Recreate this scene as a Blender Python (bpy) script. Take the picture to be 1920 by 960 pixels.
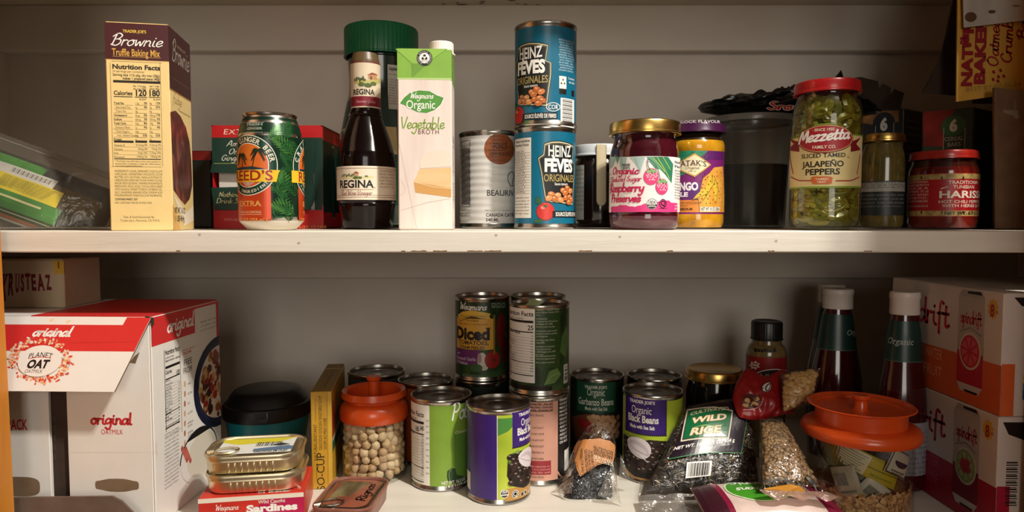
import bpy, math, random
from mathutils import Vector, Matrix, noise
R_ = random.Random(7)
for o in list(bpy.data.objects): bpy.data.objects.remove(o)
SC = bpy.context.scene
COL = SC.collection
# ------------------------------------------------------------------ camera, light, exposure
E = 1.45                       # eye height
F = 1280.0                     # focal length in pixels of the 1920 wide frame
PITCH = math.radians(3.04)
cd = bpy.data.cameras.new('camera'); cam = bpy.data.objects.new('camera', cd); COL.objects.link(cam)
cam.location = (0, 0, E); cam.rotation_euler = (math.pi/2 - PITCH, 0, 0)
cd.sensor_width = 36; cd.lens = 36*F/1920; cd.clip_start = 0.01
SC.camera = cam
W = bpy.data.worlds.new('world'); SC.world = W; W.use_nodes = True
W.node_tree.nodes['Background'].inputs[0].default_value = (1.0, .84, .70, 1)
W.node_tree.nodes['Background'].inputs[1].default_value = 0.04
def lamp(name, loc, watts, radius, col):
    l = bpy.data.lights.new(name, 'POINT'); l.energy = watts; l.shadow_soft_size = radius; l.color = col
    o = bpy.data.objects.new(name, l); COL.objects.link(o); o.location = loc; return o
lamp('ceiling_bulb', (.80, -.16, E+1.40), 98, .032, (1, .94, .84))
lamp('ceiling_bulb', (.92, -.22, E+1.38), 98, .032, (1, .94, .84))
wl = bpy.data.lights.new('room_fill', 'AREA'); wl.shape = 'RECTANGLE'; wl.size = 1.0; wl.size_y = 1.3; wl.energy = 21; wl.color = (1, .93, .82)  # soft area fill added behind the camera to brighten the back wall
wo = bpy.data.objects.new('room_fill', wl); COL.objects.link(wo); wo.location = (.25, -2.35, E+.42); wo.rotation_euler = (math.radians(90), 0, 0)
VS = SC.view_settings
SC.display_settings.display_device = 'sRGB'
VS.view_transform = 'Standard'; VS.look = 'None'; VS.exposure = 0.0; VS.gamma = 1.0; VS.use_curve_mapping = False
try:
    SC.cycles.max_bounces = 8; SC.cycles.diffuse_bounces = 5; SC.cycles.transparent_max_bounces = 16; SC.cycles.caustics_reflective = False; SC.cycles.caustics_refractive = False
except Exception: pass

# ------------------------------------------------------------------ pixels of the photo -> points of the place
def ray(px, py):
    a = (px-960)/F; b = (480-py)/F
    y = math.cos(PITCH)+math.sin(PITCH)*b; z = -math.sin(PITCH)+math.cos(PITCH)*b
    return Vector((a/y, 1, z/y))
def at(px, py, Y):
    r = ray(px, py); return Vector((r.x*Y, Y, E+r.z*Y))
def depth(X, Y, Z): return math.cos(PITCH)*Y-math.sin(PITCH)*(Z-E)
UP = E-.0112                   # top of the upper board
LO = E-.3236                   # top of the lower board

# ------------------------------------------------------------------ materials
def lin(h):
    h = h.lstrip('#'); v = [int(h[i:i+2], 16)/255 for i in (0, 2, 4)]
    return tuple(c/12.92 if c <= .04045 else ((c+.055)/1.055)**2.4 for c in v)+(1,)
MATS = {}
def mat(h, rough=.45, metal=0.0, coat=0.0, spec=.5, alpha=1.0, noise_amt=.05, scale=60, bump=0.0, key=None):
    """a painted / printed / moulded surface: one colour with a faint procedural mottle"""
    k = key or (h, rough, metal, coat, spec, alpha, noise_amt, scale, bump)
    if k in MATS: return MATS[k]
    m = bpy.data.materials.new('surface_'+h.strip('#')); m.use_nodes = True
    nt = m.node_tree; b = nt.nodes['Principled BSDF']
    b.inputs['Roughness'].default_value = rough; b.inputs['Metallic'].default_value = metal
    b.inputs['Coat Weight'].default_value = coat; b.inputs['Coat Roughness'].default_value = .08
    b.inputs['Specular IOR Level'].default_value = spec; b.inputs['Alpha'].default_value = alpha
    c = lin(h)
    if noise_amt:
        tc = nt.nodes.new('ShaderNodeTexCoord'); n = nt.nodes.new('ShaderNodeTexNoise'); n.inputs['Scale'].default_value = scale; n.inputs['Detail'].default_value = 4
        nt.links.new(tc.outputs['Object'], n.inputs['Vector'])
        r = nt.nodes.new('ShaderNodeValToRGB'); e = r.color_ramp.elements
        e[0].position = .3; e[1].position = .7
        e[0].color = tuple(max(0, x*(1-noise_amt)) for x in c[:3])+(1,); e[1].color = tuple(min(1, x*(1+noise_amt)) for x in c[:3])+(1,)
        nt.links.new(n.outputs['Fac'], r.inputs['Fac']); nt.links.new(r.outputs['Color'], b.inputs['Base Color'])
        if bump:
            bp = nt.nodes.new('ShaderNodeBump'); bp.inputs['Strength'].default_value = bump; bp.inputs['Distance'].default_value = .002
            nt.links.new(n.outputs['Fac'], bp.inputs['Height']); nt.links.new(bp.outputs['Normal'], b.inputs['Normal'])
    else: b.inputs['Base Color'].default_value = c
    MATS[k] = m; return m
def ramp_mat(name, stops, scale=30, detail=6, rough=.5, stretch=(1, 1, 1), kind='noise', bump=.0, coat=0.0, distortion=0.0):
    """a mottled surface: several colours through one noise / voronoi / wave texture"""
    if name in MATS: return MATS[name]
    m = bpy.data.materials.new(name); m.use_nodes = True; nt = m.node_tree; b = nt.nodes['Principled BSDF']
    b.inputs['Roughness'].default_value = rough; b.inputs['Coat Weight'].default_value = coat; b.inputs['Coat Roughness'].default_value = .06
    tc = nt.nodes.new('ShaderNodeTexCoord'); mp = nt.nodes.new('ShaderNodeMapping'); mp.inputs['Scale'].default_value = stretch
    nt.links.new(tc.outputs['Object'], mp.inputs['Vector'])
    if kind == 'noise':
        t = nt.nodes.new('ShaderNodeTexNoise'); t.inputs['Detail'].default_value = detail; t.inputs['Distortion'].default_value = distortion; out = t.outputs['Fac']
    elif kind == 'voronoi':
        t = nt.nodes.new('ShaderNodeTexVoronoi'); out = t.outputs['Distance']
    else:
        t = nt.nodes.new('ShaderNodeTexWave'); t.inputs['Distortion'].default_value = 6; t.inputs['Detail'].default_value = 3; out = t.outputs['Fac']
    t.inputs['Scale'].default_value = scale
    nt.links.new(mp.outputs['Vector'], t.inputs['Vector'])
    r = nt.nodes.new('ShaderNodeValToRGB'); e = r.color_ramp.elements
    while len(e) < len(stops): e.new(.5)
    for k, (p, h) in enumerate(stops): e[k].position = p; e[k].color = lin(h)
    nt.links.new(out, r.inputs['Fac']); nt.links.new(r.outputs['Color'], b.inputs['Base Color'])
    if bump:
        bp = nt.nodes.new('ShaderNodeBump'); bp.inputs['Strength'].default_value = bump; bp.inputs['Distance'].default_value = .003
        nt.links.new(out, bp.inputs['Height']); nt.links.new(bp.outputs['Normal'], b.inputs['Normal'])
    MATS[name] = m; return m
def film(name, tint='#ffffff', gloss=.10, rough=.08, wrinkle=0.0, haze=0.0, hazecol='#d8d2c8'):
    """clear glass or plastic film: see-through with a mirror-like skin, optionally milky"""
    if name in MATS: return MATS[name]
    m = bpy.data.materials.new(name); m.use_nodes = True; nt = m.node_tree
    for n in list(nt.nodes): nt.nodes.remove(n)
    out = nt.nodes.new('ShaderNodeOutputMaterial'); tr = nt.nodes.new('ShaderNodeBsdfTransparent'); tr.inputs[0].default_value = lin(tint)
    gl = nt.nodes.new('ShaderNodeBsdfGlossy'); gl.inputs['Roughness'].default_value = rough
    lw = nt.nodes.new('ShaderNodeLayerWeight'); lw.inputs['Blend'].default_value = .25
    mr = nt.nodes.new('ShaderNodeMapRange'); mr.inputs['To Min'].default_value = gloss*.4; mr.inputs['To Max'].default_value = min(.9, gloss*5)
    nt.links.new(lw.outputs['Facing'], mr.inputs['Value'])
    mx = nt.nodes.new('ShaderNodeMixShader'); nt.links.new(mr.outputs[0], mx.inputs['Fac'])
    base = tr.outputs[0]
    if haze:
        df = nt.nodes.new('ShaderNodeBsdfDiffuse'); df.inputs[0].default_value = lin(hazecol)
        m2 = nt.nodes.new('ShaderNodeMixShader'); m2.inputs['Fac'].default_value = haze
        nt.links.new(tr.outputs[0], m2.inputs[1]); nt.links.new(df.outputs[0], m2.inputs[2]); base = m2.outputs[0]
    nt.links.new(base, mx.inputs[1]); nt.links.new(gl.outputs[0], mx.inputs[2]); nt.links.new(mx.outputs[0], out.inputs['Surface'])
    if wrinkle:
        tc = nt.nodes.new('ShaderNodeTexCoord'); n = nt.nodes.new('ShaderNodeTexNoise'); n.inputs['Scale'].default_value = 45; n.inputs['Detail'].default_value = 3; n.inputs['Distortion'].default_value = 1.5
        nt.links.new(tc.outputs['Object'], n.inputs['Vector'])
        bp = nt.nodes.new('ShaderNodeBump'); bp.inputs['Strength'].default_value = wrinkle; bp.inputs['Distance'].default_value = .01
        nt.links.new(n.outputs['Fac'], bp.inputs['Height']); nt.links.new(bp.outputs['Normal'], gl.inputs['Normal'])
    MATS[name] = m; return m
K = lambda h, **k: mat(h, noise_amt=k.pop('n', 0), **k)      # printing ink
BLACK, WHITE, CREAM = K('#15120f'), K('#f4f0ea'), K('#f3e6c4')
TIN = mat('#b9b4ac', rough=.24, metal=1.0, noise_amt=.06, scale=25)
TIN_LID = mat('#77726c', rough=.36, metal=1.0, noise_amt=.08, scale=25)
GOLD = mat('#c9a45c', rough=.28, metal=1.0, noise_amt=.06, scale=25)
GOLD_TIN = mat('#e4d8b8', rough=.36, metal=1.0, noise_amt=.05, scale=20)
KRAFT = ramp_mat('kraft_board', [(.3, '#76573f'), (.7, '#8f6d52')], 40, 5, .85)
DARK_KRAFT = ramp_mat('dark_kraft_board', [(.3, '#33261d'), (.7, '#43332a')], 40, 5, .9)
GLASS = film('clear_glass', '#f6f7f2', .09, .04)
CLEAR = film('clear_film', '#ffffff', .10, .10, wrinkle=.6)

# ------------------------------------------------------------------ meshes
class MB:
    def __init__(s): s.v = []; s.f = []; s.m = []; s.mats = []; s.smooth = []
    def mi(s, m):
        if m not in s.mats: s.mats.append(m)
        return s.mats.index(m)
    def add(s, vs, fs, m, smooth=True):
        b = len(s.v); i = s.mi(m); s.v += [Vector(v) for v in vs]
        for f in fs: s.f.append([b+q for q in f]); s.m.append(i); s.smooth.append(smooth)
        return s
    def lathe(s, prof, c, m, seg=64, sx=1.0, sy=1.0, ang=0.0, wob=None):
        """revolve (radius, height) pairs about the upright axis through c; m one material or one per band"""
        vs = []; fs = []; n = len(prof); c = Vector(c)
        for r, z in prof:
            for k in range(seg):
                a = 2*math.pi*k/seg+ang; w = wob(a, z) if wob else 1
                vs.append(c+Vector((r*w*sx*math.cos(a), r*w*sy*math.sin(a), z)))
        ms = m if isinstance(m, list) else [m]*(n-1)
        for i in range(n-1):
            fb = []
            for k in range(seg):
                k2 = (k+1) % seg; fb.append((i*seg+k, i*seg+k2, (i+1)*seg+k2, (i+1)*seg+k))
            fs.append(fb)
        b = len(s.v); s.v += vs
        for fb, mm in zip(fs, ms):
            i = s.mi(mm)
            for f in fb: s.f.append([b+q for q in f]); s.m.append(i); s.smooth.append(True)
        return s
    def box(s, lo, hi, m, fr=None, bev=.0):
        """box lo..hi in the frame fr (a 4x4), optionally chamfered"""
        x0, y0, z0 = lo; x1, y1, z1 = hi; b = min(bev, (x1-x0)/2.01, (y1-y0)/2.01, (z1-z0)/2.01)
        if b <= 0:
            vs = [(x0, y0, z0), (x1, y0, z0), (x1, y1, z0), (x0, y1, z0), (x0, y0, z1), (x1, y0, z1), (x1, y1, z1), (x0, y1, z1)]
            fs = [(3, 2, 1, 0), (4, 5, 6, 7), (0, 1, 5, 4), (1, 2, 6, 5), (2, 3, 7, 6), (3, 0, 4, 7)]
        else:
            def ring(z, i): return [(x0+b+i, y0+i, z), (x1-b-i, y0+i, z), (x1-i, y0+b+i, z), (x1-i, y1-b-i, z), (x1-b-i, y1-i, z), (x0+b+i, y1-i, z), (x0+i, y1-b-i, z), (x0+i, y0+b+i, z)]
            vs = ring(z0, b)+ring(z0+b, 0)+ring(z1-b, 0)+ring(z1, b); fs = [tuple(range(7, -1, -1)), tuple(range(24, 32))]
            for q in range(3):
                for k in range(8): fs.append((q*8+k, q*8+(k+1) % 8, q*8+8+(k+1) % 8, q*8+8+k))
        vs = [Vector(v) for v in vs]
        if fr is not None: vs = [fr @ v for v in vs]
        return s.add(vs, fs, m, False)
    def tube(s, pts, r, m, seg=10, closed=False):
        pts = [Vector(p) for p in pts]; n = len(pts); vs = []; fs = []; up = Vector((0, 0, 1))
        rr = r if isinstance(r, (list, tuple)) else [r]*n
        for i, p in enumerate(pts):
            t = (pts[(i+1) % n]-pts[i-1]) if closed else (pts[min(i+1, n-1)]-pts[max(i-1, 0)])
            t.normalize(); a = t.cross(up)
            if a.length < .05: a = t.cross(Vector((0, 1, 0)))
            a.normalize(); b = a.cross(t)
            vs += [p+(a*math.cos(2*math.pi*k/seg)+b*math.sin(2*math.pi*k/seg))*rr[i] for k in range(seg)]
        for i in range(n if closed else n-1):
            j = (i+1) % n
            for k in range(seg): fs.append((i*seg+k, j*seg+k, j*seg+(k+1) % seg, i*seg+(k+1) % seg))
        if not closed: fs += [tuple(range(seg)), tuple(range((n-1)*seg+seg-1, (n-1)*seg-1, -1))]
        return s.add(vs, fs, m)
    def slab(s, outline, z0, z1, m, fr=None, side=None):
        """prism of a flat outline [(x, y)] between z0 and z1 in the frame fr"""
        n = len(outline); vs = [Vector((x, y, z0)) for x, y in outline]+[Vector((x, y, z1)) for x, y in outline]
        if fr is not None: vs = [fr @ v for v in vs]
        s.add(vs, [tuple(range(n-1, -1, -1)), tuple(range(n, 2*n))], m, False)
        return s.add(vs, [(k, (k+1) % n, n+(k+1) % n, n+k) for k in range(n)], side or m, False)
    def blob(s, c, r, m, sub=1, fr=None, jit=.0, rnd=R_):
        """a small rounded lump (seed, bean, nut): r three half-axes"""
        vs, fs = ICO[sub]; ph = rnd.random()*50; out = []
        for v in vs:
            k = 1+jit*noise.noise(Vector(v)*1.6+Vector((ph, ph, 0)))
            p = Vector((v[0]*r[0]*k, v[1]*r[1]*k, v[2]*r[2]*k))
            if fr is not None: p = fr @ p
            out.append(p+Vector(c))
        return s.add(out, fs, m)
    def sheet(s, fn, nu, nv, m, double=None, close=False):
        vs = [fn(i/nu, j/nv) for j in range(nv+1) for i in range(nu+1)]
        fs = [(j*(nu+1)+i, j*(nu+1)+i+1, (j+1)*(nu+1)+i+1, (j+1)*(nu+1)+i) for j in range(nv) for i in range(nu)]
        return s.add(vs, fs, m)
    def build(s, name, parent=None, loc=None, sharp=35):
        base = WLOC[parent.name] if parent else Vector(loc if loc is not None else (0, 0, 0))
        me = bpy.data.meshes.new(name); me.from_pydata([tuple(v-base) for v in s.v], [], s.f)
        for m in s.mats: me.materials.append(m)
        me.polygons.foreach_set('material_index', s.m); me.polygons.foreach_set('use_smooth', s.smooth)
        me.update()
        if any(s.smooth): me.set_sharp_from_angle(angle=math.radians(sharp))
        o = bpy.data.objects.new(name, me); COL.objects.link(o)
        if parent: o.parent = parent
        else: o.location = base
        WLOC[o.name] = base; return o
WLOC = {}
def _ico():
    t = (1+5**.5)/2
    v = [Vector(p).normalized() for p in [(-1, t, 0), (1, t, 0), (-1, -t, 0), (1, -t, 0), (0, -1, t), (0, 1, t), (0, -1, -t), (0, 1, -t), (t, 0, -1), (t, 0, 1), (-t, 0, -1), (-t, 0, 1)]]
    f = [(0, 11, 5), (0, 5, 1), (0, 1, 7), (0, 7, 10), (0, 10, 11), (1, 5, 9), (5, 11, 4), (11, 10, 2), (10, 7, 6), (7, 1, 8), (3, 9, 4), (3, 4, 2), (3, 2, 6), (3, 6, 8), (3, 8, 9), (4, 9, 5), (2, 4, 11), (6, 2, 10), (8, 6, 7), (9, 8, 1)]
    res = {0: ([tuple(x) for x in v], f)}
    for lv in (1, 2):
        v2 = list(v); mid = {}; f2 = []
        def mp(a, b):
            k = (min(a, b), max(a, b))
            if k not in mid: v2.append(((v2[a]+v2[b])/2).normalized()); mid[k] = len(v2)-1
            return mid[k]
        for a, b, c in f:
            x, y, z = mp(a, b), mp(b, c), mp(c, a); f2 += [(a, x, z), (b, y, x), (c, z, y), (x, y, z)]
        v, f = v2, f2; res[lv] = ([tuple(x) for x in v], f)
    return res
ICO = _ico()
def props(o, label, cat, group=None, kind=None):
    o['label'] = label; o['category'] = cat
    if group: o['group'] = group
    if kind: o['kind'] = kind
    return o
def thing(name, label, cat, loc, group=None):
    o = bpy.data.objects.new(name, None); COL.objects.link(o); o.empty_display_size = .02
    o.location = loc; WLOC[o.name] = Vector(loc); return props(o, label, cat, group)
def structure(o): o['kind'] = 'structure'; return o

# ------------------------------------------------------------------ printing: flat artwork laid on a surface
EPS = 7e-5
class Flat:
    """a flat face: o its lower left corner, ux / uy unit vectors along it, n outward"""
    du = dv = None
    def __init__(s, o, ux, uy): s.o = Vector(o); s.ux = Vector(ux).normalized(); s.uy = Vector(uy).normalized(); s.n = s.ux.cross(s.uy)
    def at(s, u, v, off): return s.o+s.ux*u+s.uy*v+s.n*off
    def inv(s, px, py):
        r = ray(px, py); c = Vector((0, 0, E)); t = (s.o-c).dot(s.n)/r.dot(s.n); p = c+r*t-s.o
        return p.dot(s.ux), p.dot(s.uy)
    @property
    def k(s): return F/depth(*s.o)
class Round:
    """an upright round wall: rf radius by height above z0"""
    def __init__(s, x, y, z0, r, rf=None, du=.0025, dv=None, sx=1, sy=1):
        s.x, s.y, s.z0, s.r, s.rf, s.du, s.dv = x, y, z0, r, rf, du, dv; s.sx, s.sy = sx, sy
        s.t0 = math.atan2(x, y)
    def rad(s, v): return s.rf(v) if s.rf else s.r
    def at(s, u, v, off):
        a = u/s.r; q = s.rad(v)+off
        return Vector((s.x+q*math.sin(a)*s.sx, s.y-q*math.cos(a)*s.sy, s.z0+v))
    def inv(s, px, py):
        rr = ray(px, py); q = s.r; u = v = 0
        for _ in range(4):
            a = rr.x**2+1; b = rr.x*s.x+s.y; c = s.x**2+s.y**2-q*q; d = b*b-a*c
            t = (b-math.sqrt(max(d, 0)))/a
            X = rr.x*t; Y = t; v = E+rr.z*t-s.z0
            u = math.atan2(X-s.x, s.y-Y)*s.r
            if d < 0:                                    # beyond the edge seen in the photo: go on round
                e = abs(b*0+ (rr.x*s.y-s.x))/math.sqrt(a)-q
                u += math.copysign(e, rr.x*s.y-s.x)
            q = s.rad(v)
        return u, v
    @property
    def k(s): return F/(math.hypot(s.x, s.y)*math.cos(0)-s.r)*math.hypot(s.x, s.y)/s.y if False else F/(s.y-s.r*.95)
class Free:
    """any surface given by fn(u, v) -> point, with normals by differences; inv by a flat stand-in"""
    def __init__(s, fn, flat, du=.004, dv=.004): s.fn, s.flat, s.du, s.dv = fn, flat, du, dv
    def at(s, u, v, off):
        p = s.fn(u, v); h = 5e-4; n = (s.fn(u+h, v)-s.fn(u-h, v)).cross(s.fn(u, v+h)-s.fn(u, v-h))
        n = n.normalized() if n.length > 0 else s.flat.n
        return p+n*off
    def inv(s, px, py):                                   # Newton-like search so that fn(u, v) is seen at (px, py)
        u, v = s.flat.inv(px, py)
        for _ in range(8):
            p = s.fn(u, v); d = p-Vector((0, 0, E))
            r = ray(px, py); t = d.dot(r)/r.dot(r); e = r*t-d
            u += e.dot(s.flat.ux); v += e.dot(s.flat.uy)
        return u, v
    @property
    def k(s): return s.flat.k

TXT = {}
def glyph_tris(body, bold, spacing=1.0):
    k = (body, bold, spacing)
    if k in TXT: return TXT[k]
    c = bpy.data.curves.new('t', 'FONT'); c.body = body; c.size = 1; c.resolution_u = 3; c.offset = bold; c.space_character = spacing
    o = bpy.data.objects.new('t', c); m = o.to_mesh(); m.calc_loop_triangles()
    vs = [(v.co.x, v.co.y) for v in m.vertices]; tr = [[vs[i] for i in t.vertices] for t in m.loop_triangles]
    o.to_mesh_clear(); bpy.data.objects.remove(o); bpy.data.curves.remove(c)
    TXT[k] = tr; return tr
def serifs(tr):
    """short bars at the feet and heads of upright stems"""
    cnt = {}
    for t in tr:
        for i in range(3):
            a, b = t[i], t[(i+1) % 3]; a = (round(a[0], 3), round(a[1], 3)); b = (round(b[0], 3), round(b[1], 3))
            k = (min(a, b), max(a, b)); cnt[k] = cnt.get(k, 0)+1
    ymin = min((p[1] for t in tr for p in t), default=0)
    out = []
    for (a, b), n in cnt.items():
        if n == 1 and abs(a[1]-b[1]) < .004:
            w = b[0]-a[0]
            if .04 < w < .24:
                for yl, sg in ((0, 1), (.682, -1), (.449, -1), (.712, -1)):
                    if abs(a[1]-yl) < .035:
                        h = .045; e = .075; y = a[1]; q = [(a[0]-e, y), (b[0]+e, y), (b[0]+e*.8, y+sg*h), (a[0]-e*.8, y+sg*h)]
                        out += [[q[0], q[1], q[2]], [q[0], q[2], q[3]]]
    return tr+out
STROKES = {
 'a': (1.05, ['.85,.85 .5,1 .15,.7 .12,.25 .4,0 .75,.35 .88,.95', '.88,.95 .84,.3 .95,0 1.1,.15']),
 'b': (1.0, ['.15,2 .12,.1', '.12,.5 .45,1 .85,.7 .8,.2 .45,0 .12,.2']), 'c': (.9, ['.8,.8 .5,1 .15,.65 .18,.2 .5,0 .9,.2']),
 'd': (1.05, ['.85,.85 .5,1 .15,.7 .12,.25 .4,0 .8,.4', '.92,2 .87,.3 1.05,0']), 'e': (.92, ['.15,.42 .7,.6 .75,.9 .45,1 .15,.7 .15,.25 .45,0 .92,.25']),
 'f': (.75, ['.8,1.8 .5,1.9 .35,1.2 .3,-.6', '.1,.95 .7,1']), 'g': (1.05, ['.85,.85 .5,1 .15,.7 .12,.3 .4,.1 .85,.5', '.9,.95 .87,-.4 .5,-.9 .1,-.6']),
 'h': (1.0, ['.15,2 .15,0', '.15,.5 .5,1 .8,.75 .8,.2 .98,0']), 'i': (.55, ['.2,1 .2,.2 .5,0', '.24,1.42 .26,1.5']), 'k': (.95, ['.15,2 .15,0', '.75,1 .2,.45 .85,0']),
 'l': (.5, ['.2,2 .2,.2 .45,0']), 'm': (1.4, ['.15,1 .15,0', '.15,.6 .4,1 .62,.7 .62,0', '.62,.6 .9,1 1.12,.7 1.12,.2 1.3,0']),
 'n': (1.05, ['.15,1 .15,0', '.15,.6 .5,1 .8,.7 .8,.2 1.0,0']), 'o': (.98, ['.5,1 .15,.75 .12,.3 .45,0 .8,.25 .82,.7 .5,1 .9,.95']), 'p': (1.0, ['.15,1 .12,-.9', '.15,.6 .5,1 .88,.7 .8,.2 .45,0 .15,.25']),
 'r': (.75, ['.15,1 .15,0', '.15,.6 .4,.95 .7,.9']), 's': (.8, ['.7,.85 .4,1 .15,.75 .45,.5 .7,.25 .4,0 .08,.15']), 't': (.72, ['.35,1.6 .3,.2 .5,0 .72,.15', '.05,1 .65,1.02']),
 'u': (1.05, ['.15,1 .15,.3 .4,0 .75,.4', '.8,1 .78,.2 1.0,0']), 'v': (.9, ['.1,1 .4,0 .85,1']), 'w': (1.25, ['.1,1 .3,0 .62,.8 .9,0 1.15,1']),
 'y': (1.0, ['.15,1 .2,.35 .45,.1 .75,.5', '.85,1 .75,-.3 .4,-.9 .1,-.65']), 'z': (.9, ['.1,.95 .72,.95 .12,.05 .8,.05']),
 'A': (1.3, ['0,0 .6,2 1.1,0', '.2,.7 .95,.7']), 'B': (1.3, ['.3,2 .2,0', '-.1,1.5 .5,2.1 1.05,1.7 .75,1.15 .3,1.05', '.3,1.05 1.0,1.0 1.15,.45 .7,-.05 .05,.15']), 'C': (1.2, ['1.05,1.6 .7,2 .2,1.4 .2,.5 .65,0 1.15,.35']),
 'M': (1.6, ['.1,0 .35,2 .8,.5 1.25,2 1.5,0']), 'O': (1.5, ['.7,2 .2,1.5 .15,.6 .6,0 1.15,.5 1.2,1.5 .7,2 .5,1.8']), 'P': (1.15, ['.25,2 .2,0', '0,1.75 .5,2.05 1.05,1.6 .75,1.0 .25,.95']),
 'R': (1.2, ['.25,2 .2,0', '0,1.75 .5,2.05 1.05,1.6 .75,1.05 .3,.95', '.35,.95 .7,.5 1.2,0']), 'S': (1.05, ['.95,1.7 .5,2 .15,1.55 .5,1.05 .9,.5 .45,0 0,.3']),
 'V': (1.15, ['.05,2 .5,0 1.1,2']), 'W': (1.75, ['.0,1.8 .3,2 .45,0 .9,1.5 1.2,0 1.7,2']), 'K': (1.2, ['.2,2 .2,0', '1,2 .25,.9 1.15,0']), ' ': (.6, [])}
STROKES.update({'N': (1.35, ['.15,0 .25,2', '.25,2 1.0,0', '1.0,0 1.15,2']), 'D': (1.4, ['.25,2 .2,0', '.05,1.95 .8,1.9 1.25,1.1 .9,.2 .05,.05']), 'G': (1.35, ['1.1,1.65 .7,2 .2,1.4 .2,.5 .65,0 1.1,.4 1.12,.9', '.7,.9 1.25,.9'])})
STROKES['d2'] = (1.2, ['.85,.75 .5,1 .15,.7 .12,.25 .5,0 .95,.6 .8,1.4 .3,1.9 -.2,1.7'])
def spline(pts, n=6):
    out = []
    for i in range(len(pts)-1):
        p0 = pts[max(i-1, 0)]; p1 = pts[i]; p2 = pts[i+1]; p3 = pts[min(i+2, len(pts)-1)]
        for k in range(n):
            t = k/n
            out.append(tuple(.5*((2*b)+(c-a)*t+(2*a-5*b+4*c-d)*t*t+(-a+3*b-3*c+d)*t**3) for a, b, c, d in zip(p0, p1, p2, p3)))
    return out+[pts[-1]]
def ribbon(pts, w, cap=True, taper=False):
    n = len(pts); L = []; Rr = []; polys = []
    for i in range(n):
        a = pts[max(i-1, 0)]; b = pts[min(i+1, n-1)]; dx, dy = b[0]-a[0], b[1]-a[1]; l = math.hypot(dx, dy) or 1
        q = w/2
        if taper: q *= .35+.65*math.sin(math.pi*min(1, (i+.5)/n))
        L.append((pts[i][0]-dy/l*q, pts[i][1]+dx/l*q)); Rr.append((pts[i][0]+dy/l*q, pts[i][1]-dx/l*q))
    for i in range(n-1): polys.append([Rr[i], Rr[i+1], L[i+1], L[i]])
    if cap and not taper:
        for c in (pts[0], pts[-1]): polys.append([(c[0]+w/2*math.cos(k*math.pi/4), c[1]+w/2*math.sin(k*math.pi/4)) for k in range(8)])
    return polys
def script_polys(s, w=.22, slant=.25):
    x = 0; out = []
    for ch in s:
        adv, st = STROKES.get(ch, STROKES['o'])
        for q in st:
            pts = [tuple(float(z) for z in p.split(',')) for p in q.split()]
            for p in ribbon(spline(pts, 5) if len(pts) > 2 else pts, w): out.append([(x+a+slant*b, b) for a, b in p])
        x += adv
    return out, x

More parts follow.
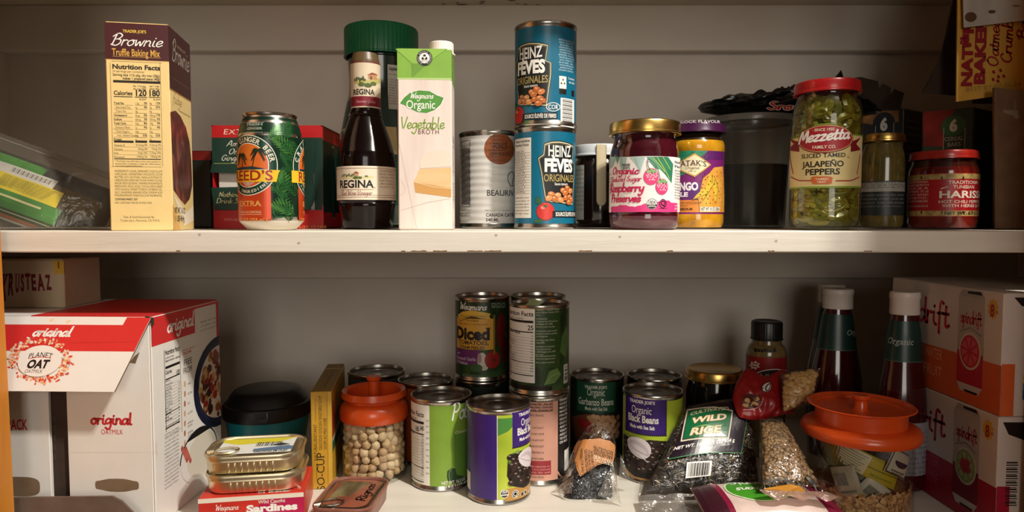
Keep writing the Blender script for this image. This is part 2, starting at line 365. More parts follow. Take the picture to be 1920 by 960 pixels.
def clip(poly, ax, c, keep):
    out = []
    for i in range(len(poly)):
        a, b = poly[i], poly[(i+1) % len(poly)]; da, db = (a[ax]-c)*keep, (b[ax]-c)*keep
        if da >= 0: out.append(a)
        if (da > 0 and db < 0) or (da < 0 and db > 0):
            t = da/(da-db); out.append((a[0]+(b[0]-a[0])*t, a[1]+(b[1]-a[1])*t))
    return out
def slabs(polys, ax, step):
    out = []
    for p in polys:
        lo = min(q[ax] for q in p); hi = max(q[ax] for q in p); i0 = math.floor(lo/step+1e-7); i1 = math.ceil(hi/step-1e-7)
        if i1-i0 <= 1: out.append(p); continue
        for i in range(i0, i1):
            c = clip(clip(p, ax, i*step, 1), ax, (i+1)*step, -1)
            if len(c) > 2: out.append(c)
    return out
class Art:
    """artwork on one surface. Positions may be given as photo pixels, which are carried onto the surface"""
    def __init__(s, surf, k=None, lift=0.00003, win=None): s.s = surf; s.k = k or surf.k; s.items = []; s.lift = lift; s.win = win
    def P(s, px, py): return s.s.inv(px, py)
    def put(s, polys, m, layer=None):
        if s.win:
            w = s.win; polys = [q for q in (clip(clip(clip(clip(p, 0, w[0], 1), 0, w[2], -1), 1, w[1], 1), 1, w[3], -1) for p in polys) if len(q) > 2]
        polys = [p for p in polys if len(p) > 2]
        if not polys: return s
        xs = [q[0] for p in polys for q in p]; ys = [q[1] for p in polys for q in p]; bb = (min(xs), min(ys), max(xs), max(ys))
        if layer is None:
            layer = 1
            for b2, l2, _, _ in s.items:
                if l2 >= layer and b2[0] < bb[2] and b2[2] > bb[0] and b2[1] < bb[3] and b2[3] > bb[1]: layer = l2+1
        s.items.append((bb, layer, m, polys)); return s
    def box(s, u0, v0, u1, v1, m): return s.put([[(u0, v0), (u1, v0), (u1, v1), (u0, v1)]], m)
    def rect(s, x0, y0, x1, y1, m):
        xm, ym = (x0+x1)/2, (y0+y1)/2
        return s.box(s.P(x0, ym)[0], s.P(xm, y1)[1], s.P(x1, ym)[0], s.P(xm, y0)[1], m)
    def quad(s, pts, m): return s.put([[s.P(*p) for p in pts]], m)
    def fan(s, pts, m, c=None):
        q = [s.P(*p) for p in pts]; c = s.P(*c) if c else (sum(a for a, _ in q)/len(q), sum(b for _, b in q)/len(q))
        return s.put([[c, q[i], q[(i+1) % len(q)]] for i in range(len(q))], m)
    def frame(s, x0, y0, x1, y1, w, m):
        s.rect(x0, y0, x1, y0+w, m); s.rect(x0, y1-w, x1, y1, m); s.rect(x0, y0+w, x0+w, y1-w, m); return s.rect(x1-w, y0+w, x1, y1-w, m)
    def ell(s, cx, cy, rx, ry, m, n=28, rot=0.0, a0=0, a1=2*math.pi):
        u, v = s.P(cx, cy); c, d = math.cos(rot), math.sin(rot); pts = []
        for i in range(n):
            a = a0+(a1-a0)*i/(n if a1-a0 > 6.28 else n-1); x, y = rx/s.k*math.cos(a), ry/s.k*math.sin(a); pts.append((u+x*c-y*d, v+x*d+y*c))
        return s.put([pts], m)
    def ring(s, cx, cy, rx, ry, w, m, n=40, a0=0, a1=2*math.pi):
        u, v = s.P(cx, cy); w /= s.k
        pts = [(u+rx/s.k*math.cos(a0+(a1-a0)*i/n), v+ry/s.k*math.sin(a0+(a1-a0)*i/n)) for i in range(n+1)]
        return s.put(ribbon(pts, w, cap=False), m)
    def line(s, pts, w, m, curve=False, taper=False):
        q = [s.P(*p) for p in pts]
        return s.put(ribbon(spline(q, 6) if curve else q, w/s.k, taper=taper), m)
    def text(s, body, x, y, h, m, x1=None, al='c', bold=0.0, shear=0.0, serif=False, sx=1.0, rot=0.0, arc=0.0, sp=1.0, out=None, lower=False, uv=False):
        """h: height of the capitals in photo pixels; x..x1: fit the width between these two; arc: sag of the line"""
        tr = glyph_tris(body, bold, sp)
        if not tr: return s
        if serif: tr = serifs(tr)
        a = min(p[0] for t in tr for p in t); b = max(p[0] for t in tr for p in t); sc = h/s.k/.682
        if uv: u0, v0 = x, y; u1 = x1
        else:
            u0, v0 = s.P(x, y); u1 = s.P(x1, y)[0] if x1 is not None else None
        wx = (u1-u0)/(b-a) if u1 is not None else sc*sx
        off = 0 if u1 is not None or al == 'l' else -(b-a)*wx*(.5 if al == 'c' else 1)
        c, d = math.cos(rot), math.sin(rot); wid = (b-a)*wx; polys = []
        for t in tr:
            q = []
            for X, Y in t:
                xx = (X-a)*wx+off; yy = Y*sc; xx += shear*yy
                if arc:
                    t_ = ((X-a)/(b-a)-.5)*2; yy += -arc/s.k*t_*t_; 
                q.append((u0+xx*c-yy*d, v0+xx*d+yy*c))
            if wx < 0: q.reverse()
            polys.append(q)
        return s.put(polys, m)
    def circ(s, body, cx, cy, r, h, m, a_mid=90, spread=None, bold=0.0, serif=False, inward=False):
        """letters round a circle, centred on the angle a_mid (degrees, 90 = top)"""
        u, v = s.P(cx, cy); n = len(body); sc = h/s.k/.682; rr = r/s.k
        for i, ch in enumerate(body):
            if ch == ' ': continue
            a = math.radians(a_mid+(spread*(.5-i/(n-1)) if not inward else spread*(i/(n-1)-.5)))
            tr = glyph_tris(ch, bold); tr = serifs(tr) if serif else tr
            if not tr: continue
            w = max(p[0] for t in tr for p in t); rot = a-math.pi/2 if not inward else a+math.pi/2
            ox, oy = u+rr*math.cos(a), v+rr*math.sin(a)
            s.put([[(ox+((X-w/2)*sc)*math.cos(rot)-Y*sc*math.sin(rot), oy+((X-w/2)*sc)*math.sin(rot)+Y*sc*math.cos(rot)) for X, Y in t] for t in tr], m)
        return s
    def script(s, body, x0, x1, y, h, m, w=.22, slant=.25, rot=0.0):
        """brush lettering: h height of the small letters in pixels"""
        polys, wid = script_polys(body, w, slant); u0, v0 = s.P(x0, y); u1 = s.P(x1, y)[0]; wx = (u1-u0)/wid; hy = h/s.k; c, d = math.cos(rot), math.sin(rot)
        out = []
        for p in polys:
            q = [(u0+X*wx*c-Y*hy*d, v0+X*wx*d+Y*hy*c) for X, Y in p]
            out.append(q if wx > 0 else q[::-1])
        return s.put(out, m)
    def para(s, x0, x1, y, dy, h, lines, m, al='j', bold=0.0):
        for i, l in enumerate(lines):
            if not l: continue
            if al == 'j': s.text(l, x0, y+i*dy, h, m, x1=x1, bold=bold)
            else: s.text(l, x0 if al == 'l' else (x0+x1)/2, y+i*dy, h, m, al=al, bold=bold, sx=.9)
        return s
    def bars(s, x0, y0, x1, y1, m, n=24, flat=False, seed=1):
        """a barcode; flat: bars lie across"""
        rn = random.Random(seed); p = 0; ws = []
        while len(ws) < n: ws.append((rn.choice([1, 1, 2, 3]), rn.choice([1, 1, 2])))
        tot = sum(a+b for a, b in ws)
        ua, va = s.P(x0, (y0+y1)/2)[0], s.P((x0+x1)/2, y1)[1]; ub, vb = s.P(x1, (y0+y1)/2)[0], s.P((x0+x1)/2, y0)[1]
        polys = []
        for a, b in ws:
            f0, f1 = p/tot, (p+a)/tot; p += a+b
            if flat: polys.append([(ua, va+(vb-va)*f0), (ub, va+(vb-va)*f0), (ub, va+(vb-va)*f1), (ua, va+(vb-va)*f1)])
            else: polys.append([(ua+(ub-ua)*f0, va), (ua+(ub-ua)*f1, va), (ua+(ub-ua)*f1, vb), (ua+(ub-ua)*f0, vb)])
        return s.put(polys, m)
    def into(s, mb):
        for bb, l, m, polys in s.items:
            if s.s.du: polys = slabs(polys, 0, s.s.du)
            if s.s.dv: polys = slabs(polys, 1, s.s.dv)
            vs = []; fs = []
            for p in polys:
                b = len(vs); vs += [s.s.at(u, v, s.lift+l*EPS) for u, v in p]; fs.append(list(range(b, b+len(p))))
            mb.add(vs, fs, m, False)
        return mb
def nutrition(A, x0, y0, x1, y1, cal='120', bg=None, ink=BLACK, rows=14, two=None, head=True):
    """the black and white nutrition table of a package"""
    w, h = x1-x0, y1-y0
    if bg: A.rect(x0, y0, x1, y1, bg)
    a, b = x0+w*.06, x1-w*.06; q = h/100
    if head: A.text('Nutrition Facts', a, y0+9*q, 5.6*q, ink, x1=b, bold=.02)
    A.text('servings per container', a, y0+13.5*q, 2.4*q, ink, x1=a+.6*(b-a)); A.text('Serving size', a, y0+17.5*q, 2.6*q, ink, x1=b, bold=.02)
    A.rect(a, y0+19*q, b, y0+22*q, ink); A.text('Calories', a, y0+32*q, 4.6*q, ink, x1=a+.45*(b-a), bold=.02)
    if two: A.text(two, b-.47*(b-a), y0+32*q, 6*q, ink, x1=b-.26*(b-a), bold=.02); A.text(cal, b-.22*(b-a), y0+32*q, 6*q, ink, x1=b, bold=.02)
    else: A.text(cal, b-.24*(b-a), y0+32*q, 6*q, ink, x1=b, bold=.02)
    A.rect(a, y0+33.4*q, b, y0+34.8*q, ink)
    names = ['Total Fat 1g', ' Saturated Fat 0g', ' Trans Fat 0g', 'Cholesterol 0mg', 'Sodium 20mg', 'Total Carb. 6g', ' Dietary Fiber 1g', ' Total Sugars 4g', '  Incl. Added Sugars', 'Protein 1g', 'Vitamin D 0mcg', 'Calcium 40mg', 'Iron 1mg', 'Potassium 260mg']
    dy = 50*q/rows
    for i in range(rows):
        y = y0+38*q+dy*(i+.8); A.text(names[i % 14], a+(w*.04 if names[i % 14][0] == ' ' else 0), y, dy*.52, ink, al='l', sx=.8, bold=.015 if names[i % 14][0] != ' ' else 0)
        A.text('%d%%' % ((i*7) % 23), b, y, dy*.52, ink, al='r', bold=.01)
        A.rect(a, y+dy*.16, b, y+dy*.16+.35, ink)
        if i == 9: A.rect(a, y+dy*.1, b, y+dy*.35, ink)
    A.rect(a, y0+90*q, b, y0+91.2*q, ink)
    A.para(a, b, y0+94*q, 2.6*q, 1.6*q, ['The % Daily Value tells you how much a', 'nutrient in a serving contributes'], ink)
    return A
# ------------------------------------------------------------------ the cupboard
def paint(name, a, b, c, scale, rough, stretch, bump=.25):
    return ramp_mat(name, [(.25, a), (.5, b), (.75, c)], scale, 8, rough, stretch, bump=bump)
WALL = paint('wall_paint', '#d6ccc0', '#ddd3c8', '#e2d9ce', 9, .55, (1, 1, 1), .12)
TRIMP = paint('trim_paint', '#d8cec2', '#dfd6ca', '#e4dbd0', 14, .42, (.3, 1, 1), .12)
BOARD = paint('board_paint', '#d3cdc1', '#e0dace', '#e8e2d7', 16, .42, (.25, 2, 3), .35)
OAK = ramp_mat('oak_door', [(.2, '#a5601c'), (.5, '#c27c2c'), (.8, '#d08d3c')], 7, 6, .4, (6, 6, .6), bump=.1)
XW, YB, YF = .80, 1.10, .685
def sbox(name, lo, hi, m, bev=0.0):
    b = MB(); b.box(lo, hi, m, bev=bev); return structure(b.build(name))
sbox('wall_back', (-XW-.02, YB, E-.42), (XW+.02, YB+.02, E+.36), WALL)
sbox('wall_left', (-XW-.02, .70, E-.42), (-XW, YB, E+.36), WALL)
sbox('wall_right', (XW, .70, E-.42), (XW+.02, YB, E+.36), WALL)
c = MB(); c.box((-XW, YF, E+.3335), (XW, YB, E+.356), paint('ceiling_paint', '#cfc4ae', '#d6cbb6', '#dcd2be', 12, .3, (1, 1, 1), .1), bev=.001)
S = Flat((-XW, YB, E+.3335), (1, 0, 0), (0, -1, 0)); A = Art(S, k=1280/.9)
stain = ramp_mat('burnt_stain', [(.3, '#3a2712'), (.7, '#6b4a22')], 90, 4, .6)
def splash(x, y, rx, ry):
    A.ell(x, y, rx, ry*3, stain, n=12)
for x, y, a in [(838, 13, 6), (832, 7, 4), (848, 11, 6), (866, 8, 14), (878, 12, 13), (893, 14, 9), (903, 6, 6), (918, 12, 9), (926, 11, 7), (905, 3, 7), (960, 1, 9), (985, 8, 6), (1008, 9, 5), (838, 16, 4), (866, 14, 4), (970, 7, 3), (858, 5, 4)]: splash(x, y, a, 1.0+.1*(a % 3))
A.into(c); structure(c.build('ceiling'))
def zpx(py, Y): return at(960, py, Y).z
b = MB(); b.box((-XW, 1.079, zpx(95, 1.079)), (XW, YB, E+.3335), TRIMP, bev=.0015); structure(b.build('trim_1'))
b = MB(); b.box((-XW, 1.079, zpx(522, 1.079)), (XW, YB, UP-.0222), TRIMP, bev=.0015); structure(b.build('trim_2'))
# the two painted boards, the upper one with chipped paint along its lower edge
wood = ramp_mat('bare_wood', [(.3, '#6a5138'), (.7, '#94785a')], 60, 4, .8)
b = MB(); b.box((-XW, YF, UP-.0218), (XW, YB-.022, UP), BOARD, bev=.0012)
S = Flat((-XW, YF, UP-.0218), (1, 0, 0), (0, 0, 1)); A = Art(S, lift=.00002)
rr = random.Random(3)
for x0, x1 in [(752, 760), (770, 800), (812, 838), (876, 905), (908, 940), (1085, 1110), (1440, 1452), (1620, 1635), (330, 338), (1250, 1262)]:
    top = [(x0+(x1-x0)*t/5, 470.6-rr.random()*1.6) for t in range(6)]
    A.fan([(x0, 472.2)]+top+[(x1, 472.2)], wood)
for x, y in [(374, 440), (1162, 444), (560, 456), (930, 441), (1455, 452)]: A.ring(x, y, 2.2, 2.0, .8, K('#a58f84')); A.ell(x, y, 1.2, 1.2, K('#c0aca2'))
A.into(b)
o = b.build('shelf', loc=(0, YF, UP)); props(o, 'white painted shelf board with chipped front edge carrying the tall cartons and bottles', 'shelf')
b = MB(); b.box((-XW, YF, LO-.022), (XW, YB, LO), BOARD, bev=.0012)
o = b.build('shelf', loc=(0, YF, LO)); props(o, 'white painted shelf board under the oat milk case and the bean cans', 'shelf')
# the room in front of the cupboard: its ceiling, walls and floor throw the lamp's light back
PLASTER = paint('room_plaster', '#5c5a56', '#64625e', '#6b6965', 6, .7, (1, 1, 1), .05)
sbox('ceiling', (-1.9, -2.4, E+1.60), (1.5, .66, E+1.62), PLASTER)
sbox('wall_rear', (-1.9, -2.42, 0), (1.5, -2.4, E+1.60), PLASTER)
sbox('wall_side', (1.5, -2.4, 0), (1.52, .66, E+1.60), PLASTER)
sbox('floor', (-1.9, -2.4, -.02), (1.5, .66, 0), ramp_mat('wood_floor', [(.3, '#7a5534'), (.7, '#946b45')], 6, 5, .5, (1, 8, 1)))
sbox('wall_front', (-1.9, .64, 0), (-.55, .66, E+1.60), PLASTER); sbox('wall_front', (.56, .64, 0), (1.5, .66, E+1.60), PLASTER)
# folded wooden door leaves either side of the opening
def leaf(name, p0, p1, th, tilt):
    d = Vector((p1[0]-p0[0], p1[1]-p0[1], 0)); l = d.length; d.normalize(); n = Vector((-d.y, d.x, 0)); up = Vector((tilt, 0, 1)).normalized()
    fr = Matrix(((d.x, n.x, up.x, p0[0]), (d.y, n.y, up.y, p0[1]), (0, 0, up.z, E-1.2), (0, 0, 0, 1)))
    b = MB(); b.box((0, 0, 0), (l, th, 2.0), OAK, fr, bev=.003)
    for z0, z1 in ((.12, .85), (1.0, 1.86)): b.box((.05, -.004, z0), (l-.05, th+.004, z1), OAK, fr, bev=.004)
    b.box((l*.5-.008, -.02, .98), (l*.5+.008, -.0005, .996), mat('#b8965a', metal=1, rough=.3), fr, bev=.004)
    return structure(b.build(name))
leaf('door_1', (-.5050, .415), (-.4908, .675), .022, -.0105)
leaf('door_2', (.513, .672), (.492, .42), .022, .0)
# ------------------------------------------------------------------ builders
class Carton:
    """an upright box: p the near lower left corner, yaw turns it, w wide, d deep, h high"""
    def __init__(s, p, yaw, w, d, h):
        s.p = Vector(p); a = math.radians(yaw); s.ux = Vector((math.cos(a), math.sin(a), 0)); s.uy = Vector((-math.sin(a), math.cos(a), 0)); s.uz = Vector((0, 0, 1))
        s.w, s.d, s.h = w, d, h
        s.fr = Matrix(((s.ux.x, s.uy.x, 0, s.p.x), (s.ux.y, s.uy.y, 0, s.p.y), (0, 0, 1, s.p.z), (0, 0, 0, 1)))
        s.front = Flat(s.p, s.ux, s.uz); s.right = Flat(s.p+s.ux*w, s.uy, s.uz); s.left = Flat(s.p+s.uy*d, -s.uy, s.uz); s.top = Flat(s.p+s.uz*h, s.ux, s.uy)
    @property
    def base(s): return s.p+s.ux*s.w/2+s.uy*s.d/2
    def solid(s, mb, m, bev=.0009): return mb.box((0, 0, 0), (s.w, s.d, s.h), m, s.fr, bev)
def wrap(mb, S, v0, v1, m, n=6, off=.00001, seg=96):
    vs = [v0+(v1-v0)*i/n for i in range(n+1)]
    return mb.lathe([(S.rad(v)+off, S.z0+v) for v in vs], (S.x, S.y, 0), m, seg, S.sx, S.sy, -math.pi/2)
def rnd(x, y, z, r, rf=None, **k):
    S = Round(x, y, z, r, rf, du=2*math.pi*r/96, **k); return S
def pcs(pts):
    """piecewise linear radius by height"""
    def f(v):
        if v <= pts[0][0]: return pts[0][1]
        for (a, b), (c, d) in zip(pts, pts[1:]):
            if v <= c: return b+(d-b)*(v-a)/(c-a)
        return pts[-1][1]
    return f
def food_can(x, y, z, r, h, label, paper, art=None, group=None, lid=TIN_LID, ribs=0, spin=None, lab=(.0065, .0065), name='food_can'):
    """a tin: seamed body with printed paper round it, and a sunken ringed lid"""
    t = thing(name, label, 'can', (x, y, z), group); c = (x, y, z)
    rb = r-.0012
    prof = [(.001, .003), (r-.006, .003), (r-.003, .0), (r-.0008, .0004), (r, .0018), (r-.0004, .0038), (rb, .0052)]
    if ribs: prof += [(rb+(-.0007 if i % 2 else 0), .006+(h-.012)*i/(2*ribs)) for i in range(2*ribs+1)]
    prof += [(rb, h-.0052), (r-.0004, h-.0038), (r, h-.0018), (r-.0006, h-.0003), (r-.0014, h), (r-.0026, h-.0006), (r-.003, h-.0045)]
    MB().lathe(prof, c, TIN, 72).build('can_body', t)
    q = [(r-.0031, h-.0045), (r-.006, h-.0052), (r-.0085, h-.0042), (r-.010, h-.0042), (r-.0115, h-.0051), (r-.014, h-.0051), (r-.0155, h-.0044), (r-.024, h-.0044), (r-.0255, h-.005), (.0005, h-.005)]
    MB().lathe(q, c, lid, 64).build('lid', t)
    rf = None
    if ribs: rf = lambda v: rb+.0002-.0007*(.5-.5*math.cos(2*math.pi*(v-.006)/(h-.012)*ribs))
    S = rnd(x, y, z, rb+.0002, rf, dv=(h-.012)/(ribs*6) if ribs else None)
    mb = MB(); wrap(mb, S, lab[0], h-lab[1], paper, n=ribs*6 if ribs else 2)
    if art:
        A = Art(S); art(A); A.into(mb)
    mb.build('label', t); return t
def lid_on(t, c, r, z0, z1, m, name='lid', lip=.0008, seg=72, knurl=0, top=None):
    """a twist-off lid: rolled lower edge, side wall, rounded shoulder, shallow panel on top"""
    w = None
    if knurl: w = lambda a, z: 1+(.006*math.cos(a*knurl) if z < z1-.002 else 0)
    sg = seg if not knurl else knurl*4
    mb = MB(); mb.lathe([(r-.003, z0+.0012), (r-.0006, z0), (r+lip, z0+.0005), (r+lip, z0+.002), (r, z0+.003), (r, z1-.003), (r-.0009, z1-.0009), (r-.0028, z1), (r-.0045, z1-.0004), (r-.0065, z1-.0013), (.0005, z1-.0013)], (c[0], c[1], 0), m, sg, wob=w)
    return mb.build(name, t)
def frond(A, x, y, l, ang, m, n=9, wid=.42, bend=.25):
    """a palm leaf printed on a can: a bent rib with paired leaflets"""
    pts = []; u, v = A.P(x, y); l /= A.k; polys = []
    for i in range(n+1):
        t = i/n; a = ang+bend*t; pts.append((u+l*t*math.cos(a), v+l*t*math.sin(a)))
    polys += ribbon(pts, l*.02)
    for i in range(1, n+1):
        t = i/n; a = ang+bend*t; px, pyy = pts[i]; ll = l*wid*(math.sin(math.pi*(.18+.75*t)))
        for sg in (1, -1):
            b = a+sg*(.95-.45*t); q = (px+ll*math.cos(b), pyy+ll*math.sin(b)); w = l*.045; c = b+math.pi/2
            polys.append([(px, pyy), (px+ll*.45*math.cos(b)+w*math.cos(c), pyy+ll*.45*math.sin(b)+w*math.sin(c)), q, (px+ll*.45*math.cos(b)-w*math.cos(c), pyy+ll*.45*math.sin(b)-w*math.sin(c))])
    return A.put(polys, m)
def beans(A, pts, r, cols, hi=None, seed=1, ratio=.72):
    rn = random.Random(seed)
    for x, y in pts:
        a = rn.uniform(-.6, .6); m = rn.choice(cols); A.ell(x, y, r*1.12, r*ratio*1.12, K('#3a1c0e'), n=14, rot=a); A.ell(x, y, r, r*ratio, m, n=14, rot=a)
        if hi: A.ell(x-r*.25, y-r*.3, r*.32, r*.16, hi, n=8, rot=a)
def scatter(x0, y0, x1, y1, step, seed=1, inside=None):
    rn = random.Random(seed); out = []; y = y0; k = 0
    while y <= y1:
        x = x0+(step*.5 if k % 2 else 0)
        while x <= x1:
            p = (x+rn.uniform(-.25, .25)*step, y+rn.uniform(-.2, .2)*step)
            if not inside or inside(*p): out.append(p)
            x += step
        y += step*.78; k += 1
    return out
GAP = .0003
# ------------------------------------------------------------------ upper board, left to right
# brownie mix carton
def brownie():
    p = at(207.5, 433, .690); p.z = UP+GAP
    C = Carton(p, 11, .0590, .080, .2075); t = thing('baking_mix_box', 'tall cream and maroon baking mix box with a nutrition table, standing at the front edge', 'box', C.base)
    cream, maroon = mat('#ecd08e', .38, noise_amt=.02), mat('#45161a', .35, noise_amt=.04)
    mb = MB(); C.solid(mb, cream); A = Art(C.front); w, h = C.w, C.h
    A.box(0, h*.823, w, h-.0003, maroon); A.box(0, h*.8225, w, h*.8245, K('#c9a257'))
    yl = K('#e9c64c'); A.text('TRADER JOE’S', 230, 60.5, 5, yl, x1=274, bold=.02, serif=True)
    A.script('Brownie', 207, 303, 84, 10.5, WHITE, w=.17, slant=.35); A.text('Truffle Baking Mix', 210, 103.5, 12.5, K('#d9a94a'), x1=300, bold=.012); A.rect(211, 107, 302, 107.8, K('#b98f52'))
    k = K('#231c10'); A.frame(209, 116, 303, 313, .7, K('#7a6230'))
    A.text('Nutrition Facts', 211, 128.5, 8.2, k, x1=300.5, bold=.03)
    A.text('16 servings per container', 211.5, 135, 4.2, K('#5a4a24'), x1=271); A.text('Serving size 1/16 pkg. dry mix (28g);', 211.5, 142, 4.8, k, x1=300, bold=.015); A.text('makes 1 prepared piece (40g)', 230, 149, 4.8, k, x1=300, bold=.015)
    A.rect(212.5, 151.5, 300.5, 155.8, k)
    A.para(250, 274, 163, 5, 3.2, ['Per 1/16 pkg.', 'dry mix (28g)'], k, bold=.015); A.para(281, 299, 163, 5, 3.2, ['per 1 mak.', 'piece (40g)'], k, bold=.015)
    A.text('Calories', 213.5, 177.6, 7.4, k, x1=248.5, bold=.025); A.text('120', 255, 179.5, 10.6, k, x1=275, bold=.03); A.text('180', 280.5, 180, 10.6, k, x1=300, bold=.03)
    A.rect(213.5, 180.5, 248.5, 182, k); A.rect(253, 181.5, 276, 183, k); A.rect(279, 182, 300.5, 183.4, k); A.text('% DV*', 268, 188, 3, k, bold=.02); A.text('% DV*', 294, 188.5, 3, k, bold=.02)
    rows = ['Total Fat', ' Saturated Fat', ' Trans Fat', 'Cholesterol', 'Sodium', 'Total Carb.', ' Dietary Fiber', ' Total Sugars', '  Incl. Added Sugars', 'Protein']
    v1 = ['1.5g|2%', '1g|4%', '0g|', '0mg|0%', '60mg|3%', '22g|8%', '1g|4%', '16g|', '16g|32%', '1g|']; v2 = ['8g|12%', '5g|25%', '0g|', '40mg|17%', '100mg|5%', '24g|9%', '1g|4%', '16g|', '16g|32%', '2g|']
    ln = K('#6b5a30')
    for i, rname in enumerate(rows):
        y = 195+i*7.55; A.text(rname.strip(), 213.5+3.5*(len(rname)-len(rname.lstrip())), y, 3.9, k if rname[0] != ' ' else ln, al='l', sx=.82, bold=.02 if rname[0] != ' ' else 0)
        for q, (xa, xb) in ((v1[i], (254, 276)), (v2[i], (280.5, 300.5))):
            g, pc = q.split('|'); A.text(g, xa, y+.6, 3.7, ln, al='l', sx=.8)
            if pc: A.text(pc, xb, y+.6, 3.9, k, al='r', sx=.85, bold=.02)
        A.rect(213.5, y+1.6, 249, y+2.1, ln); A.rect(253.5, y+2, 276, y+2.5, ln); A.rect(280, y+2.2, 300.5, y+2.7, ln)
    for xa, xb in ((214, 250.5), (254, 276), (280, 302)): A.rect(xa, 263.5, xb, 267.5, k)
    for i, (rname, a, b_) in enumerate([('Vitamin D', '0.1mcg 0%', '0.2mcg 0%'), ('Calcium', '10mg 0%', '15mg 2%'), ('Iron', '2mg 10%', '2.2mg 10%'), ('Potassium', '140mg 2%', '150mg 4%')]):
        y = 274+i*7.3; A.text(rname, 214, y, 3.7, k, al='l', sx=.85); A.text(a, 276.5, y, 3.7, k, al='r', sx=.85); A.text(b_, 302, y, 3.7, k, al='r', sx=.85)
        if i < 3: A.rect(214, y+1.6, 302, y+2.0, ln)
    A.rect(214.5, 297.5, 302, 299.2, k)
    A.para(216, 302, 303.5, 4.6, 2.9, ['* The % Daily Value (DV) tells you how much a nutrient in a', 'serving of food contributes to a daily diet. 2,000 calories a'], k); A.text('day is used for general nutrition advice.', 217, 312.3, 2.9, k, x1=268)
    A.para(215.5, 304.5, 322.5, 5.72, 3.9, ['INGREDIENTS: SUGAR, SEMISWEET CHOCOLATE', 'CHIPS (SUGAR, UNSWEETENED CHOCOLATE, COCOA', 'BUTTER, SOY LECITHIN, VANILLA EXTRACT),', 'UNBLEACHED ENRICHED FLOUR (WHEAT FLOUR,', 'NIACIN, REDUCED IRON, THIAMINE MONONITRATE,', 'RIBOFLAVIN, FOLIC ACID), COCOA (PROCESSED', 'WITH ALKALI), WHEAT STARCH, SOYBEAN OIL,', 'SALT, LEAVENING (BAKING SODA, SODIUM ACID', 'PYROPHOSPHATE, MONOCALCIUM PHOSPHATE).'], K('#57481f'))
    A.text('CONTAINS WHEAT, SOY.', 216, 375.5, 4, k, x1=259, bold=.02); A.text('MAY CONTAIN TRACES OF EGG, MILK.', 216, 382, 3.8, K('#57481f'), x1=286)
    A.text('Dist. & Sold Exclusively By:', 232, 409, 4.2, K('#6b5a30'), x1=290); A.text('Trader Joe’s, Monrovia, CA 91016', 226, 415.5, 4.2, K('#6b5a30'), x1=299)
    A.into(mb)
    A = Art(C.right); d = C.d; A.box(.0002, h*.695, d, h-.0003, mat('#3a1517', .35, noise_amt=.04)); A.box(0, h*.690, d, h*.696, K('#b3803e'))
    g = K('#a2968a'); A.text('TRADER JOE’S', d*.35, h*.925, 5, K('#8a7b66'), x1=d*.75, bold=.02, serif=True, uv=True)
    polys, wid = script_polys('Brownie', .16, .3); A.put([[(d*.12+X*d*.8/wid, h*.845+Y*.011) for X, Y in q] for q in polys], g)
    A.text('Truffle Baking Mix', d*.12, h*.785, 12, K('#5a3a22'), x1=d*.92, uv=True); A.box(d*.1, h*.755, d*.9, h*.757, K('#7a5a3a'))
    polys, wid = script_polys('fudge', .12, .3); A.put([[(d*.12+X*d*.4/wid, h*.635+Y*.0055) for X, Y in q] for q in polys], K('#8d6a2c'))
    A.text('with chocolate chips', d*.4, h*.605, 3.6, K('#8d6a2c'), x1=d*.93, uv=True)
    choc = ramp_mat('baked_brownie_print', [(.25, '#2a0f0b'), (.5, '#5b241b'), (.62, '#83443a'), (.78, '#a46a5c')], 55, 8, .35, (1, 1, .55), distortion=1.2)
    outl = [(.04, .20), (.0, .58), (.22, .60), (.45, .585), (.7, .54), (.86, .47), (.93, .38), (.95, .24), (.8, .165), (.55, .13), (.3, .16)]
    A.put([[(d*.5, h*.36), (d*a, h*b), (d*c, h*e)] for (a, b), (c, e) in zip(outl, outl[1:]+outl[:1])], choc)
    A.put([[(d*.5, h*.02), (d*a, h*b), (d*c, h*e)] for (a, b), (c, e) in zip([(.02, .18), (.3, .14), (.6, .09), (.98, .13), (.98, .05), (.5, .02)], [(.3, .14), (.6, .09), (.98, .13), (.98, .05), (.5, .02), (.02, .02)])], K('#f0e4cc'))
    A.put([[(d*.1, h*.09), (d*.32, h*.0), (d*.0, h*.0), (d*.0, h*.13)]], ramp_mat('baked_crust_print', [(.3, '#b57f38'), (.7, '#e0b366')], 40, 4, .5))
    A.text('NET WT. 16 OZ', d*.06, h*.085, 11, K('#4a4030'), x1=d*.55, uv=True, bold=.01); A.text('(1 LB) 454g', d*.07, h*.045, 11, K('#4a4030'), x1=d*.5, uv=True, bold=.01)
    A.into(mb); mb.build('carton', t)
    m2 = MB(); e = .0006; m2.box((.001, .001, C.h+.0001), (C.w-.001, C.d-.001, C.h+.0007), cream, C.fr); m2.box((.001, C.d*.45, C.h+.0007), (C.w-.001, C.d*.47, C.h+.0011), maroon, C.fr); m2.build('top_flap', t)
brownie()
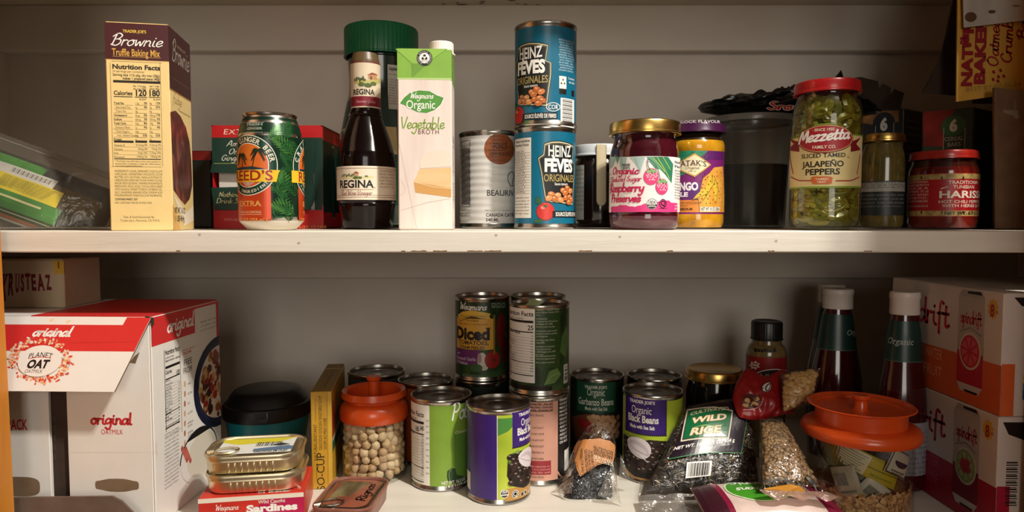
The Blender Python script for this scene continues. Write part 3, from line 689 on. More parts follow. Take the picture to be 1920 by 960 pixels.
# ginger beer can
def beer_can():
    x = at(508.5, 340, .740).x; y, z, r, h = .740, UP+GAP, .0332, .1225
    t = thing('soda_can', 'ginger beer can with green palm leaves standing in front of the torn red carton', 'can', (x, y, z))
    prof = [(.001, .006), (.018, .005), (.0215, .001), (.0235, 0), (.0255, .0012), (r-.0008, .0085), (r, .0105), (r, .098), (r-.0007, .101), (r-.0035, .1125), (r-.006, .118), (r-.0066, .1195), (r-.0055, .1205), (r-.0052, .1222), (r-.0062, .1228), (r-.0072, .1222), (r-.0078, .1195), (r-.010, .118), (.001, .118)]
    cream = mat('#ded6c6', .32, noise_amt=.02)
    MB().lathe(prof, (x, y, z), [cream]*6+[TIN]*(len(prof)-7), 72).build('can_body', t)
    mb = MB(); S = rnd(x, y, z, r, pcs([(.0, r-.001), (.0085, r-.0008), (.0105, r), (.098, r), (.101, r-.0007), (.1125, r-.0035), (.118, r-.0058)]), dv=.003)
    gcol = mat('#0b2b1c', .28, metal=.25, noise_amt=.1); wrap(mb, S, .0100, .1175, gcol, 16, off=.00008)
    A = Art(S, lift=.0001); leaf1, leaf2 = mat('#1f5229', .3, metal=.15, noise_amt=.15), mat('#3f7434', .3, metal=.15, noise_amt=.15)
    for x_, y_, l, a in [(515, 246, 40, .2), (552, 252, 46, 2.9), (520, 300, 48, .5), (548, 292, 46, 2.2), (508, 330, 50, .1), (552, 330, 44, 1.9), (520, 372, 50, 1.1), (545, 366, 46, 2.5), (512, 412, 52, .9), (552, 402, 46, 2.5), (540, 418, 34, 1.4), (500, 262, 34, .6), (560, 285, 40, 2.7), (534, 262, 30, 1.3), (558, 370, 40, 2.2)]:
        frond(A, x_, y_, l, a, R_.choice([leaf1, leaf1, leaf2]), n=8, wid=.50)
    for cx, mn in ((488, 1), (586, 0)):
        u, v = A.P(486, 309.5)
        cu = A.P(508.5, 340)[0]+(-44 if mn else 98)/A.k
        red = mat('#c1421c', .3, metal=.25, noise_amt=.05); w = 43/A.k
        v0 = .0102; vb = A.P(510, 305)[1]
        A.put([[(cu-w, v0), (cu+w, v0), (cu+w, vb), (cu-w, vb)]], red)
        def el(rx, ry, m, n=44): A.put([[(cu+rx/A.k*math.cos(2*math.pi*i/n), v+ry/A.k*math.sin(2*math.pi*i/n)) for i in range(n)]], m)
        el(56, 56.5, K('#e8e6da', rough=.35)); el(54.6, 55, mat('#0e3a2b', .3, noise_amt=.05)); el(41, 41.5, K('#e8e6da', rough=.35)); el(39.6, 40, ramp_mat('sunset_print', [(.3, '#c8491e'), (.7, '#e08a33')], 25, 2, .35))
        A.put([[(cu-38/A.k, v-8/A.k), (cu+38/A.k, v-8/A.k), (cu+32/A.k, v-22/A.k), (cu-32/A.k, v-22/A.k)]], K('#7ec3ea', rough=.3)); A.put([[(cu-38/A.k, v-4/A.k), (cu+10/A.k, v-2/A.k), (cu+34/A.k, v-7/A.k), (cu+8/A.k, v-9/A.k), (cu-38/A.k, v-8/A.k)]], K('#1b3140'))
        dk = K('#18261a')
        for sx_, h1, lean in ((-12, 20, -3), (10, 28, 12)):
            A.put(ribbon([(cu+sx_/A.k, v-6/A.k), (cu+(sx_+lean*.4)/A.k, v+h1*.5/A.k), (cu+(sx_+lean)/A.k, v+h1/A.k)], 1.8/A.k), dk)
            for a in (.1, .7, 2.4, 3.0, 3.7, -.6):
                q = [(cu+(sx_+lean+l*math.cos(a))/A.k, v+(h1+l*math.sin(a)-.06*l*l)/A.k) for l in (0, 5, 9, 14)]; A.put(ribbon(q, 3.6/A.k, taper=True), dk)
        for i in range(5): A.put(ribbon([(cu+(-16+i*3)/A.k, v-(29+i*2.3)/A.k), (cu+(0)/A.k, v-(27+i*2.3)/A.k), (cu+(16-i*3)/A.k, v-(30+i*2.3)/A.k)], 1.1/A.k), K('#dfe7e6'))
        sv = (cu, v)
        def arcw(word, a0, a1, hh, rx, ry, flip=False):
            n = len(word)
            for i, ch in enumerate(word):
                if ch == ' ': continue
                a = math.radians(a0+(a1-a0)*i/(n-1)); tr = serifs(glyph_tris(ch, .02)); sc = hh/A.k/.682; wd = max(p[0] for q in tr for p in q)
                rot = a-math.pi/2 if not flip else a+math.pi/2
                ox, oy = cu+rx/A.k*math.cos(a), v+ry/A.k*math.sin(a)
                A.put([[(ox+((X-wd/2)*sc)*math.cos(rot)-(Y-.34)*sc*math.sin(rot), oy+((X-wd/2)*sc)*math.sin(rot)+(Y-.34)*sc*math.cos(rot)) for X, Y in q] for q in tr], K('#e9e4cf', rough=.35))
        arcw('CRAFTED' if not mn else 'CRAFT GINGER BEER', 165 if not mn else 172, 60 if not mn else 12, 8.5, 47.5, 48)
        arcw('SINCE 1989' if not mn else 'REAL INGREDIENTS', 215, 325, 5, 48, 49, True)
        yv = K('#e3b92a', rough=.32)
        A.put([[(cu-60/A.k, v-31/A.k), (cu+53/A.k, v-31/A.k), (cu+57/A.k, v-14/A.k), (cu+60/A.k, v-9/A.k), (cu-60/A.k, v-8/A.k)]], yv)
        A.text('REED’S', cu-44/A.k, v-28/A.k, 18, K('#9c2318', rough=.35), x1=cu+47/A.k, bold=.02, serif=True, uv=True)
        g = K('#dba25a', rough=.35); A.text('EXTRA', cu-26/A.k, v-76/A.k, 9.5, g, x1=cu+27/A.k, bold=.015, serif=True, uv=True); A.text('NON-ALCOHOLIC', cu-22/A.k, v-89/A.k, 4, K('#e8cba4'), x1=cu+26/A.k, uv=True); A.box(cu-22/A.k, v-92/A.k, cu+26/A.k, v-91.4/A.k, K('#e8cba4'))
        A.text('12 FL OZ (355 mL)', cu-36/A.k, v-105/A.k, 6.4, g, x1=cu+36/A.k, uv=True, bold=.01)
    gr = K('#8d988a', rough=.35)
    A.para(463, 492, 236, 7.5, 4.5, ['FRESH', 'GINGER'], gr, bold=.03); A.rect(461, 229, 495, 229.8, gr); A.rect(459, 247.5, 493, 248.3, gr)
    A.into(mb); mb.build('label', t)
    m = MB(); zz = z+.1185
    m.tube([(x+.010*math.cos(a), y-.008+.0075*math.sin(a), zz+.001) for a in [2*math.pi*i/16 for i in range(16)]], .0011, TIN, 6, True); m.build('pull_tab', t)
beer_can()
# torn ginger beer carton, with the dark second carton beyond it
def beer_carton():
    p = at(401, 430, .83); p.z = UP+GAP; w = at(607, 430, .83).x-p.x
    C = Carton(p, 0, w, .085, .1245); t = thing('beverage_carton', 'torn open red and green ginger beer carton behind the palm leaf can', 'carton', C.base)
    red, grn = mat('#b3181c', .4, noise_amt=.04), mat('#133228', .42, noise_amt=.08)
    mb = MB(); th = .0012
    for lo, hi, m_ in [((0, 0, 0), (w, C.d, th), red), ((0, C.d-th, 0), (w, C.d, C.h), red), ((0, 0, 0), (th, C.d, C.h), red), ((w-th, 0, 0), (w, C.d, C.h), red), ((0, 0, C.h-th), (w, C.d, C.h), red)]: mb.box(lo, hi, m_, C.fr)
    # front wall with two torn windows
    def wall(x0, z0, x1, z1, m_): mb.box((x0, 0, z0), (x1, th, z1), m_, C.fr)
    f = lambda px: C.front.inv(px, 330)[0]; g = lambda py: C.front.inv(480, py)[1]
    xs = [0, f(424), f(470), f(576), f(594), w]
    wall(xs[0]+th, th, w-th, g(394), red); wall(th, g(394), xs[1]-.010, g(352), grn); wall(xs[1]-.010, g(394), w*.86, g(352), grn); wall(th, g(324), w-th, C.h-th, red); wall(xs[4]-.003, g(394), w-th, g(324), grn)
    wall(xs[2], g(352), xs[3]-.004, g(324), grn)
    mb.box((.006, .004, .004), (w-.006, .012, C.h*.55), mat('#cfc8bd', .6), C.fr)
    for i in range(2): mb.lathe([(.001, .118), (.026, .1175), (.0262, .1195), (.0272, .12), (.03, .11), (.0325, .10), (.0325, .012), (.024, .003), (.001, .003)], (C.p.x+.034+.068*i, C.p.y+.048, UP+.0022), [TIN, TIN, TIN, TIN, TIN, grn, TIN, TIN], 40)
    A = Art(C.front); wh = K('#d8cfc0')
    A.put([[(w*.0, g(258)), (w, g(258)), (w, g(324)), (w*.0, g(324))]], grn); A.put([[(f(600), g(258)), (w, g(258)), (w, g(385)), (f(600), g(385))]], grn)
    A.text('EXTRA', f(421), g(252), 9.5, K('#e6c9b4'), x1=f(480), serif=True, shear=.2, uv=True)
    for s_, x0, x1, y in (('America’s', 425, 486, 274), ('Original', 428, 478, 289), ('Ginger Beer', 414, 486, 301)): A.script(s_.replace('’', ''), x0, x1, y, 5.2, wh, w=.2, slant=.3)
    A.rect(401, 306, 470, 307, K('#9aa04a')); A.text('Real Ginger', 420, 320, 6, K('#b8a84a'), x1=480, shear=.2); A.rect(402, 308.5, 475, 322, mat('#1a3c2e', .45)); A.text('Real Ginger', 420, 319, 6, K('#b8a84a'), x1=482, shear=.2)
    A.script('Nothing Art', 410, 470, 369, 4.6, K('#c9c088'), w=.2, slant=.2); A.script('Drink Straight', 405, 485, 381, 4.6, K('#c9c088'), w=.2, slant=.2)
    A.text('NON-ALCOHOLIC', 421, 414, 5, K('#d98f88'), x1=475); A.text('4-12 FL OZ CANS', 560, 428, 5, K('#e6a25e'), x1=612)
    A.into(mb); A = Art(C.right); A.box(.0, C.h*.16, C.d, C.h*.86, mat('#0f2a22', .45))
    A.into(mb); mb.build('carton', t)
    m = MB(); fr = C.fr
    m.slab([(f(566), g(392)), (f(582), g(394)), (f(592), g(370)), (f(588), g(330)), (f(594), g(262)), (f(574), g(262))], -.0035, -.0023, grn, Matrix(((C.ux.x, 0, C.uy.x, C.p.x), (C.ux.y, 0, C.uy.y, C.p.y), (0, 1, 0, C.p.z), (0, 0, 0, 1)))); m.build('torn_flap', t)
    m = MB(); m.slab([(f(397), g(324)), (f(480), g(326)), (f(480), g(308)), (f(400), g(308))], -.004, -.003, grn, Matrix(((C.ux.x, 0, C.uy.x, C.p.x), (C.ux.y, 0, C.uy.y, C.p.y), (0, 1, 0, C.p.z), (0, 0, 0, 1))))
    m.slab([(f(398), g(352)), (f(480), g(350)), (f(480), g(393)), (f(403), g(393))], -.004, -.003, grn, Matrix(((C.ux.x, 0, C.uy.x, C.p.x), (C.ux.y, 0, C.uy.y, C.p.y), (0, 1, 0, C.p.z), (0, 0, 0, 1))))
    A = Art(Flat(C.p-C.uy*.0041, C.ux, C.uz)); A.script('Nothing Art', 410, 470, 369, 4.6, K('#c9c088'), w=.2, slant=.2); A.script('Drink Straight', 405, 485, 381, 4.6, K('#c9c088'), w=.2, slant=.2); A.into(m)
    m.build('torn_flap', t)
    p = at(318, 430, .885); p.z = UP+GAP; w2 = at(402, 430, .885).x-p.x
    C = Carton(p, 0, w2-.002, .16, .0995); t = thing('beverage_carton', 'black green carton with a red top mostly hidden behind the brownie box', 'carton', C.base)
    mb = MB(); C.solid(mb, mat('#0d1a17', .5), .002); A = Art(C.front); A.box(.0, C.h*.88, C.w, C.h-.0003, mat('#7c1a17', .45)); A.into(mb)
    A = Art(C.top); A.box(0, 0, C.w, C.d, mat('#6d1614', .45)); A.into(mb); mb.build('carton', t)
    m = MB(); m.box((C.w*.48, .004, C.h+.0002), (C.w*.52, C.d-.004, C.h+.0008), mat('#4b1210', .5), C.fr); m.build('top_flap', t)
beer_carton()
# big green-lidded jar at the back
def gummy_jar():
    x, y, z = at(717, 250, .955).x, .955, UP+GAP; ht = zpx(56, .955)-z; hl = zpx(97, .91)-z
    t = thing('vitamin_jar', 'large green plastic jar with a ribbed green lid behind the vinegar bottle', 'jar', (x, y, z))
    pr = [(.001, .002), (.046, .001), (.055, .006), (.0575, .02), (.0575, .105), (.0555, .13), (.0500, .158), (.045, .18), (.044, .20), (.0455, hl-.004), (.044, hl-.002), (.044, hl+.004)]
    MB().lathe(pr, (x, y, z), mat('#10291c', .16, noise_amt=.2, scale=30, coat=.4), 72).build('jar_body', t)
    S = rnd(x, y, z, .0575, pcs([(b_, a_) for a_, b_ in pr[2:]]), dv=.006); mb = MB()
    wrap(mb, S, .03, .172, mat('#14362a', .3), 24, off=.0003); A = Art(S, lift=.0004)
    w = K('#e3e0d4'); A.script('fib', 650, 684, 234, 19, w, w=.34, slant=.3, rot=.1)
    cr = K('#cbb27e'); u0, v0 = A.P(700, 284); u0 = A.P(648, 255)[0]; A.box(u0-.03, A.P(660, 290)[1], .03, A.P(660, 239)[1], cr); A.text('PROBIOTIC', u0-.028, A.P(650, 255)[1], 10, BLACK, x1=u0+.018, bold=.03, uv=True); A.text('COMPLEX', u0-.028, A.P(650, 269)[1], 10, BLACK, x1=u0+.012, bold=.03, uv=True)
    A.rect(727, 122, 752, 205, K('#cfcabd')); A.text('Supplement Facts', 729, 131, 6, BLACK, al='l', bold=.03, sx=.8); A.para(729, 751, 140, 5, 2.6, ['Serving Size 2', 'Amount Per', 'Calories 15', 'Total Carb 5g', 'Fiber 3g 11%', 'Sugars 2g', 'Vitamin B', 'Vitamin D', 'Zinc 2mg', 'Probiotic', 'Cultures', 'Other'], BLACK)
    A.into(mb); mb.build('label', t)
    lid_on(t, (x, y), .0500, z+hl, z+ht, mat('#0f6b45', .35, noise_amt=.05), knurl=56)
gummy_jar()
# vinegar bottle
def vinegar():
    y = .802; x = at(688, 340, y).x-.0003; z = UP+GAP; V = lambda py: zpx(py, y-.025)-z
    t = thing('vinegar_bottle', 'dark red wine vinegar bottle with cream labels standing against the broth carton', 'bottle', (x, y, z)); R = .0340
    top = zpx(102, y)-z
    pr = [(.001, .002), (.024, .0), (.027, .002), (.0285, .012), (.0288, .018), (.0305, .026), (.0308, .0285), (.0302, .030), (.0316, V(377)), (R/1.066, V(374)), (R/1.066, V(311)), (.0322, V(304)), (.0312, V(298)), (.0316, V(294)), (.0306, V(290)), (.0308, V(286)), (.0297, V(282)), (.0262, V(258)), (.0218, V(236)), (.0192, V(222)), (.0177, V(216)), (.0181, V(213)), (.0172, V(210)), (.0175, V(206)), (.0165, V(202)), (.0158, V(196)), (.0155, V(120)), (.0150, V(113)), (.013, V(111))]
    pr = [(a_*1.066, b_) for a_, b_ in pr]
    dark = mat('#0f0606', .12, noise_amt=.2, scale=20, coat=.0, spec=.35)
    MB().lathe(pr, (x, y, z), dark, 72).build('bottle_body', t)
    S = rnd(x, y, z, R); mb = MB(); paper = mat('#e9dcc6', .5, noise_amt=.03)
    wrap(mb, S, V(375), V(312), paper, 2, .0001); A = Art(S, lift=.00014); rd = K('#7d2230')
    for yy in (315, 369.5, 365.5): A.box(-.09, A.P(688, yy)[1]-.0004, .09, A.P(688, yy)[1], rd)
    grn, ol = K('#8c9a52'), K('#55692f')
    A.fan([(640, 335), (645, 330), (660, 329), (676, 331), (700, 330), (700, 334), (672, 336)], K('#d8d09a'))
    for i in range(9): A.ell(642+i*2.6, 330-(i % 3)*1.2, 1.3, 3.2 if i % 2 else 2.0, K('#4e5a34'), n=10)
    A.rect(664, 324, 672, 331, K('#c09a78')); A.fan([(662, 325), (668, 321), (674, 325)], K('#a05038')); A.ell(667, 333, 5.2, 2.6, ol); A.ell(675, 333, 4, 2.2, ol); A.rect(684, 329, 690, 332, ol)
    A.text('REGINA', 638, 352.5, 13.5, BLACK, x1=701, bold=.03); A.ell(703, 352, .9, .9, BLACK, n=8)
    A.rect(640, 355, 700, 355.6, rd); A.script('Red Wine Vinegar', 641, 697, 366.5, 4.6, rd, w=.18, slant=.25)
    A.para(712, 738, 322, 6, 3.2, ['INGREDIENTS:', 'RED WINE', 'VINEGAR, WATER', 'NATURALLY', 'AGED', 'ACIDITY 5%'], K('#8a5a3a'))
    A.into(mb); mb.build('label', t)
    S = rnd(x, y, z, .0169); mb = MB(); v0, v1 = V(205), V(114); wrap(mb, S, v0, v1, mat('#d6c8ae', .5, noise_amt=.03), 2, .0003); A = Art(S, lift=.00035)
    ym = lambda py: A.P(690, py)[1]
    A.box(-.05, ym(199), .05, ym(180.5), K('#7d1a2c')); A.box(-.05, ym(117), .05, ym(115.5), rd)
    A.fan([(664, 156), (670, 148), (690, 150), (716, 146), (716, 154), (690, 160)], K('#b9b06a'))
    for i in range(7): A.ell(666+i*3, 150-(i % 3)*1.5, 1.5, 5 if i % 2 else 3, K('#3d4a2c'), n=10)
    A.rect(690, 140, 706, 149, K('#b98a60')); A.fan([(688, 141), (697, 136), (708, 141)], K('#8e4630')); A.rect(694, 143, 697, 149, K('#5a3a28')); A.ell(678, 158, 6, 4, ol); A.ell(690, 160, 7, 4, K('#4a5a28')); A.ell(700, 157, 6, 3.6, ol)
    A.text('REGINA', 663.5, 178, 9.5, BLACK, x1=702, bold=.03); A.text('Gourmet Quality', 668, 193, 5, K('#d0a0a0'), x1=703, shear=.2)
    A.into(mb); mb.build('neck_label', t)
    mb = MB(); mb.lathe([(.014, z+V(114)), (.0162, z+V(113.5)), (.0164, z+V(108)), (.0158, z+V(104)), (.014, z+top), (.0005, z+top)], (x, y, 0), mat('#5c4a2e', .4), 48); mb.build('cap', t)
vinegar()
# broth carton
def broth():
    y = .745; p = at(747.5, 433, y); p.z = UP+GAP; w = at(848, 433, y).x-p.x; h = zpx(91, y)-p.z
    C = Carton(p, 2.2, w, .062, h-.0005); t = thing('broth_carton', 'white and green vegetable broth carton with a white screw cap', 'carton', C.base)
    pap = ramp_mat('pale_plank_print', [(.2, '#d9c6bd'), (.5, '#e7d8d0'), (.8, '#efe3dc')], 14, 5, .38, (4, 1, .5)); grn, dg = mat('#7fae3d', .4, noise_amt=.06), mat('#4b7d2a', .4)
    mb = MB(); C.solid(mb, pap, .0012); A = Art(C.front); v = lambda py: A.P(800, py)[1]; d = C.d
    A.box(.0, v(146), w, h-.0008, grn); A.put([[(0, v(146)), (w, v(146)), (w, v(150)), (0, v(149))]], K('#b5cf86'))
    dgl = K('#5d8c2d'); A.line([(742, 92), (772, 119), (773, 144)], 1.2, dgl); A.line([(838, 92), (800, 119), (776, 142)], 1.2, dgl); A.quad([(742, 91.5), (838, 91.5), (800, 119), (773, 119)], mat('#8cba47', .4)); A.quad([(773, 119), (800, 119), (776, 143), (773, 143)], mat('#6b9a33', .4))
    A.ell(796, 109, 14.5, 14.5, K('#1d1c1b'), 36); A.ell(796, 109, 9.6, 9.6, WHITE, 30); A.circ('PLEASE RECYCLE PROTECTS', 796, 109, 10.6, 2.4, WHITE, 90, 300)
    for a in (90, 210, 330):
        ca, sa = math.cos(math.radians(a)), math.sin(math.radians(a)); A.ell(796+3.4*ca, 108-3.4*sa, 2.6, 2.6, BLACK, 12)
    A.ell(796, 108, 2.2, 2.0, WHITE, 10); A.text('RECYCLE', 796, 116, 2.6, BLACK)
    # leaf badge
    top = [(748, 194), (756, 183), (768, 173), (786, 168.5), (806, 170), (820, 178), (834, 183)]; bot = [(828, 196), (816, 207), (800, 213), (782, 211), (766, 203), (756, 197)]
    A.fan(top+bot, K('#f4f0e6'), (790, 190)); sc = lambda q, f=.93: [(790+(a-790)*f, 190.5+(b_-190.5)*f) for a, b_ in q]
    A.fan(sc(top+bot, .955), K('#3b7a28'), (790, 190)); A.fan(sc(top+bot, .915), mat('#4c9230', .4), (790, 190))
    A.script('Wegmans', 768, 812, 184.5, 5.4, WHITE, w=.26, slant=.3); A.text('Organic', 762, 203.5, 15, WHITE, x1=816, bold=.01, sx=1)
    A.script('Vegetable', 751, 833, 241, 10.5, K('#7a9c2c'), w=.22, slant=.1); A.text('BROTH', 784, 251.5, 8.8, K('#7a4a46'), x1=823, bold=.005, sp=1.15)
    gl = K('#cdb9af')
    A.line([(748, 268), (764, 345), (782, 432)], 1.0, gl); A.line([(750, 395), (800, 380), (845, 372)], .8, gl); A.line([(752, 340), (760, 352), (757, 362), (750, 366)], .8, gl, True)
    wd = ramp_mat('cutting_board_print', [(.2, '#d9ac70'), (.5, '#e5bf88'), (.8, '#edcfa2')], 10, 4, .4, (1, 1, 6))
    A.quad([(776, 341), (787, 317), (846, 314), (846, 356)], wd); A.quad([(776, 341), (846, 353), (846, 370), (779, 361)], K('#cf9a55')); A.line([(776, 341), (811, 350), (846, 354)], 1.0, K('#f0d9b2'))
    A.fan([(787, 300), (800, 285), (830, 281), (846, 288), (846, 312), (788, 316)], ramp_mat('pale_glow_print', [(.3, '#e9d6c4'), (.7, '#efdfd2')], 8, 2, .4))
    A.into(mb)
    A = Art(C.right); A.box(.0, h*.83, d, h-.001, mat('#6d9c36', .4)); nutrition(A, 848.5, 250, 851.6, 330, '10'); A.para(849, 851.6, 345, 6, 3, ['INGREDIENTS', 'ORGANIC', 'CARROT', 'CELERY', 'ONION', 'WATER'], BLACK); A.box(d*.1, h*.05, d*.6, h*.12, WHITE)
    A.into(mb); mb.build('carton', t)
    cx, cy = C.p+C.ux*w*.78+C.uy*d*.55, 0; m = MB(); zt = C.p.z+h
    m.lathe([(.0005, zt+.0005), (.0155, zt+.0005), (.0155, zt+.002), (.0135, zt+.0022), (.0135, zt+.0135), (.0125, zt+.0147), (.0005, zt+.0147)], (cx.x, cx.y, 0), mat('#e8e0d8', .4, noise_amt=.02), 120, wob=lambda a, q: 1+(.008*math.cos(a*30) if zt+.002 < q < zt+.0142 else 0)); m.build('cap', t)
    m = MB(); m.box((.0, d*.02, C.h+.0002), (w*.5, d*.5, C.h+.001), grn, C.fr); m.build('top_fold', t)
broth()
# white ribbed syrup can
def syrup():
    y = .893; x = at(924, 340, y).x; h = zpx(252, y)-UP
    def art(A):
        A.ell(937.5, 279, 30, 29, mat('#8a4b26', .4, noise_amt=.08)); A.text('FONCÉ', 925, 279, 10.5, K('#2a140c'), x1=951, bold=.01, serif=True); A.rect(916, 282, 958, 282.8, K('#4a2412')); A.text('GOÛT ROBUSTE', 917, 292, 6.5, K('#2a140c'), x1=957, serif=True)
        A.text('BEAURIVAGE', 913, 367, 10.5, K('#2c2a2a'), al='l', sx=.92, bold=.012)
        A.line([(958, 350), (953, 340), (953, 328), (960, 322), (964, 330), (960, 348), (972, 342), (978, 330), (970, 324)], 1.6, K('#4a4645'), True)
        A.text('PRODUIT DU QUÉBEC, CANADA', 910, 396, 2.6, K('#6a6664'), x1=975); A.text('CANADA CATÉGORIE A', 911, 406, 6, K('#2a2828'), al='l', sx=.9, bold=.025); A.text('540 ML', 911, 415, 5.6, K('#2a2828'), x1=936, bold=.025)
        A.frame(866, 264, 882, 388, .9, K('#3a3838'))
        for i in range(15): A.text('Teneur %d' % (i*7), 867.5, 276+i*7.6, 3.2, K('#4a4646'), al='l', sx=.6); A.rect(867, 277.5+i*7.6, 881.5, 278, K('#6a6664'))
        A.para(862, 882, 396, 5, 2.4, ['FABRIQUÉ AU', 'QUÉBEC PAR', 'ÉRABLIÈRE'], K('#6a6664'))
    food_can(x, y, UP+GAP, .0440, h, 'white ribbed syrup can with a brown round badge, left of the blue bean cans', mat('#cfccc8', .34, noise_amt=.03), art, ribs=13)
syrup()
# two blue bean cans, one on the other
def bean_art(dx, up, right):
    """the blue bean label; dx, up move it from where it sits on the lower can"""
    def art(A):
        u0, v0 = A.P(1021, 340-up)
        X = lambda px: u0+(px-1021)/A.k+dx; Y = lambda py: v0-(py-340)/A.k
        q = lambda pts, m: A.put([[(X(a), Y(b)) for a, b in pts]], m)
        def shield(s_, m):
            pts = [(1021, 271), (1034, 267), (1050, 266), (1070, 268), (1088, 272), (1084, 300), (1094, 304), (1094, 325), (1086, 383), (1023, 377), (1015, 325), (1009, 297), (1019, 290)]
            c = (1052, 322); p2 = [(c[0]+(a-c[0])*s_, c[1]+(b-c[1])*s_) for a, b in pts]
            A.put([[(X(c[0]), Y(c[1])), (X(a[0]), Y(a[1])), (X(b[0]), Y(b[1]))] for b, a in zip(p2, p2[1:]+p2[:1])], m)
        shield(1.03, BLACK); shield(1.0, K('#d9cfa8')); shield(.965, K('#131619')); shield(.94, K('#8c7f5a')); shield(.925, K('#14171a'))
        def tx(s_, x0, x1, yb, hh, m, **kw): A.text(s_, X(x0), Y(yb), hh, m, x1=X(x1), uv=True, **kw)
        tx('HEINZ', 1028, 1078, 294, 20, K('#e9e6e0'), bold=.02, arc=-1.5); tx('FÈVES', 1021, 1083, 321, 22, K('#f2efe9'), bold=.05); tx('ORIGINALES', 1020, 1088, 340, 13, K('#b9a261'), bold=.005); tx('Sauce tomate', 1040, 1069, 347, 5, WHITE, bold=.01)
        cols = [K('#cf7d45'), K('#d98e56'), K('#c26b35'), K('#d69a66')]; rn = random.Random(4)
        for px, py in [(1034, 364), (1046, 366), (1058, 357), (1068, 352), (1076, 357), (1040, 372), (1052, 374), (1064, 370), (1074, 369), (1062, 361), (1029, 371), (1078, 373), (1071, 378)]:
            a = rn.uniform(-.5, .5); c = (X(px), Y(py)); el = lambda rx, ry, m, ox=0, oy=0: A.put([[(c[0]+(ox+rx*math.cos(t_)*math.cos(a)-ry*math.sin(t_)*math.sin(a))/A.k, c[1]+(oy+rx*math.cos(t_)*math.sin(a)+ry*math.sin(t_)*math.cos(a))/A.k) for t_ in [2*math.pi*i/14 for i in range(14)]]], m)
            el(7.6, 5.8, K('#5a2812')); el(7, 5.2, rn.choice(cols)); el(2.4, 1.2, K('#f0c49a'), -1.5, 2)
        def E_(px, py, rx, ry, m): A.put([[(X(px)+rx/A.k*math.cos(2*math.pi*i/24), Y(py)+ry/A.k*math.sin(2*math.pi*i/24)) for i in range(24)]], m)
        E_(1023, 396, 17.5, 17, K('#8f1a18')); E_(1023, 395.5, 16.5, 16, mat('#c4302a', .35, noise_amt=.1)); E_(1018, 389, 4, 3, K('#e8857a'))
        for a in range(5):
            t_ = a*1.25; A.put(ribbon([(X(1023), Y(386)), (X(1023+5*math.cos(t_)), Y(386-3.5*math.sin(t_)))], 2/A.k, taper=True), K('#3d5b28'))
        q([(1006, 368), (1014, 372), (1016, 384), (1004, 380)], K('#2f5a33')); q([(1000, 412), (1016, 409), (1020, 415), (1004, 417)], K('#2f5a33'))
        q([(1036, 395), (1106, 395), (1106, 407), (1036, 407)], K('#101418')); tx('SOURCE ÉLEVÉE DE FIBRES', 1042, 1104, 404.5, 7, K('#f2efe9'), bold=.02)
        if right:                                            # the back of the wrap, seen on the upper can
            def E2(px, py, rx, ry, w, m): A.put(ribbon([(X(px)+rx/A.k*math.cos(2*math.pi*i/30), Y(py)+ry/A.k*math.sin(2*math.pi*i/30)) for i in range(31)], w/A.k, cap=False), m)
            E2(1098, 385, 12.5, 7.6, 1.2, WHITE); tx('COR', 1089, 1107, 389, 8, WHITE, bold=.01); tx('390 mL', 1086, 1100, 418, 5, WHITE, bold=.02)
            q([(1113, 367), (1152, 367), (1152, 424), (1113, 422)], WHITE)
            for i in range(19):
                f = 373+i*2.5; q([(1117, f-4), (1144, f-4), (1144, f-4+[1.0, 1.6, .8][i % 3]), (1117, f-4+[1.0, 1.6, .8][i % 3])], BLACK)
            for i in range(13): tx(['FÈVES BLANCHES', 'EAU, TOMATES', 'SUCRE, SEL', 'VINAIGRE BLANC', 'AMIDON DE MAÏS', 'POUDRE OIGNON', 'ÉPICES, CELERI'][i % 7], 1109+(i % 3), 1150-(i*5 % 7), 262+i*4.6, 2.6, K('#c7d6da'))
            q([(1110, 327), (1126, 327), (1126, 350), (1110, 350)], K('#e8e6e0')); q([(1110, 350), (1126, 350), (1126, 360), (1110, 360)], BLACK)
            for a in (90, 210, 330):
                ca, sa = math.cos(math.radians(a)), math.sin(math.radians(a)); c = (X(1118+4*ca), Y(338-4.4*sa)); A.put([[(c[0]+2.6/A.k*math.cos(math.radians(a+120*i)), c[1]+2.6/A.k*math.sin(math.radians(a+120*i))) for i in range(3)]], BLACK)
            q([(1141, 350), (1152, 350), (1152, 361), (1141, 361)], BLACK); tx('Contient', 1131, 1152, 331, 4, WHITE); tx('du blé', 1133, 1152, 338, 4, WHITE)
        else:
            q([(945, 258), (995, 258), (995, 408), (945, 408)], K('#e6dfd4')); nut = K('#2a2622')
            tx('Valeur nutritive', 950, 992, 266, 5, nut, bold=.02); tx('Nutrition Facts', 950, 990, 273, 4.4, nut, bold=.02)
            for i in range(16): tx(['Calories 170', 'Lipides 0.5 g', 'saturés 0.1 g', 'Glucides 34 g', 'Fibres 10 g', 'Sucres 11 g', 'Protéines 8 g', 'Sodium 440 mg'][i % 8], 950, 978+(i*3 % 7), 284+i*5.1, 2.8, nut); q([(948, 285.6+i*5.1), (993, 285.6+i*5.1), (993, 286.1+i*5.1), (948, 286.1+i*5.1)], nut)
            for i in range(6): tx(['Ingrédients: haricots, tomates', 'eau, sucre, vinaigre, sel', 'amidon, épices, oignon', 'Produit du Canada 390 mL', 'Ingredients: beans, tomato', 'water, sugar, vinegar'][i], 948, 991, 371+i*6, 2.8, nut)
    return art
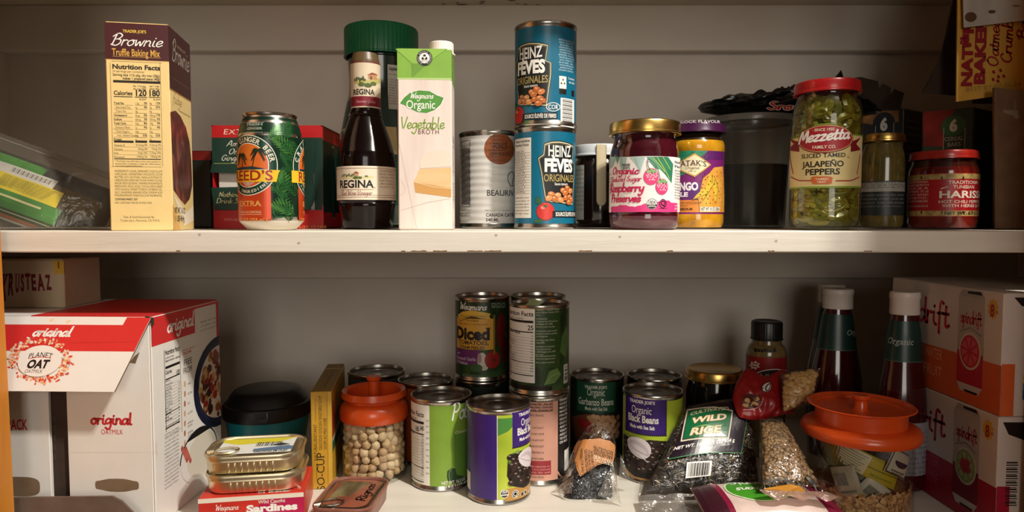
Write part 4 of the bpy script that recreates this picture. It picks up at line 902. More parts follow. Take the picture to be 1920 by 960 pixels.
def bean_cans():
    y = .829; x = at(1021.5, 340, y).x; r = .0378; h = .1193; blue = mat('#0e6684', .33, noise_amt=.04)
    food_can(x, y, UP+GAP, r, h, 'blue can of tomato sauce beans, lower of the stacked pair', blue, bean_art(0, 0, False), 'blue bean cans in a stack')
    kk = F/(y-r*.95)
    food_can(x+.0006, y, UP+2*GAP+h, r, h, 'blue can of tomato sauce beans, topmost of the stacked pair', blue, bean_art(-61/kk, 185.5, True), 'blue bean cans in a stack')
bean_cans()
# dark jar with a white lid and a paper seal strip
def dark_jar():
    y = .885; x = at(1124, 350, y).x; z = UP+GAP; V = lambda p: zpx(p, y-.03)-z; r = .0335
    t = thing('preserve_jar', 'dark brown glass jar with a white lid and cream seal strip, behind the raspberry jar', 'jar', (x, y, z))
    MB().lathe([(.001, .003), (r-.006, .001), (r-.001, .006), (r, .012), (r, V(318)), (r-.002, V(302)), (r-.005, V(295)), (r-.005, V(288))], (x, y, z), mat('#21120c', .1, noise_amt=.2, coat=.4), 64).build('jar_body', t)
    lid_on(t, (x, y), r, z+V(291), z+V(269), mat('#d9dde0', .35, noise_amt=.02))
    S = rnd(x, y, z, r+.0012, None); m = MB(); A = Art(S, lift=.0002); cr = mat('#d8c7a4', .55, noise_amt=.03)
    pts = [(1118, 271), (1137, 271), (1137, 378), (1134, 384), (1127.5, 387), (1121, 384), (1118, 378)]; A.quad(pts, K('#8f7a58')); A.quad([(1119.3, 271), (1135.8, 271), (1135.8, 377), (1133, 383), (1127.5, 385.5), (1122, 383), (1119.3, 377)], cr)
    A.into(m); m.build('seal_strip', t, sharp=180)
    S = rnd(x, y, z, r+.0002); m = MB(); A = Art(S, lift=.0001); A.rect(1076, 310, 1095, 412, mat('#c9cbc2', .5, noise_amt=.04)); A.para(1078, 1094, 322, 8, 3.4, ['INGREDIENTS', 'SUGAR, PLUM', 'PECTIN', 'CITRIC ACID', 'BEST BEFORE', 'SEE LID', 'NET 250 G', 'PRODUCT OF', 'POLAND', 'KEEP COOL'], K('#5a5a58')); A.into(m); m.build('label', t)
dark_jar()
# raspberry preserves
def raspberry():
    y = .782; x = at(1208, 340, y).x; z = UP+GAP; V = lambda p: zpx(p, y-.035)-z; r = .0395
    t = thing('jam_jar', 'raspberry preserves jar with a gold lid and pink painted label', 'jar', (x, y, z))
    body = mat('#3c0b16', .07, noise_amt=.25, scale=35, coat=.5); foot = mat('#5e3a40', .1, noise_amt=.15, coat=.4)
    pr = [(.001, .003), (r-.010, .0015), (r-.006, .0), (r-.002, .003), (r-.0003, .008), (r-.0003, V(405)), (r-.0006, V(399)), (r, V(396)), (r, V(296)), (r-.0006, V(292)), (r-.0009, V(280)), (r-.0035, V(266)), (r-.0052, V(258)), (r-.0050, V(250)), (r-.004, V(247))]
    MB().lathe(pr, (x, y, z), [foot]*5+[body]*(len(pr)-6), 80).build('jar_body', t)
    lid_on(t, (x, y), r+.0003, z+V(247.5), z+V(222), GOLD)
    S = rnd(x, y, z, r); mb = MB(); wrap(mb, S, V(397.5), V(293.5), mat('#ece7e4', .5, noise_amt=.02), 2, .0001); A = Art(S, lift=.00014)
    pk, hot = K('#d83a80'), K('#c41e55'); lf1, lf2, lf3 = mat('#5f9d84', .5, noise_amt=.15), mat('#a9c3bd', .5, noise_amt=.12), mat('#2f7d5d', .5, noise_amt=.15)
    top = [(x_, 386+1.6*math.sin(x_*.16)+.7*math.sin(x_*.55)-(max(0, (x_-1200))*.26 if x_ < 1235 else 9)+(0 if x_ < 1258 else 2)) for x_ in range(1146, 1274, 4)]
    vb = V(397.5); A.put([[A.P(*top[i]), (A.P(*top[i])[0], vb), (A.P(*top[i+1])[0], vb), A.P(*top[i+1])] for i in range(len(top)-1)], pk)
    vt = V(293.5)
    for pts, m in [([(1143, 294), (1158, 294), (1150, 312), (1144, 318)], lf2), ([(1163, 294), (1176, 294), (1172, 316), (1166, 326), (1162, 310)], lf2), ([(1180, 294), (1210, 294), (1204, 312), (1200, 325), (1190, 306)], lf2), ([(1154, 294), (1163, 294), (1158, 308)], lf1), ([(1218, 294), (1252, 294), (1262, 308), (1259, 344), (1246, 326), (1238, 318), (1230, 306)], lf3), ([(1212, 294), (1222, 294), (1240, 318), (1228, 316)], lf1)]: A.fan(pts, m)
    for a, b in (((1224, 295), (1246, 322)), ((1232, 295), (1255, 335)), ((1243, 295), (1256, 318))): A.line([a, b], 1.4, K('#b8c95a'))
    for a, b in (((1166, 296), (1167, 322)), ((1190, 296), (1200, 320))): A.line([a, b], .8, K('#7f9d9a'))
    A.text('TRADER', 1166, 312, 4.2, BLACK, x1=1182, bold=.03, serif=True); A.text('JOE’S', 1168, 317.5, 4.2, BLACK, x1=1181, bold=.03, serif=True)
    A.script('Organic', 1149, 1197, 327.5, 6.6, hot, w=.34, slant=.18, rot=-.02); A.script('Reduced Sugar', 1147, 1202, 342, 4.9, hot, w=.26, slant=.2); A.script('Raspberry', 1145, 1207, 361, 8.2, hot, w=.34, slant=.15); A.script('Preserves', 1147, 1201, 379.5, 7.6, hot, w=.34, slant=.15)
    for cx, cy, rx, ry in ((1221, 331, 14, 15.5), (1241, 350, 13, 15)):
        A.ell(cx, cy, rx, ry, mat('#dd3f79', .5, noise_amt=.06), 26); rn = random.Random(int(cx))
        for p in scatter(cx-8, cy-9, cx+11, cy+8, 4.6, 2, lambda a, b: ((a-cx-1.5)/rx)**2+((b-cy+2)/ry)**2 < .62): A.ell(p[0], p[1], 1.7, 1.5, K('#f3d3dc'), 8); A.ell(p[0]+.5, p[1]+.3, 1.1, .9, K('#e58aa8'), 7)
        for k in range(5): A.line([(cx-1, cy-ry+2), (cx-9+k*4.6, cy-ry+7+(k % 2)*2)], 4, mat('#86b377', .5, noise_amt=.1), taper=True)
    A.line([(1214, 299), (1215, 312), (1219, 318)], 1.4, K('#37493a'), True); A.line([(1216, 298), (1228, 308), (1234, 322), (1237, 338)], 1.3, K('#37493a'), True)
    A.ell(1222.5, 382.5, 10.3, 10.3, WHITE, 30); A.ring(1222.5, 382.5, 9.6, 9.6, .9, BLACK); A.text('USDA', 1215.5, 381.5, 5, BLACK, x1=1229.5, bold=.02, serif=True); A.rect(1214, 383, 1231, 386.6, BLACK); A.text('ORGANIC', 1216, 386, 2.4, WHITE, x1=1229); A.ell(1222.5, 382.5, 8.6, 8.6, BLACK, 16, a0=math.pi*1.2, a1=math.pi*1.8)
    A.ring(1243, 382, 7, 8, 1.6, BLACK); A.text('Q', 1243, 385.5, 9, BLACK, bold=.02); A.rect(1235, 391, 1251, 391.8, BLACK)
    A.text('Nutrition', 1265, 306, 4.5, BLACK, x1=1282, bold=.02); A.text('Facts', 1265, 314, 4.5, BLACK, x1=1276, bold=.02)
    A.para(1265, 1280, 321, 5.2, 3, ['Serving Size', 'Calories 35', 'Total Fat 0g', 'Sodium 0mg', 'Total Carb 8g', 'Fiber 0g', 'Sugars 8g', 'Added 5g', 'Protein 0g', 'Potassium', 'Organic'], K('#3a3634')); A.para(1265, 1280, 381, 5.6, 3.4, ['raspberries', 'cane sugar', 'pectin'], WHITE)
    A.para(1136, 1147, 330, 7, 3, ['SPREAD ON', 'TOAST OR', 'BISCUITS', 'AND ENJOY', 'WITH TEA', 'KEEP COLD'], K('#5a5654'))
    A.into(mb); mb.build('label', t)
raspberry()
# mango pickle
def mango():
    y = .83; x = at(1303, 340, y).x; z = UP+GAP; V = lambda p: zpx(p, y-.03)-z; r = .0340
    t = thing('pickle_jar', 'yellow mango pickle jar with a purple lid behind the raspberry jar', 'jar', (x, y, z))
    yel = ramp_mat('mango_pickle', [(.2, '#6a4412'), (.36, '#b27a14'), (.6, '#cf951d'), (.8, '#dfae3c')], 55, 6, .12, coat=.6)
    pr = [(.001, .003), (r-.008, .0012), (r-.002, .002), (r, .008), (r, V(404)), (r-.0006, V(400)), (r-.0006, V(284)), (r, V(281)), (r+.0003, V(272)), (r-.0012, V(262)), (r-.004, V(256)), (r-.005, V(250))]
    MB().lathe(pr, (x, y, z), [yel]*9+[mat('#2a1c10', .1, coat=.5, noise_amt=.3)]*2, 72).build('jar_body', t)
    lid = lid_on(t, (x, y), r+.0008, z+V(247), z+V(229), mat('#43163f', .3, noise_amt=.05), lip=.0006)
    S = rnd(x, y, z, r+.0013); m = MB(); A = Art(S, lift=.0001); A.text('TWIST TO UNLOCK FLAVOUR', 1240, 239.5, 5, K('#c9b6c8'), x1=1350, bold=.02); A.into(m); m.build('lettering', lid)
    S = rnd(x, y, z, r-.0005); mb = MB(); pur = mat('#7a2170', .4, noise_amt=.05); wrap(mb, S, V(402), V(283), pur, 2, .0001); A = Art(S, lift=.00014)
    v = lambda p: A.P(1303, p)[1]; um = lambda p: A.P(p, 340)[0]
    A.quad([(1230, 283.5), (1327, 283.5), (1310, 297), (1294, 322), (1230, 360)], mat('#2e8b66', .4, noise_amt=.08)); A.quad([(1328, 284), (1356, 284), (1356, 300), (1312, 300)], K('#5b1a63'))
    for i in range(6): A.ring(1282+i*8, 289+(i % 2)*5, 3.6, 3.6, .7, K('#1f6f52'))
    A.fan([(1262, 313), (1303, 287), (1333, 309), (1303, 332)], K('#c9a14c')); A.fan([(1265, 313), (1303, 290), (1330, 309), (1303, 329)], K('#efe3bd'))
    A.text('PATAK’S', 1270, 311.5, 9.5, K('#4c2438'), x1=1324, bold=.012, rot=-.0, arc=3, serif=True); A.text('THE', 1298, 310.5, 2.4, K('#6a5040')); A.script('Original', 1285, 1311, 317.5, 3.2, K('#4a3830'), w=.16, slant=.3); A.text('SINCE 1957', 1291, 322.5, 2.2, K('#8a7a60'), x1=1306)
    A.box(um(1228), v(373), um(1311), v(344), K('#5a2772')); A.text('MANGO', 1259, 357.5, 13.5, K('#f1e9ee'), x1=1309, bold=.05); A.text('PICKLE', 1254, 369.5, 7.5, K('#f1e9ee'), x1=1290, bold=.05, serif=True)
    org = mat('#dd8a3c', .4, noise_amt=.05); A.box(um(1228), v(398), um(1360), v(375), org)
    A.fan([(1312, 398), (1309, 372), (1314, 352), (1318, 334), (1328, 326), (1338, 314), (1354, 312), (1360, 398)], ramp_mat('spice_dust_print', [(.3, '#d98a2c'), (.7, '#eab04e')], 90, 4, .4))
    for c, a in (((1326, 352), .35), ((1340, 356), -.12), ((1320, 358), .9)):
        u, w_ = A.P(*c); L = 26/A.k; pts = [(u+L*s_*math.sin(a)+q*math.cos(a)*W_/A.k, w_+L*s_*math.cos(a)-q*math.sin(a)*W_/A.k) for s_, W_, q in [(-1, 0, 1), (-.5, 6, 1), (.1, 8, 1), (.7, 5, 1), (1, 0, 1), (.6, 3, -1), (0, 4, -1), (-.6, 3, -1)]]
        A.put([[(u, w_), p_, q_] for p_, q_ in zip(pts, pts[1:]+pts[:1])], K('#e0b93e')); A.put(ribbon([pts[0], pts[2], pts[4]], 1.2/A.k), K('#7a6a1c'))
    for p in scatter(1314, 324, 1350, 386, 9, 8): A.ell(p[0], p[1], 1.6, .9, K('#5a3a18'), 7, rot=p[0])
    A.text('MANGO RELISH WITH SPICES', 1258, 383, 3.6, K('#7a4a12'), x1=1314, bold=.01); A.rect(1258, 386, 1290, 386.6, K('#7a4a12')); A.text('MEDIUM', 1276, 394.5, 4.5, K('#4a2412'), x1=1298, bold=.03)
    A.rect(1313, 388, 1348, 396.5, K('#f0e9dc')); A.text('NET WT 10 OZ (283g)', 1314, 395, 6, K('#2a1c18'), x1=1347, bold=.02)
    A.into(mb); mb.build('label', t)
mango()
# translucent tub, and the crumpled black snack bag on it
def tub():
    y = .93; x = at(1404, 330, y).x; z = UP+GAP; V = lambda p: zpx(p, y-.05)-z; r = .0565
    t = thing('deli_tub', 'translucent grey plastic tub holding something dark, under the black snack bag', 'tub', (x, y, z))
    inner = [(.001, .004), (r-.014, .004), (r-.0085, V(306))]
    m0 = MB(); m0.lathe([(.001, .004), (r-.0135, .004), (r-.0075, V(306)), (.001, V(306))], (x, y, z), ramp_mat('dark_grounds', [(.3, '#12100c'), (.7, '#2a251c')], 70, 5, .8), 56)
    o = m0.build('tub_contents', loc=(x, y, z)); props(o, 'dark loose contents filling the lower half of the translucent grey tub', 'food', kind='stuff')
    MB().lathe([(.001, .001), (r-.012, .0), (r-.010, .002), (r-.0042, V(248)), (r-.0035, V(246)), (r-.0028, V(244)), (r-.002, V(226)), (r+.0016, V(225)), (r+.0022, V(221)), (r, V(219))], (x, y, z), film('milky_plastic', '#d8d8d2', .10, .2, haze=.30, hazecol='#6b6962'), 72).build('tub_body', t)
    MB().lathe([(r-.002, V(224)), (r+.0026, V(223.5)), (r+.0030, V(216)), (r+.002, V(212)), (r-.003, V(211)), (r-.005, V(213)), (.001, V(213))], (x, y, z), film('milky_lid', '#cfcfca', .10, .25, haze=.6, hazecol='#8e8b84'), 72).build('lid', t)
    zt = z+V(210.5)+.0012; b = MB(); rn = random.Random(5)
    def bag(u, v):
        a = 2*math.pi*u; e = math.sin(math.pi*(v-.5)); c = math.cos(math.pi*(v-.5))
        px = math.cos(a)*c; pyy = math.sin(a)*c; w = 1+.5*noise.noise(Vector((px*3, pyy*3, e*3)))
        h = .0195+.004*math.sin(px*5); X = .383+.112*px*(1+.1*w); Y = .955+.052*pyy*w; k = noise.noise(Vector((X*70, Y*70, e*4)))+.6*abs(noise.noise(Vector((X*160, Y*160, 2))))
        Z = zt+h*(1+e)*(1-.35*px*px)+max(0, e)*.012*k
        return Vector((X, Y, max(zt, Z)))
    blk = ramp_mat('black_bag_film', [(.3, '#0b0b0c'), (.7, '#19191b')], 50, 5, .22, bump=.4)
    b.sheet(bag, 80, 40, blk)
    t2 = thing('snack_bag', 'crumpled black snack bag with red letters lying on the grey tub', 'bag', (.365, .93, zt)); b.build('bag_film', t2, sharp=60)
    m = MB(); S = Flat((at(1430, 212, .893).x, .8935, zt+.002), (1, .12, 0), (0, .35, 1)); A = Art(S, lift=0, k=1280/.9)
    for s_, x0, x1 in (('Sro', 1440, 1484),):
        A.script(s_, x0, x1, 205.5, 8, K('#d9cfc0'), w=.52, slant=.2); A.script(s_, x0, x1, 205.5, 8, K('#a8281a'), w=.32, slant=.2)
    A.into(m); m.build('lettering', t2)
    m = MB(); p = at(1577, 131, .96); q0, q1 = at(1563, 152, .95), at(1584, 152, .965); pk_ = [q0, q1, at(1586, 185, .962), at(1550, 190, .95)]
    m.add([p, *pk_, p+Vector((.003, .008, -.003)), pk_[0]+Vector((0, .012, 0)), pk_[1]+Vector((0, .012, 0)), pk_[2]+Vector((0, .012, 0)), pk_[3]+Vector((0, .012, 0))], [(0, 2, 1), (1, 2, 3, 4), (5, 6, 7), (6, 9, 8, 7), (0, 1, 6, 5), (0, 5, 7, 2), (1, 4, 9, 6), (2, 7, 8, 3), (4, 3, 8, 9)], blk, False); m.build('bag_corner', t2)
tub()
# sliced jalapeno jar
def jalapeno():
    y = .748; x = at(1547, 330, y).x; z = UP+GAP; V = lambda p: zpx(p, y-.03)-z; r = .0358
    t = thing('pepper_jar', 'tall jar of sliced green peppers with a red lid and cream label', 'jar', (x, y, z))
    pr = [(.001, .004), (r-.012, .0025), (r-.008, .0), (r-.003, .001), (r-.0006, .006), (r, .014), (r, V(352)), (r-.0006, V(346)), (r-.0006, V(256)), (r, V(250)), (r, V(228)), (r-.0007, V(205)), (r-.002, V(192)), (r-.0045, V(182)), (r-.006, V(174)), (r-.0055, V(166))]
    MB().lathe(pr, (x, y, z), film('pepper_jar_glass', '#eef0dc', .10, .05), 80).build('jar_body', t)
    lid_on(t, (x, y), r-.0022, z+V(169), z+V(145), mat('#b01a20', .3, noise_amt=.05, coat=.3))
    S = rnd(x, y, z, r-.0004); mb = MB(); cream = mat('#dcc98f', .45, noise_amt=.03)
    half = .039; A = Art(S, lift=.0007)
    um = lambda p: A.P(p, 290)[0]; v = lambda p: A.P(1547, p)[1]
    gr = K('#7d9a30'); c0 = um(1546)
    def topc(a): return v(252)+(v(231.5)-v(252))*math.exp(-(a/.018)**4)
    us = [c0-.047+.094*i/40 for i in range(41)]
    strip = lambda lo, hi, m: A.put([[(a, lo(a-c0)), (b_, lo(b_-c0)), (b_, hi(b_-c0)), (a, hi(a-c0))] for a, b_ in zip(us, us[1:])], m)
    strip(lambda a: v(352.5), topc, gr); strip(lambda a: v(349), lambda a: topc(a)-.0014, cream)
    rd, dr = K('#a51f2c'), K('#7d1420')
    A.quad([(1482, 258), (1500, 266), (1500, 285), (1482, 281), (1490, 270)], dr); A.quad([(1612, 258), (1594, 266), (1594, 285), (1612, 281), (1604, 270)], dr)
    A.ell(1547, 260.5, 51.5, 26.5, K('#7d1420'), 44); A.ell(1547, 260, 50, 25, K('#c9b06a'), 44); A.ell(1547, 260, 48.6, 23.6, rd, 44)
    A.text('· SINCE 1935 ·', 1524, 247, 5, K('#e9dcc0'), x1=1568, bold=.02); A.script('Mezzetta', 1499, 1590, 270, 10.5, WHITE, w=.34, slant=.28, rot=.06); A.text('FAMILY CO.', 1524, 279.5, 5.6, K('#efe4cc'), x1=1567, bold=.015)
    k = K('#231f12'); A.text('SLICED TAMED', 1504, 297.5, 7.4, k, x1=1584, bold=.015, serif=True); A.text('JALAPEÑO', 1505, 314.5, 10, k, x1=1581, bold=.03, serif=True); A.text('PEPPERS', 1510, 328.5, 10.5, k, x1=1574, bold=.03, serif=True); A.text('™', 1589, 298, 4, k)
    for s_ in (-1, 1):
        A.line([(1547+s_*64, 290), (1547+s_*58, 326), (1547+s_*62, 332), (1547+s_*46, 339), (1547+s_*20, 339)], 2.0, rd)
    A.fan([(1521, 333), (1526, 331), (1556, 331), (1561, 333), (1559, 344), (1555, 345), (1527, 345), (1523, 344)], K('#c8642c')); A.text('TAMED', 1529, 338, 3.6, K('#f2dcc0'), x1=1553, bold=.02); A.text('HEAT', 1533, 343.3, 3.6, K('#f2dcc0'), x1=1549, bold=.02)
    A.into(mb); mb.build('label', t, sharp=180)
    # the slices, pressed against the glass in pale brine
    m = MB(); brine = ramp_mat('pepper_brine', [(.25, '#3e3c10'), (.5, '#5d591b'), (.75, '#7a7428')], 35, 4, .35)
    m.lathe([(.001, V(424)), (r-.007, V(424)), (r-.0062, V(418)), (r-.0062, V(200)), (r-.0095, V(188)), (.001, V(187))], (x, y, z), brine, 48)
    gs = [mat(h, .3, noise_amt=.12, scale=120, coat=.4) for h in ('#7d7626', '#8d852e', '#6f6b20', '#9a9038', '#64601c')]; rn = random.Random(11)
    for i in range(90):
        a = rn.uniform(-2.1, 1.35); zz = z+rn.uniform(V(416), V(186)); R0 = r-.0060; R1 = rn.uniform(.0075, .0125); fl = rn.uniform(.45, .9)
        c = Vector((x+R0*math.sin(a), y-R0*math.cos(a), zz)); out = Vector((math.sin(a), -math.cos(a), 0)); tang = Vector((math.cos(a), math.sin(a), 0)); up = Vector((0, 0, 1)); tw = rn.uniform(0, 3.1)
        e1 = (tang*math.cos(tw)+up*math.sin(tw)); e2 = (up*math.cos(tw)-tang*math.sin(tw)); 
        pts = []
        for q in range(14):
            b_ = 2*math.pi*q/14; pts.append(c+e1*R1*math.cos(b_)+e2*R1*fl*math.sin(b_))
        lim = pcs([(0, r-.010), (.012, r-.0060), (V(205), r-.0060), (V(190), r-.009), (V(180), r-.0125), (V(170), r-.0125)]); cz = lambda q: min(max(q, z+.0085), z+V(176))
        pts = [Vector((x, y, cz(p.z)))+(Vector((p.x-x, p.y-y, 0)).normalized()*min(math.hypot(p.x-x, p.y-y), lim(cz(p.z)-z))) for p in pts]
        m.tube(pts, .0040, rn.choice(gs), 6, True)
    o = m.build('pepper_slices', loc=(x, y, z)); props(o, 'green pepper slices in brine inside the red lidded tall jar', 'peppers', kind='stuff')
jalapeno()
# small gold-lidded jar, harissa jar
def small_jars():
    y = .82; x = at(1654, 330, y).x; z = UP+GAP; V = lambda p: zpx(p, y-.02)-z; r = .0238
    t = thing('mustard_jar', 'small dim jar of olive paste with gold lid right of the pepper jar', 'jar', (x, y, z))
    ol = ramp_mat('olive_paste', [(.3, '#4c421d'), (.7, '#6c5e2e')], 60, 5, .12, coat=.5)
    MB().lathe([(.001, .003), (r-.005, .001), (r-.001, .003), (r, .008), (r, V(300)), (r-.0015, V(284)), (r-.004, V(272)), (r-.005, V(266))], (x, y, z), ol, 64).build('jar_body', t)
    lid_on(t, (x, y), r-.0005, z+V(264), z+V(248), GOLD)
    S = rnd(x, y, z, r+.0001); mb = MB(); wrap(mb, S, V(404), V(339), mat('#20282a', .45, noise_amt=.04), 2, .0001); A = Art(S, lift=.00014); v = lambda p: A.P(1654, p)[1]
    A.box(-.09, v(359), .09, v(341), K('#9d9a90')); A.para(1608, 1696, 346, 4.3, 2.8, ['Nutrition: Amount Per Serving Calories 5, Total Fat 0g', 'Sat Fat 0g 0%, Trans Fat 0g, Cholest 0mg 0%', 'Total Carb 0g 0%, Protein 0g, Vit. D 0%'], BLACK); A.para(1610, 1694, 369, 7, 3, ['INGREDIENTS: WATER, MUSTARD SEED, VINEGAR', 'SALT, WHITE WINE, CITRIC ACID, SPICE', 'PRODUCT OF FRANCE'], K('#8c908c')); A.para(1612, 1690, 389, 5, 2.6, ['KEEP REFRIGERATED AFTER OPENING'], K('#7c807c'))
    A.into(mb); mb.build('label', t)
    y = .80; x = at(1768, 340, y).x; V = lambda p: zpx(p, y-.03)-z; r = .0357
    t = thing('sauce_jar', 'squat red harissa jar with a red lid and tan banded label', 'jar', (x, y, z))
    hs = ramp_mat('harissa_paste', [(.3, '#4d0f0a'), (.7, '#7a1c12')], 70, 5, .12, coat=.5)
    MB().lathe([(.001, .003), (r-.008, .001), (r-.002, .002), (r, .008), (r, V(320)), (r-.0012, V(312)), (r-.003, V(304)), (r-.0035, V(298))], (x, y, z), [hs]*5+[mat('#3a140d', .1, noise_amt=.3, coat=.5)]*2, 72).build('jar_body', t)
    lid_on(t, (x, y), r-.0008, z+V(297), z+V(280), mat('#a32218', .3, noise_amt=.06, coat=.3))
    S = rnd(x, y, z, r+.0001); mb = MB(); wrap(mb, S, V(406), V(325), mat('#a41319', .4, noise_amt=.04), 2, .0001); A = Art(S, lift=.00014); v = lambda p: A.P(1768, p)[1]; tan = ramp_mat('tan_band_print', [(.35, '#8f7440'), (.6, '#b99b5c')], 140, 3, .5)
    A.box(-.11, v(336), .11, v(326), tan); A.box(-.11, v(405), .11, v(395), tan); w = K('#d9c6b4')
    for p in (1728, 1766, 1806): A.quad([(p-2, 335.5), (p, 328), (p+2, 335.5)], BLACK); A.quad([(p-2, 396), (p, 403), (p+2, 396)], BLACK)
    A.text('TRADITIONAL', 1778, 345, 6, w, x1=1834, bold=.015); A.text('TUNISIAN', 1787, 353.5, 6, w, x1=1826, bold=.015); A.text('HARISSA', 1761, 371, 12.5, K('#e6d6c2'), x1=1842, bold=.03); A.line([(1764, 354), (1770, 352), (1777, 350)], 1.6, w)
    A.text('HOT CHILI PEPPER PASTE', 1760, 381, 5.4, w, x1=1858, bold=.015); A.text('WITH HERBS & SPICES', 1766, 388.5, 5.4, w, x1=1850, bold=.015); A.text('NET WT. 6.7 OZ (190 g)', 1771, 402.5, 5.6, BLACK, x1=1850, bold=.03)
    A.para(1700, 1741, 345.5, 5.8, 3.6, ['THIS TRADITIONAL', 'STAPLE OF NORTH', 'AFRICA IS A', 'CONDIMENT. IT IS', 'VIBRANT AND', 'AROMATIC.', 'ADD VEGETABLES,'], w); A.text('GREAT WITH COUSCOUS', 1700, 389, 3.2, w, x1=1740)
    A.into(mb); mb.build('label', t)
small_jars()
# cereal bar cartons and the opened cardboard case
def quadbox(pl, pc, pr, z0, z1, mb, m):
    """upright box from three plan points: left, near corner, right"""
    pl, pc, pr = (Vector((p[0], p[1], 0)) for p in (pl, pc, pr)); pb = pl+pr-pc; vs = [Vector((p.x, p.y, z)) for z in (z0, z1) for p in (pl, pc, pr, pb)]
    mb.add(vs, [(3, 2, 1, 0), (4, 5, 6, 7), (0, 1, 5, 4), (1, 2, 6, 5), (2, 3, 7, 6), (3, 0, 4, 7)], m, False)
    up = Vector((0, 0, 1)); l = Flat((pl.x, pl.y, z0), pc-pl, up); r = Flat((pc.x, pc.y, z0), pr-pc, up); return l, r, (pc-pl).length, (pr-pc).length, z1-z0
def bar_boxes():
    z = UP+GAP; X = lambda px, Y: at(px, 300, Y).x
    Yc = .965; t = thing('snack_carton', 'black cereal bar carton numbered 6 with a torn brown cardboard flap', 'carton', (X(1690, Yc), Yc+.02, z))
    mb = MB(); l, r, wl, wr, h = quadbox((X(1596, 1.0), 1.0), (X(1690, Yc), Yc), (X(1727, 1.0), 1.0), z, z+zpx(203, Yc)-z, mb, mat('#17181c', .5, noise_amt=.1))
    A = Art(l); toast = ramp_mat('toasted_bar_print', [(.3, '#6a4422'), (.6, '#a87238'), (.8, '#c9964c')], 60, 5, .5)
    A.quad([(1600, 209), (1685, 207), (1685, 228), (1650, 236), (1600, 228)], toast); A.ell(1657, 233, 18, 22, K('#0f1520')); A.text('6', 1650, 244, 20, K('#f0eadf'), x1=1664, bold=.06, serif=True); A.rect(1674, 230, 1675, 330, K('#c9c3b8')); A.rect(1640, 236, 1641, 330, K('#c9c3b8')); A.text('CEREAL BARS', 1643, 260, 6, K('#a9a398'), x1=1672)
    A.into(mb); A = Art(r); A.box(0, 0, wr, h-.0002, K('#4a4542', rough=.5)); A.box(0, 0, wr*.06, h, K('#d0cdc8'))
    for i in range(14): A.text(['Nutrition Facts', 'INGREDIENTS', 'WHOLE GRAIN', 'OATS, SUGAR', 'WHEAT FLOUR', 'SUNFLOWER'][i % 6], wr*.2, h*.9-i*.0095, 4, K('#a59d96'), x1=wr*.9, uv=True)
    A.into(mb); mb.build('carton', t)
    m = MB(); fr = Matrix(((l.ux.x, 0, l.n.x, 0), (l.ux.y, 0, l.n.y, 0), (0, 1, 0, 0), (0, 0, 0, 1))); o = l.o; fr.translation = Vector((o.x, o.y, 0))
    g = lambda px, py: (lambda q: (q[0], q[1]+z))(l.inv(px, py))
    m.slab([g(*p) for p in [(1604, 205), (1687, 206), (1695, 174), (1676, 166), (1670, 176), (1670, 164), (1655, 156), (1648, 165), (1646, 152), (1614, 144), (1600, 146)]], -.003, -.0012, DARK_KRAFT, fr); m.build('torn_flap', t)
    Yc = .85; t = thing('snack_carton', 'green cereal bar carton numbered 6 above the harissa jar', 'carton', (X(1822, Yc), Yc+.02, z))
    mb = MB(); l, r, wl, wr, h = quadbox((X(1730, .892), .892), (X(1822, Yc), Yc), (X(1864, .888), .888), z, zpx(203, Yc), mb, mat('#2c4232', .5, noise_amt=.1))
    A = Art(l); A.fan([(1731, 211), (1760, 207), (1790, 206), (1770, 236), (1768, 275), (1732, 275)], ramp_mat('red_fruit_print', [(.3, '#7a1a1c'), (.7, '#b02c2e')], 45, 4, .5)); A.ell(1787.5, 236, 19.5, 18.5, K('#2c6a40')); A.text('6', 1780, 246, 19, K('#f0eadf'), x1=1795, bold=.06, serif=True)
    w = K('#d5cfc0'); A.text('CEREAL', 1771, 265, 7, w, x1=1806, serif=True); A.text('BARS', 1776, 275, 7, w, x1=1801, serif=True); A.rect(1768, 240, 1769, 320, w); A.rect(1808, 240, 1809, 320, w)
    A.into(mb); A = Art(r); A.box(0, 0, wr*.07, h, K('#77766c')); A.text('CEREAL BARS', wr*.2, h*.6, 8, K('#46564a'), x1=wr*.9, uv=True); A.into(mb); mb.build('carton', t)
    m = MB(); m.add([Vector((p.x, p.y, zpx(203, Yc)+.0004)) for p in (l.o, l.o+l.ux*wl, r.o+r.ux*wr, l.o+r.ux*wr)]+[Vector((p.x, p.y, zpx(203, Yc)+.0012)) for p in (l.o, l.o+l.ux*wl, r.o+r.ux*wr, l.o+r.ux*wr)], [(3, 2, 1, 0), (4, 5, 6, 7), (0, 1, 5, 4), (1, 2, 6, 5), (2, 3, 7, 6), (3, 0, 4, 7)], mat('#24352a', .5)); m.build('top_flap', t)
bar_boxes()
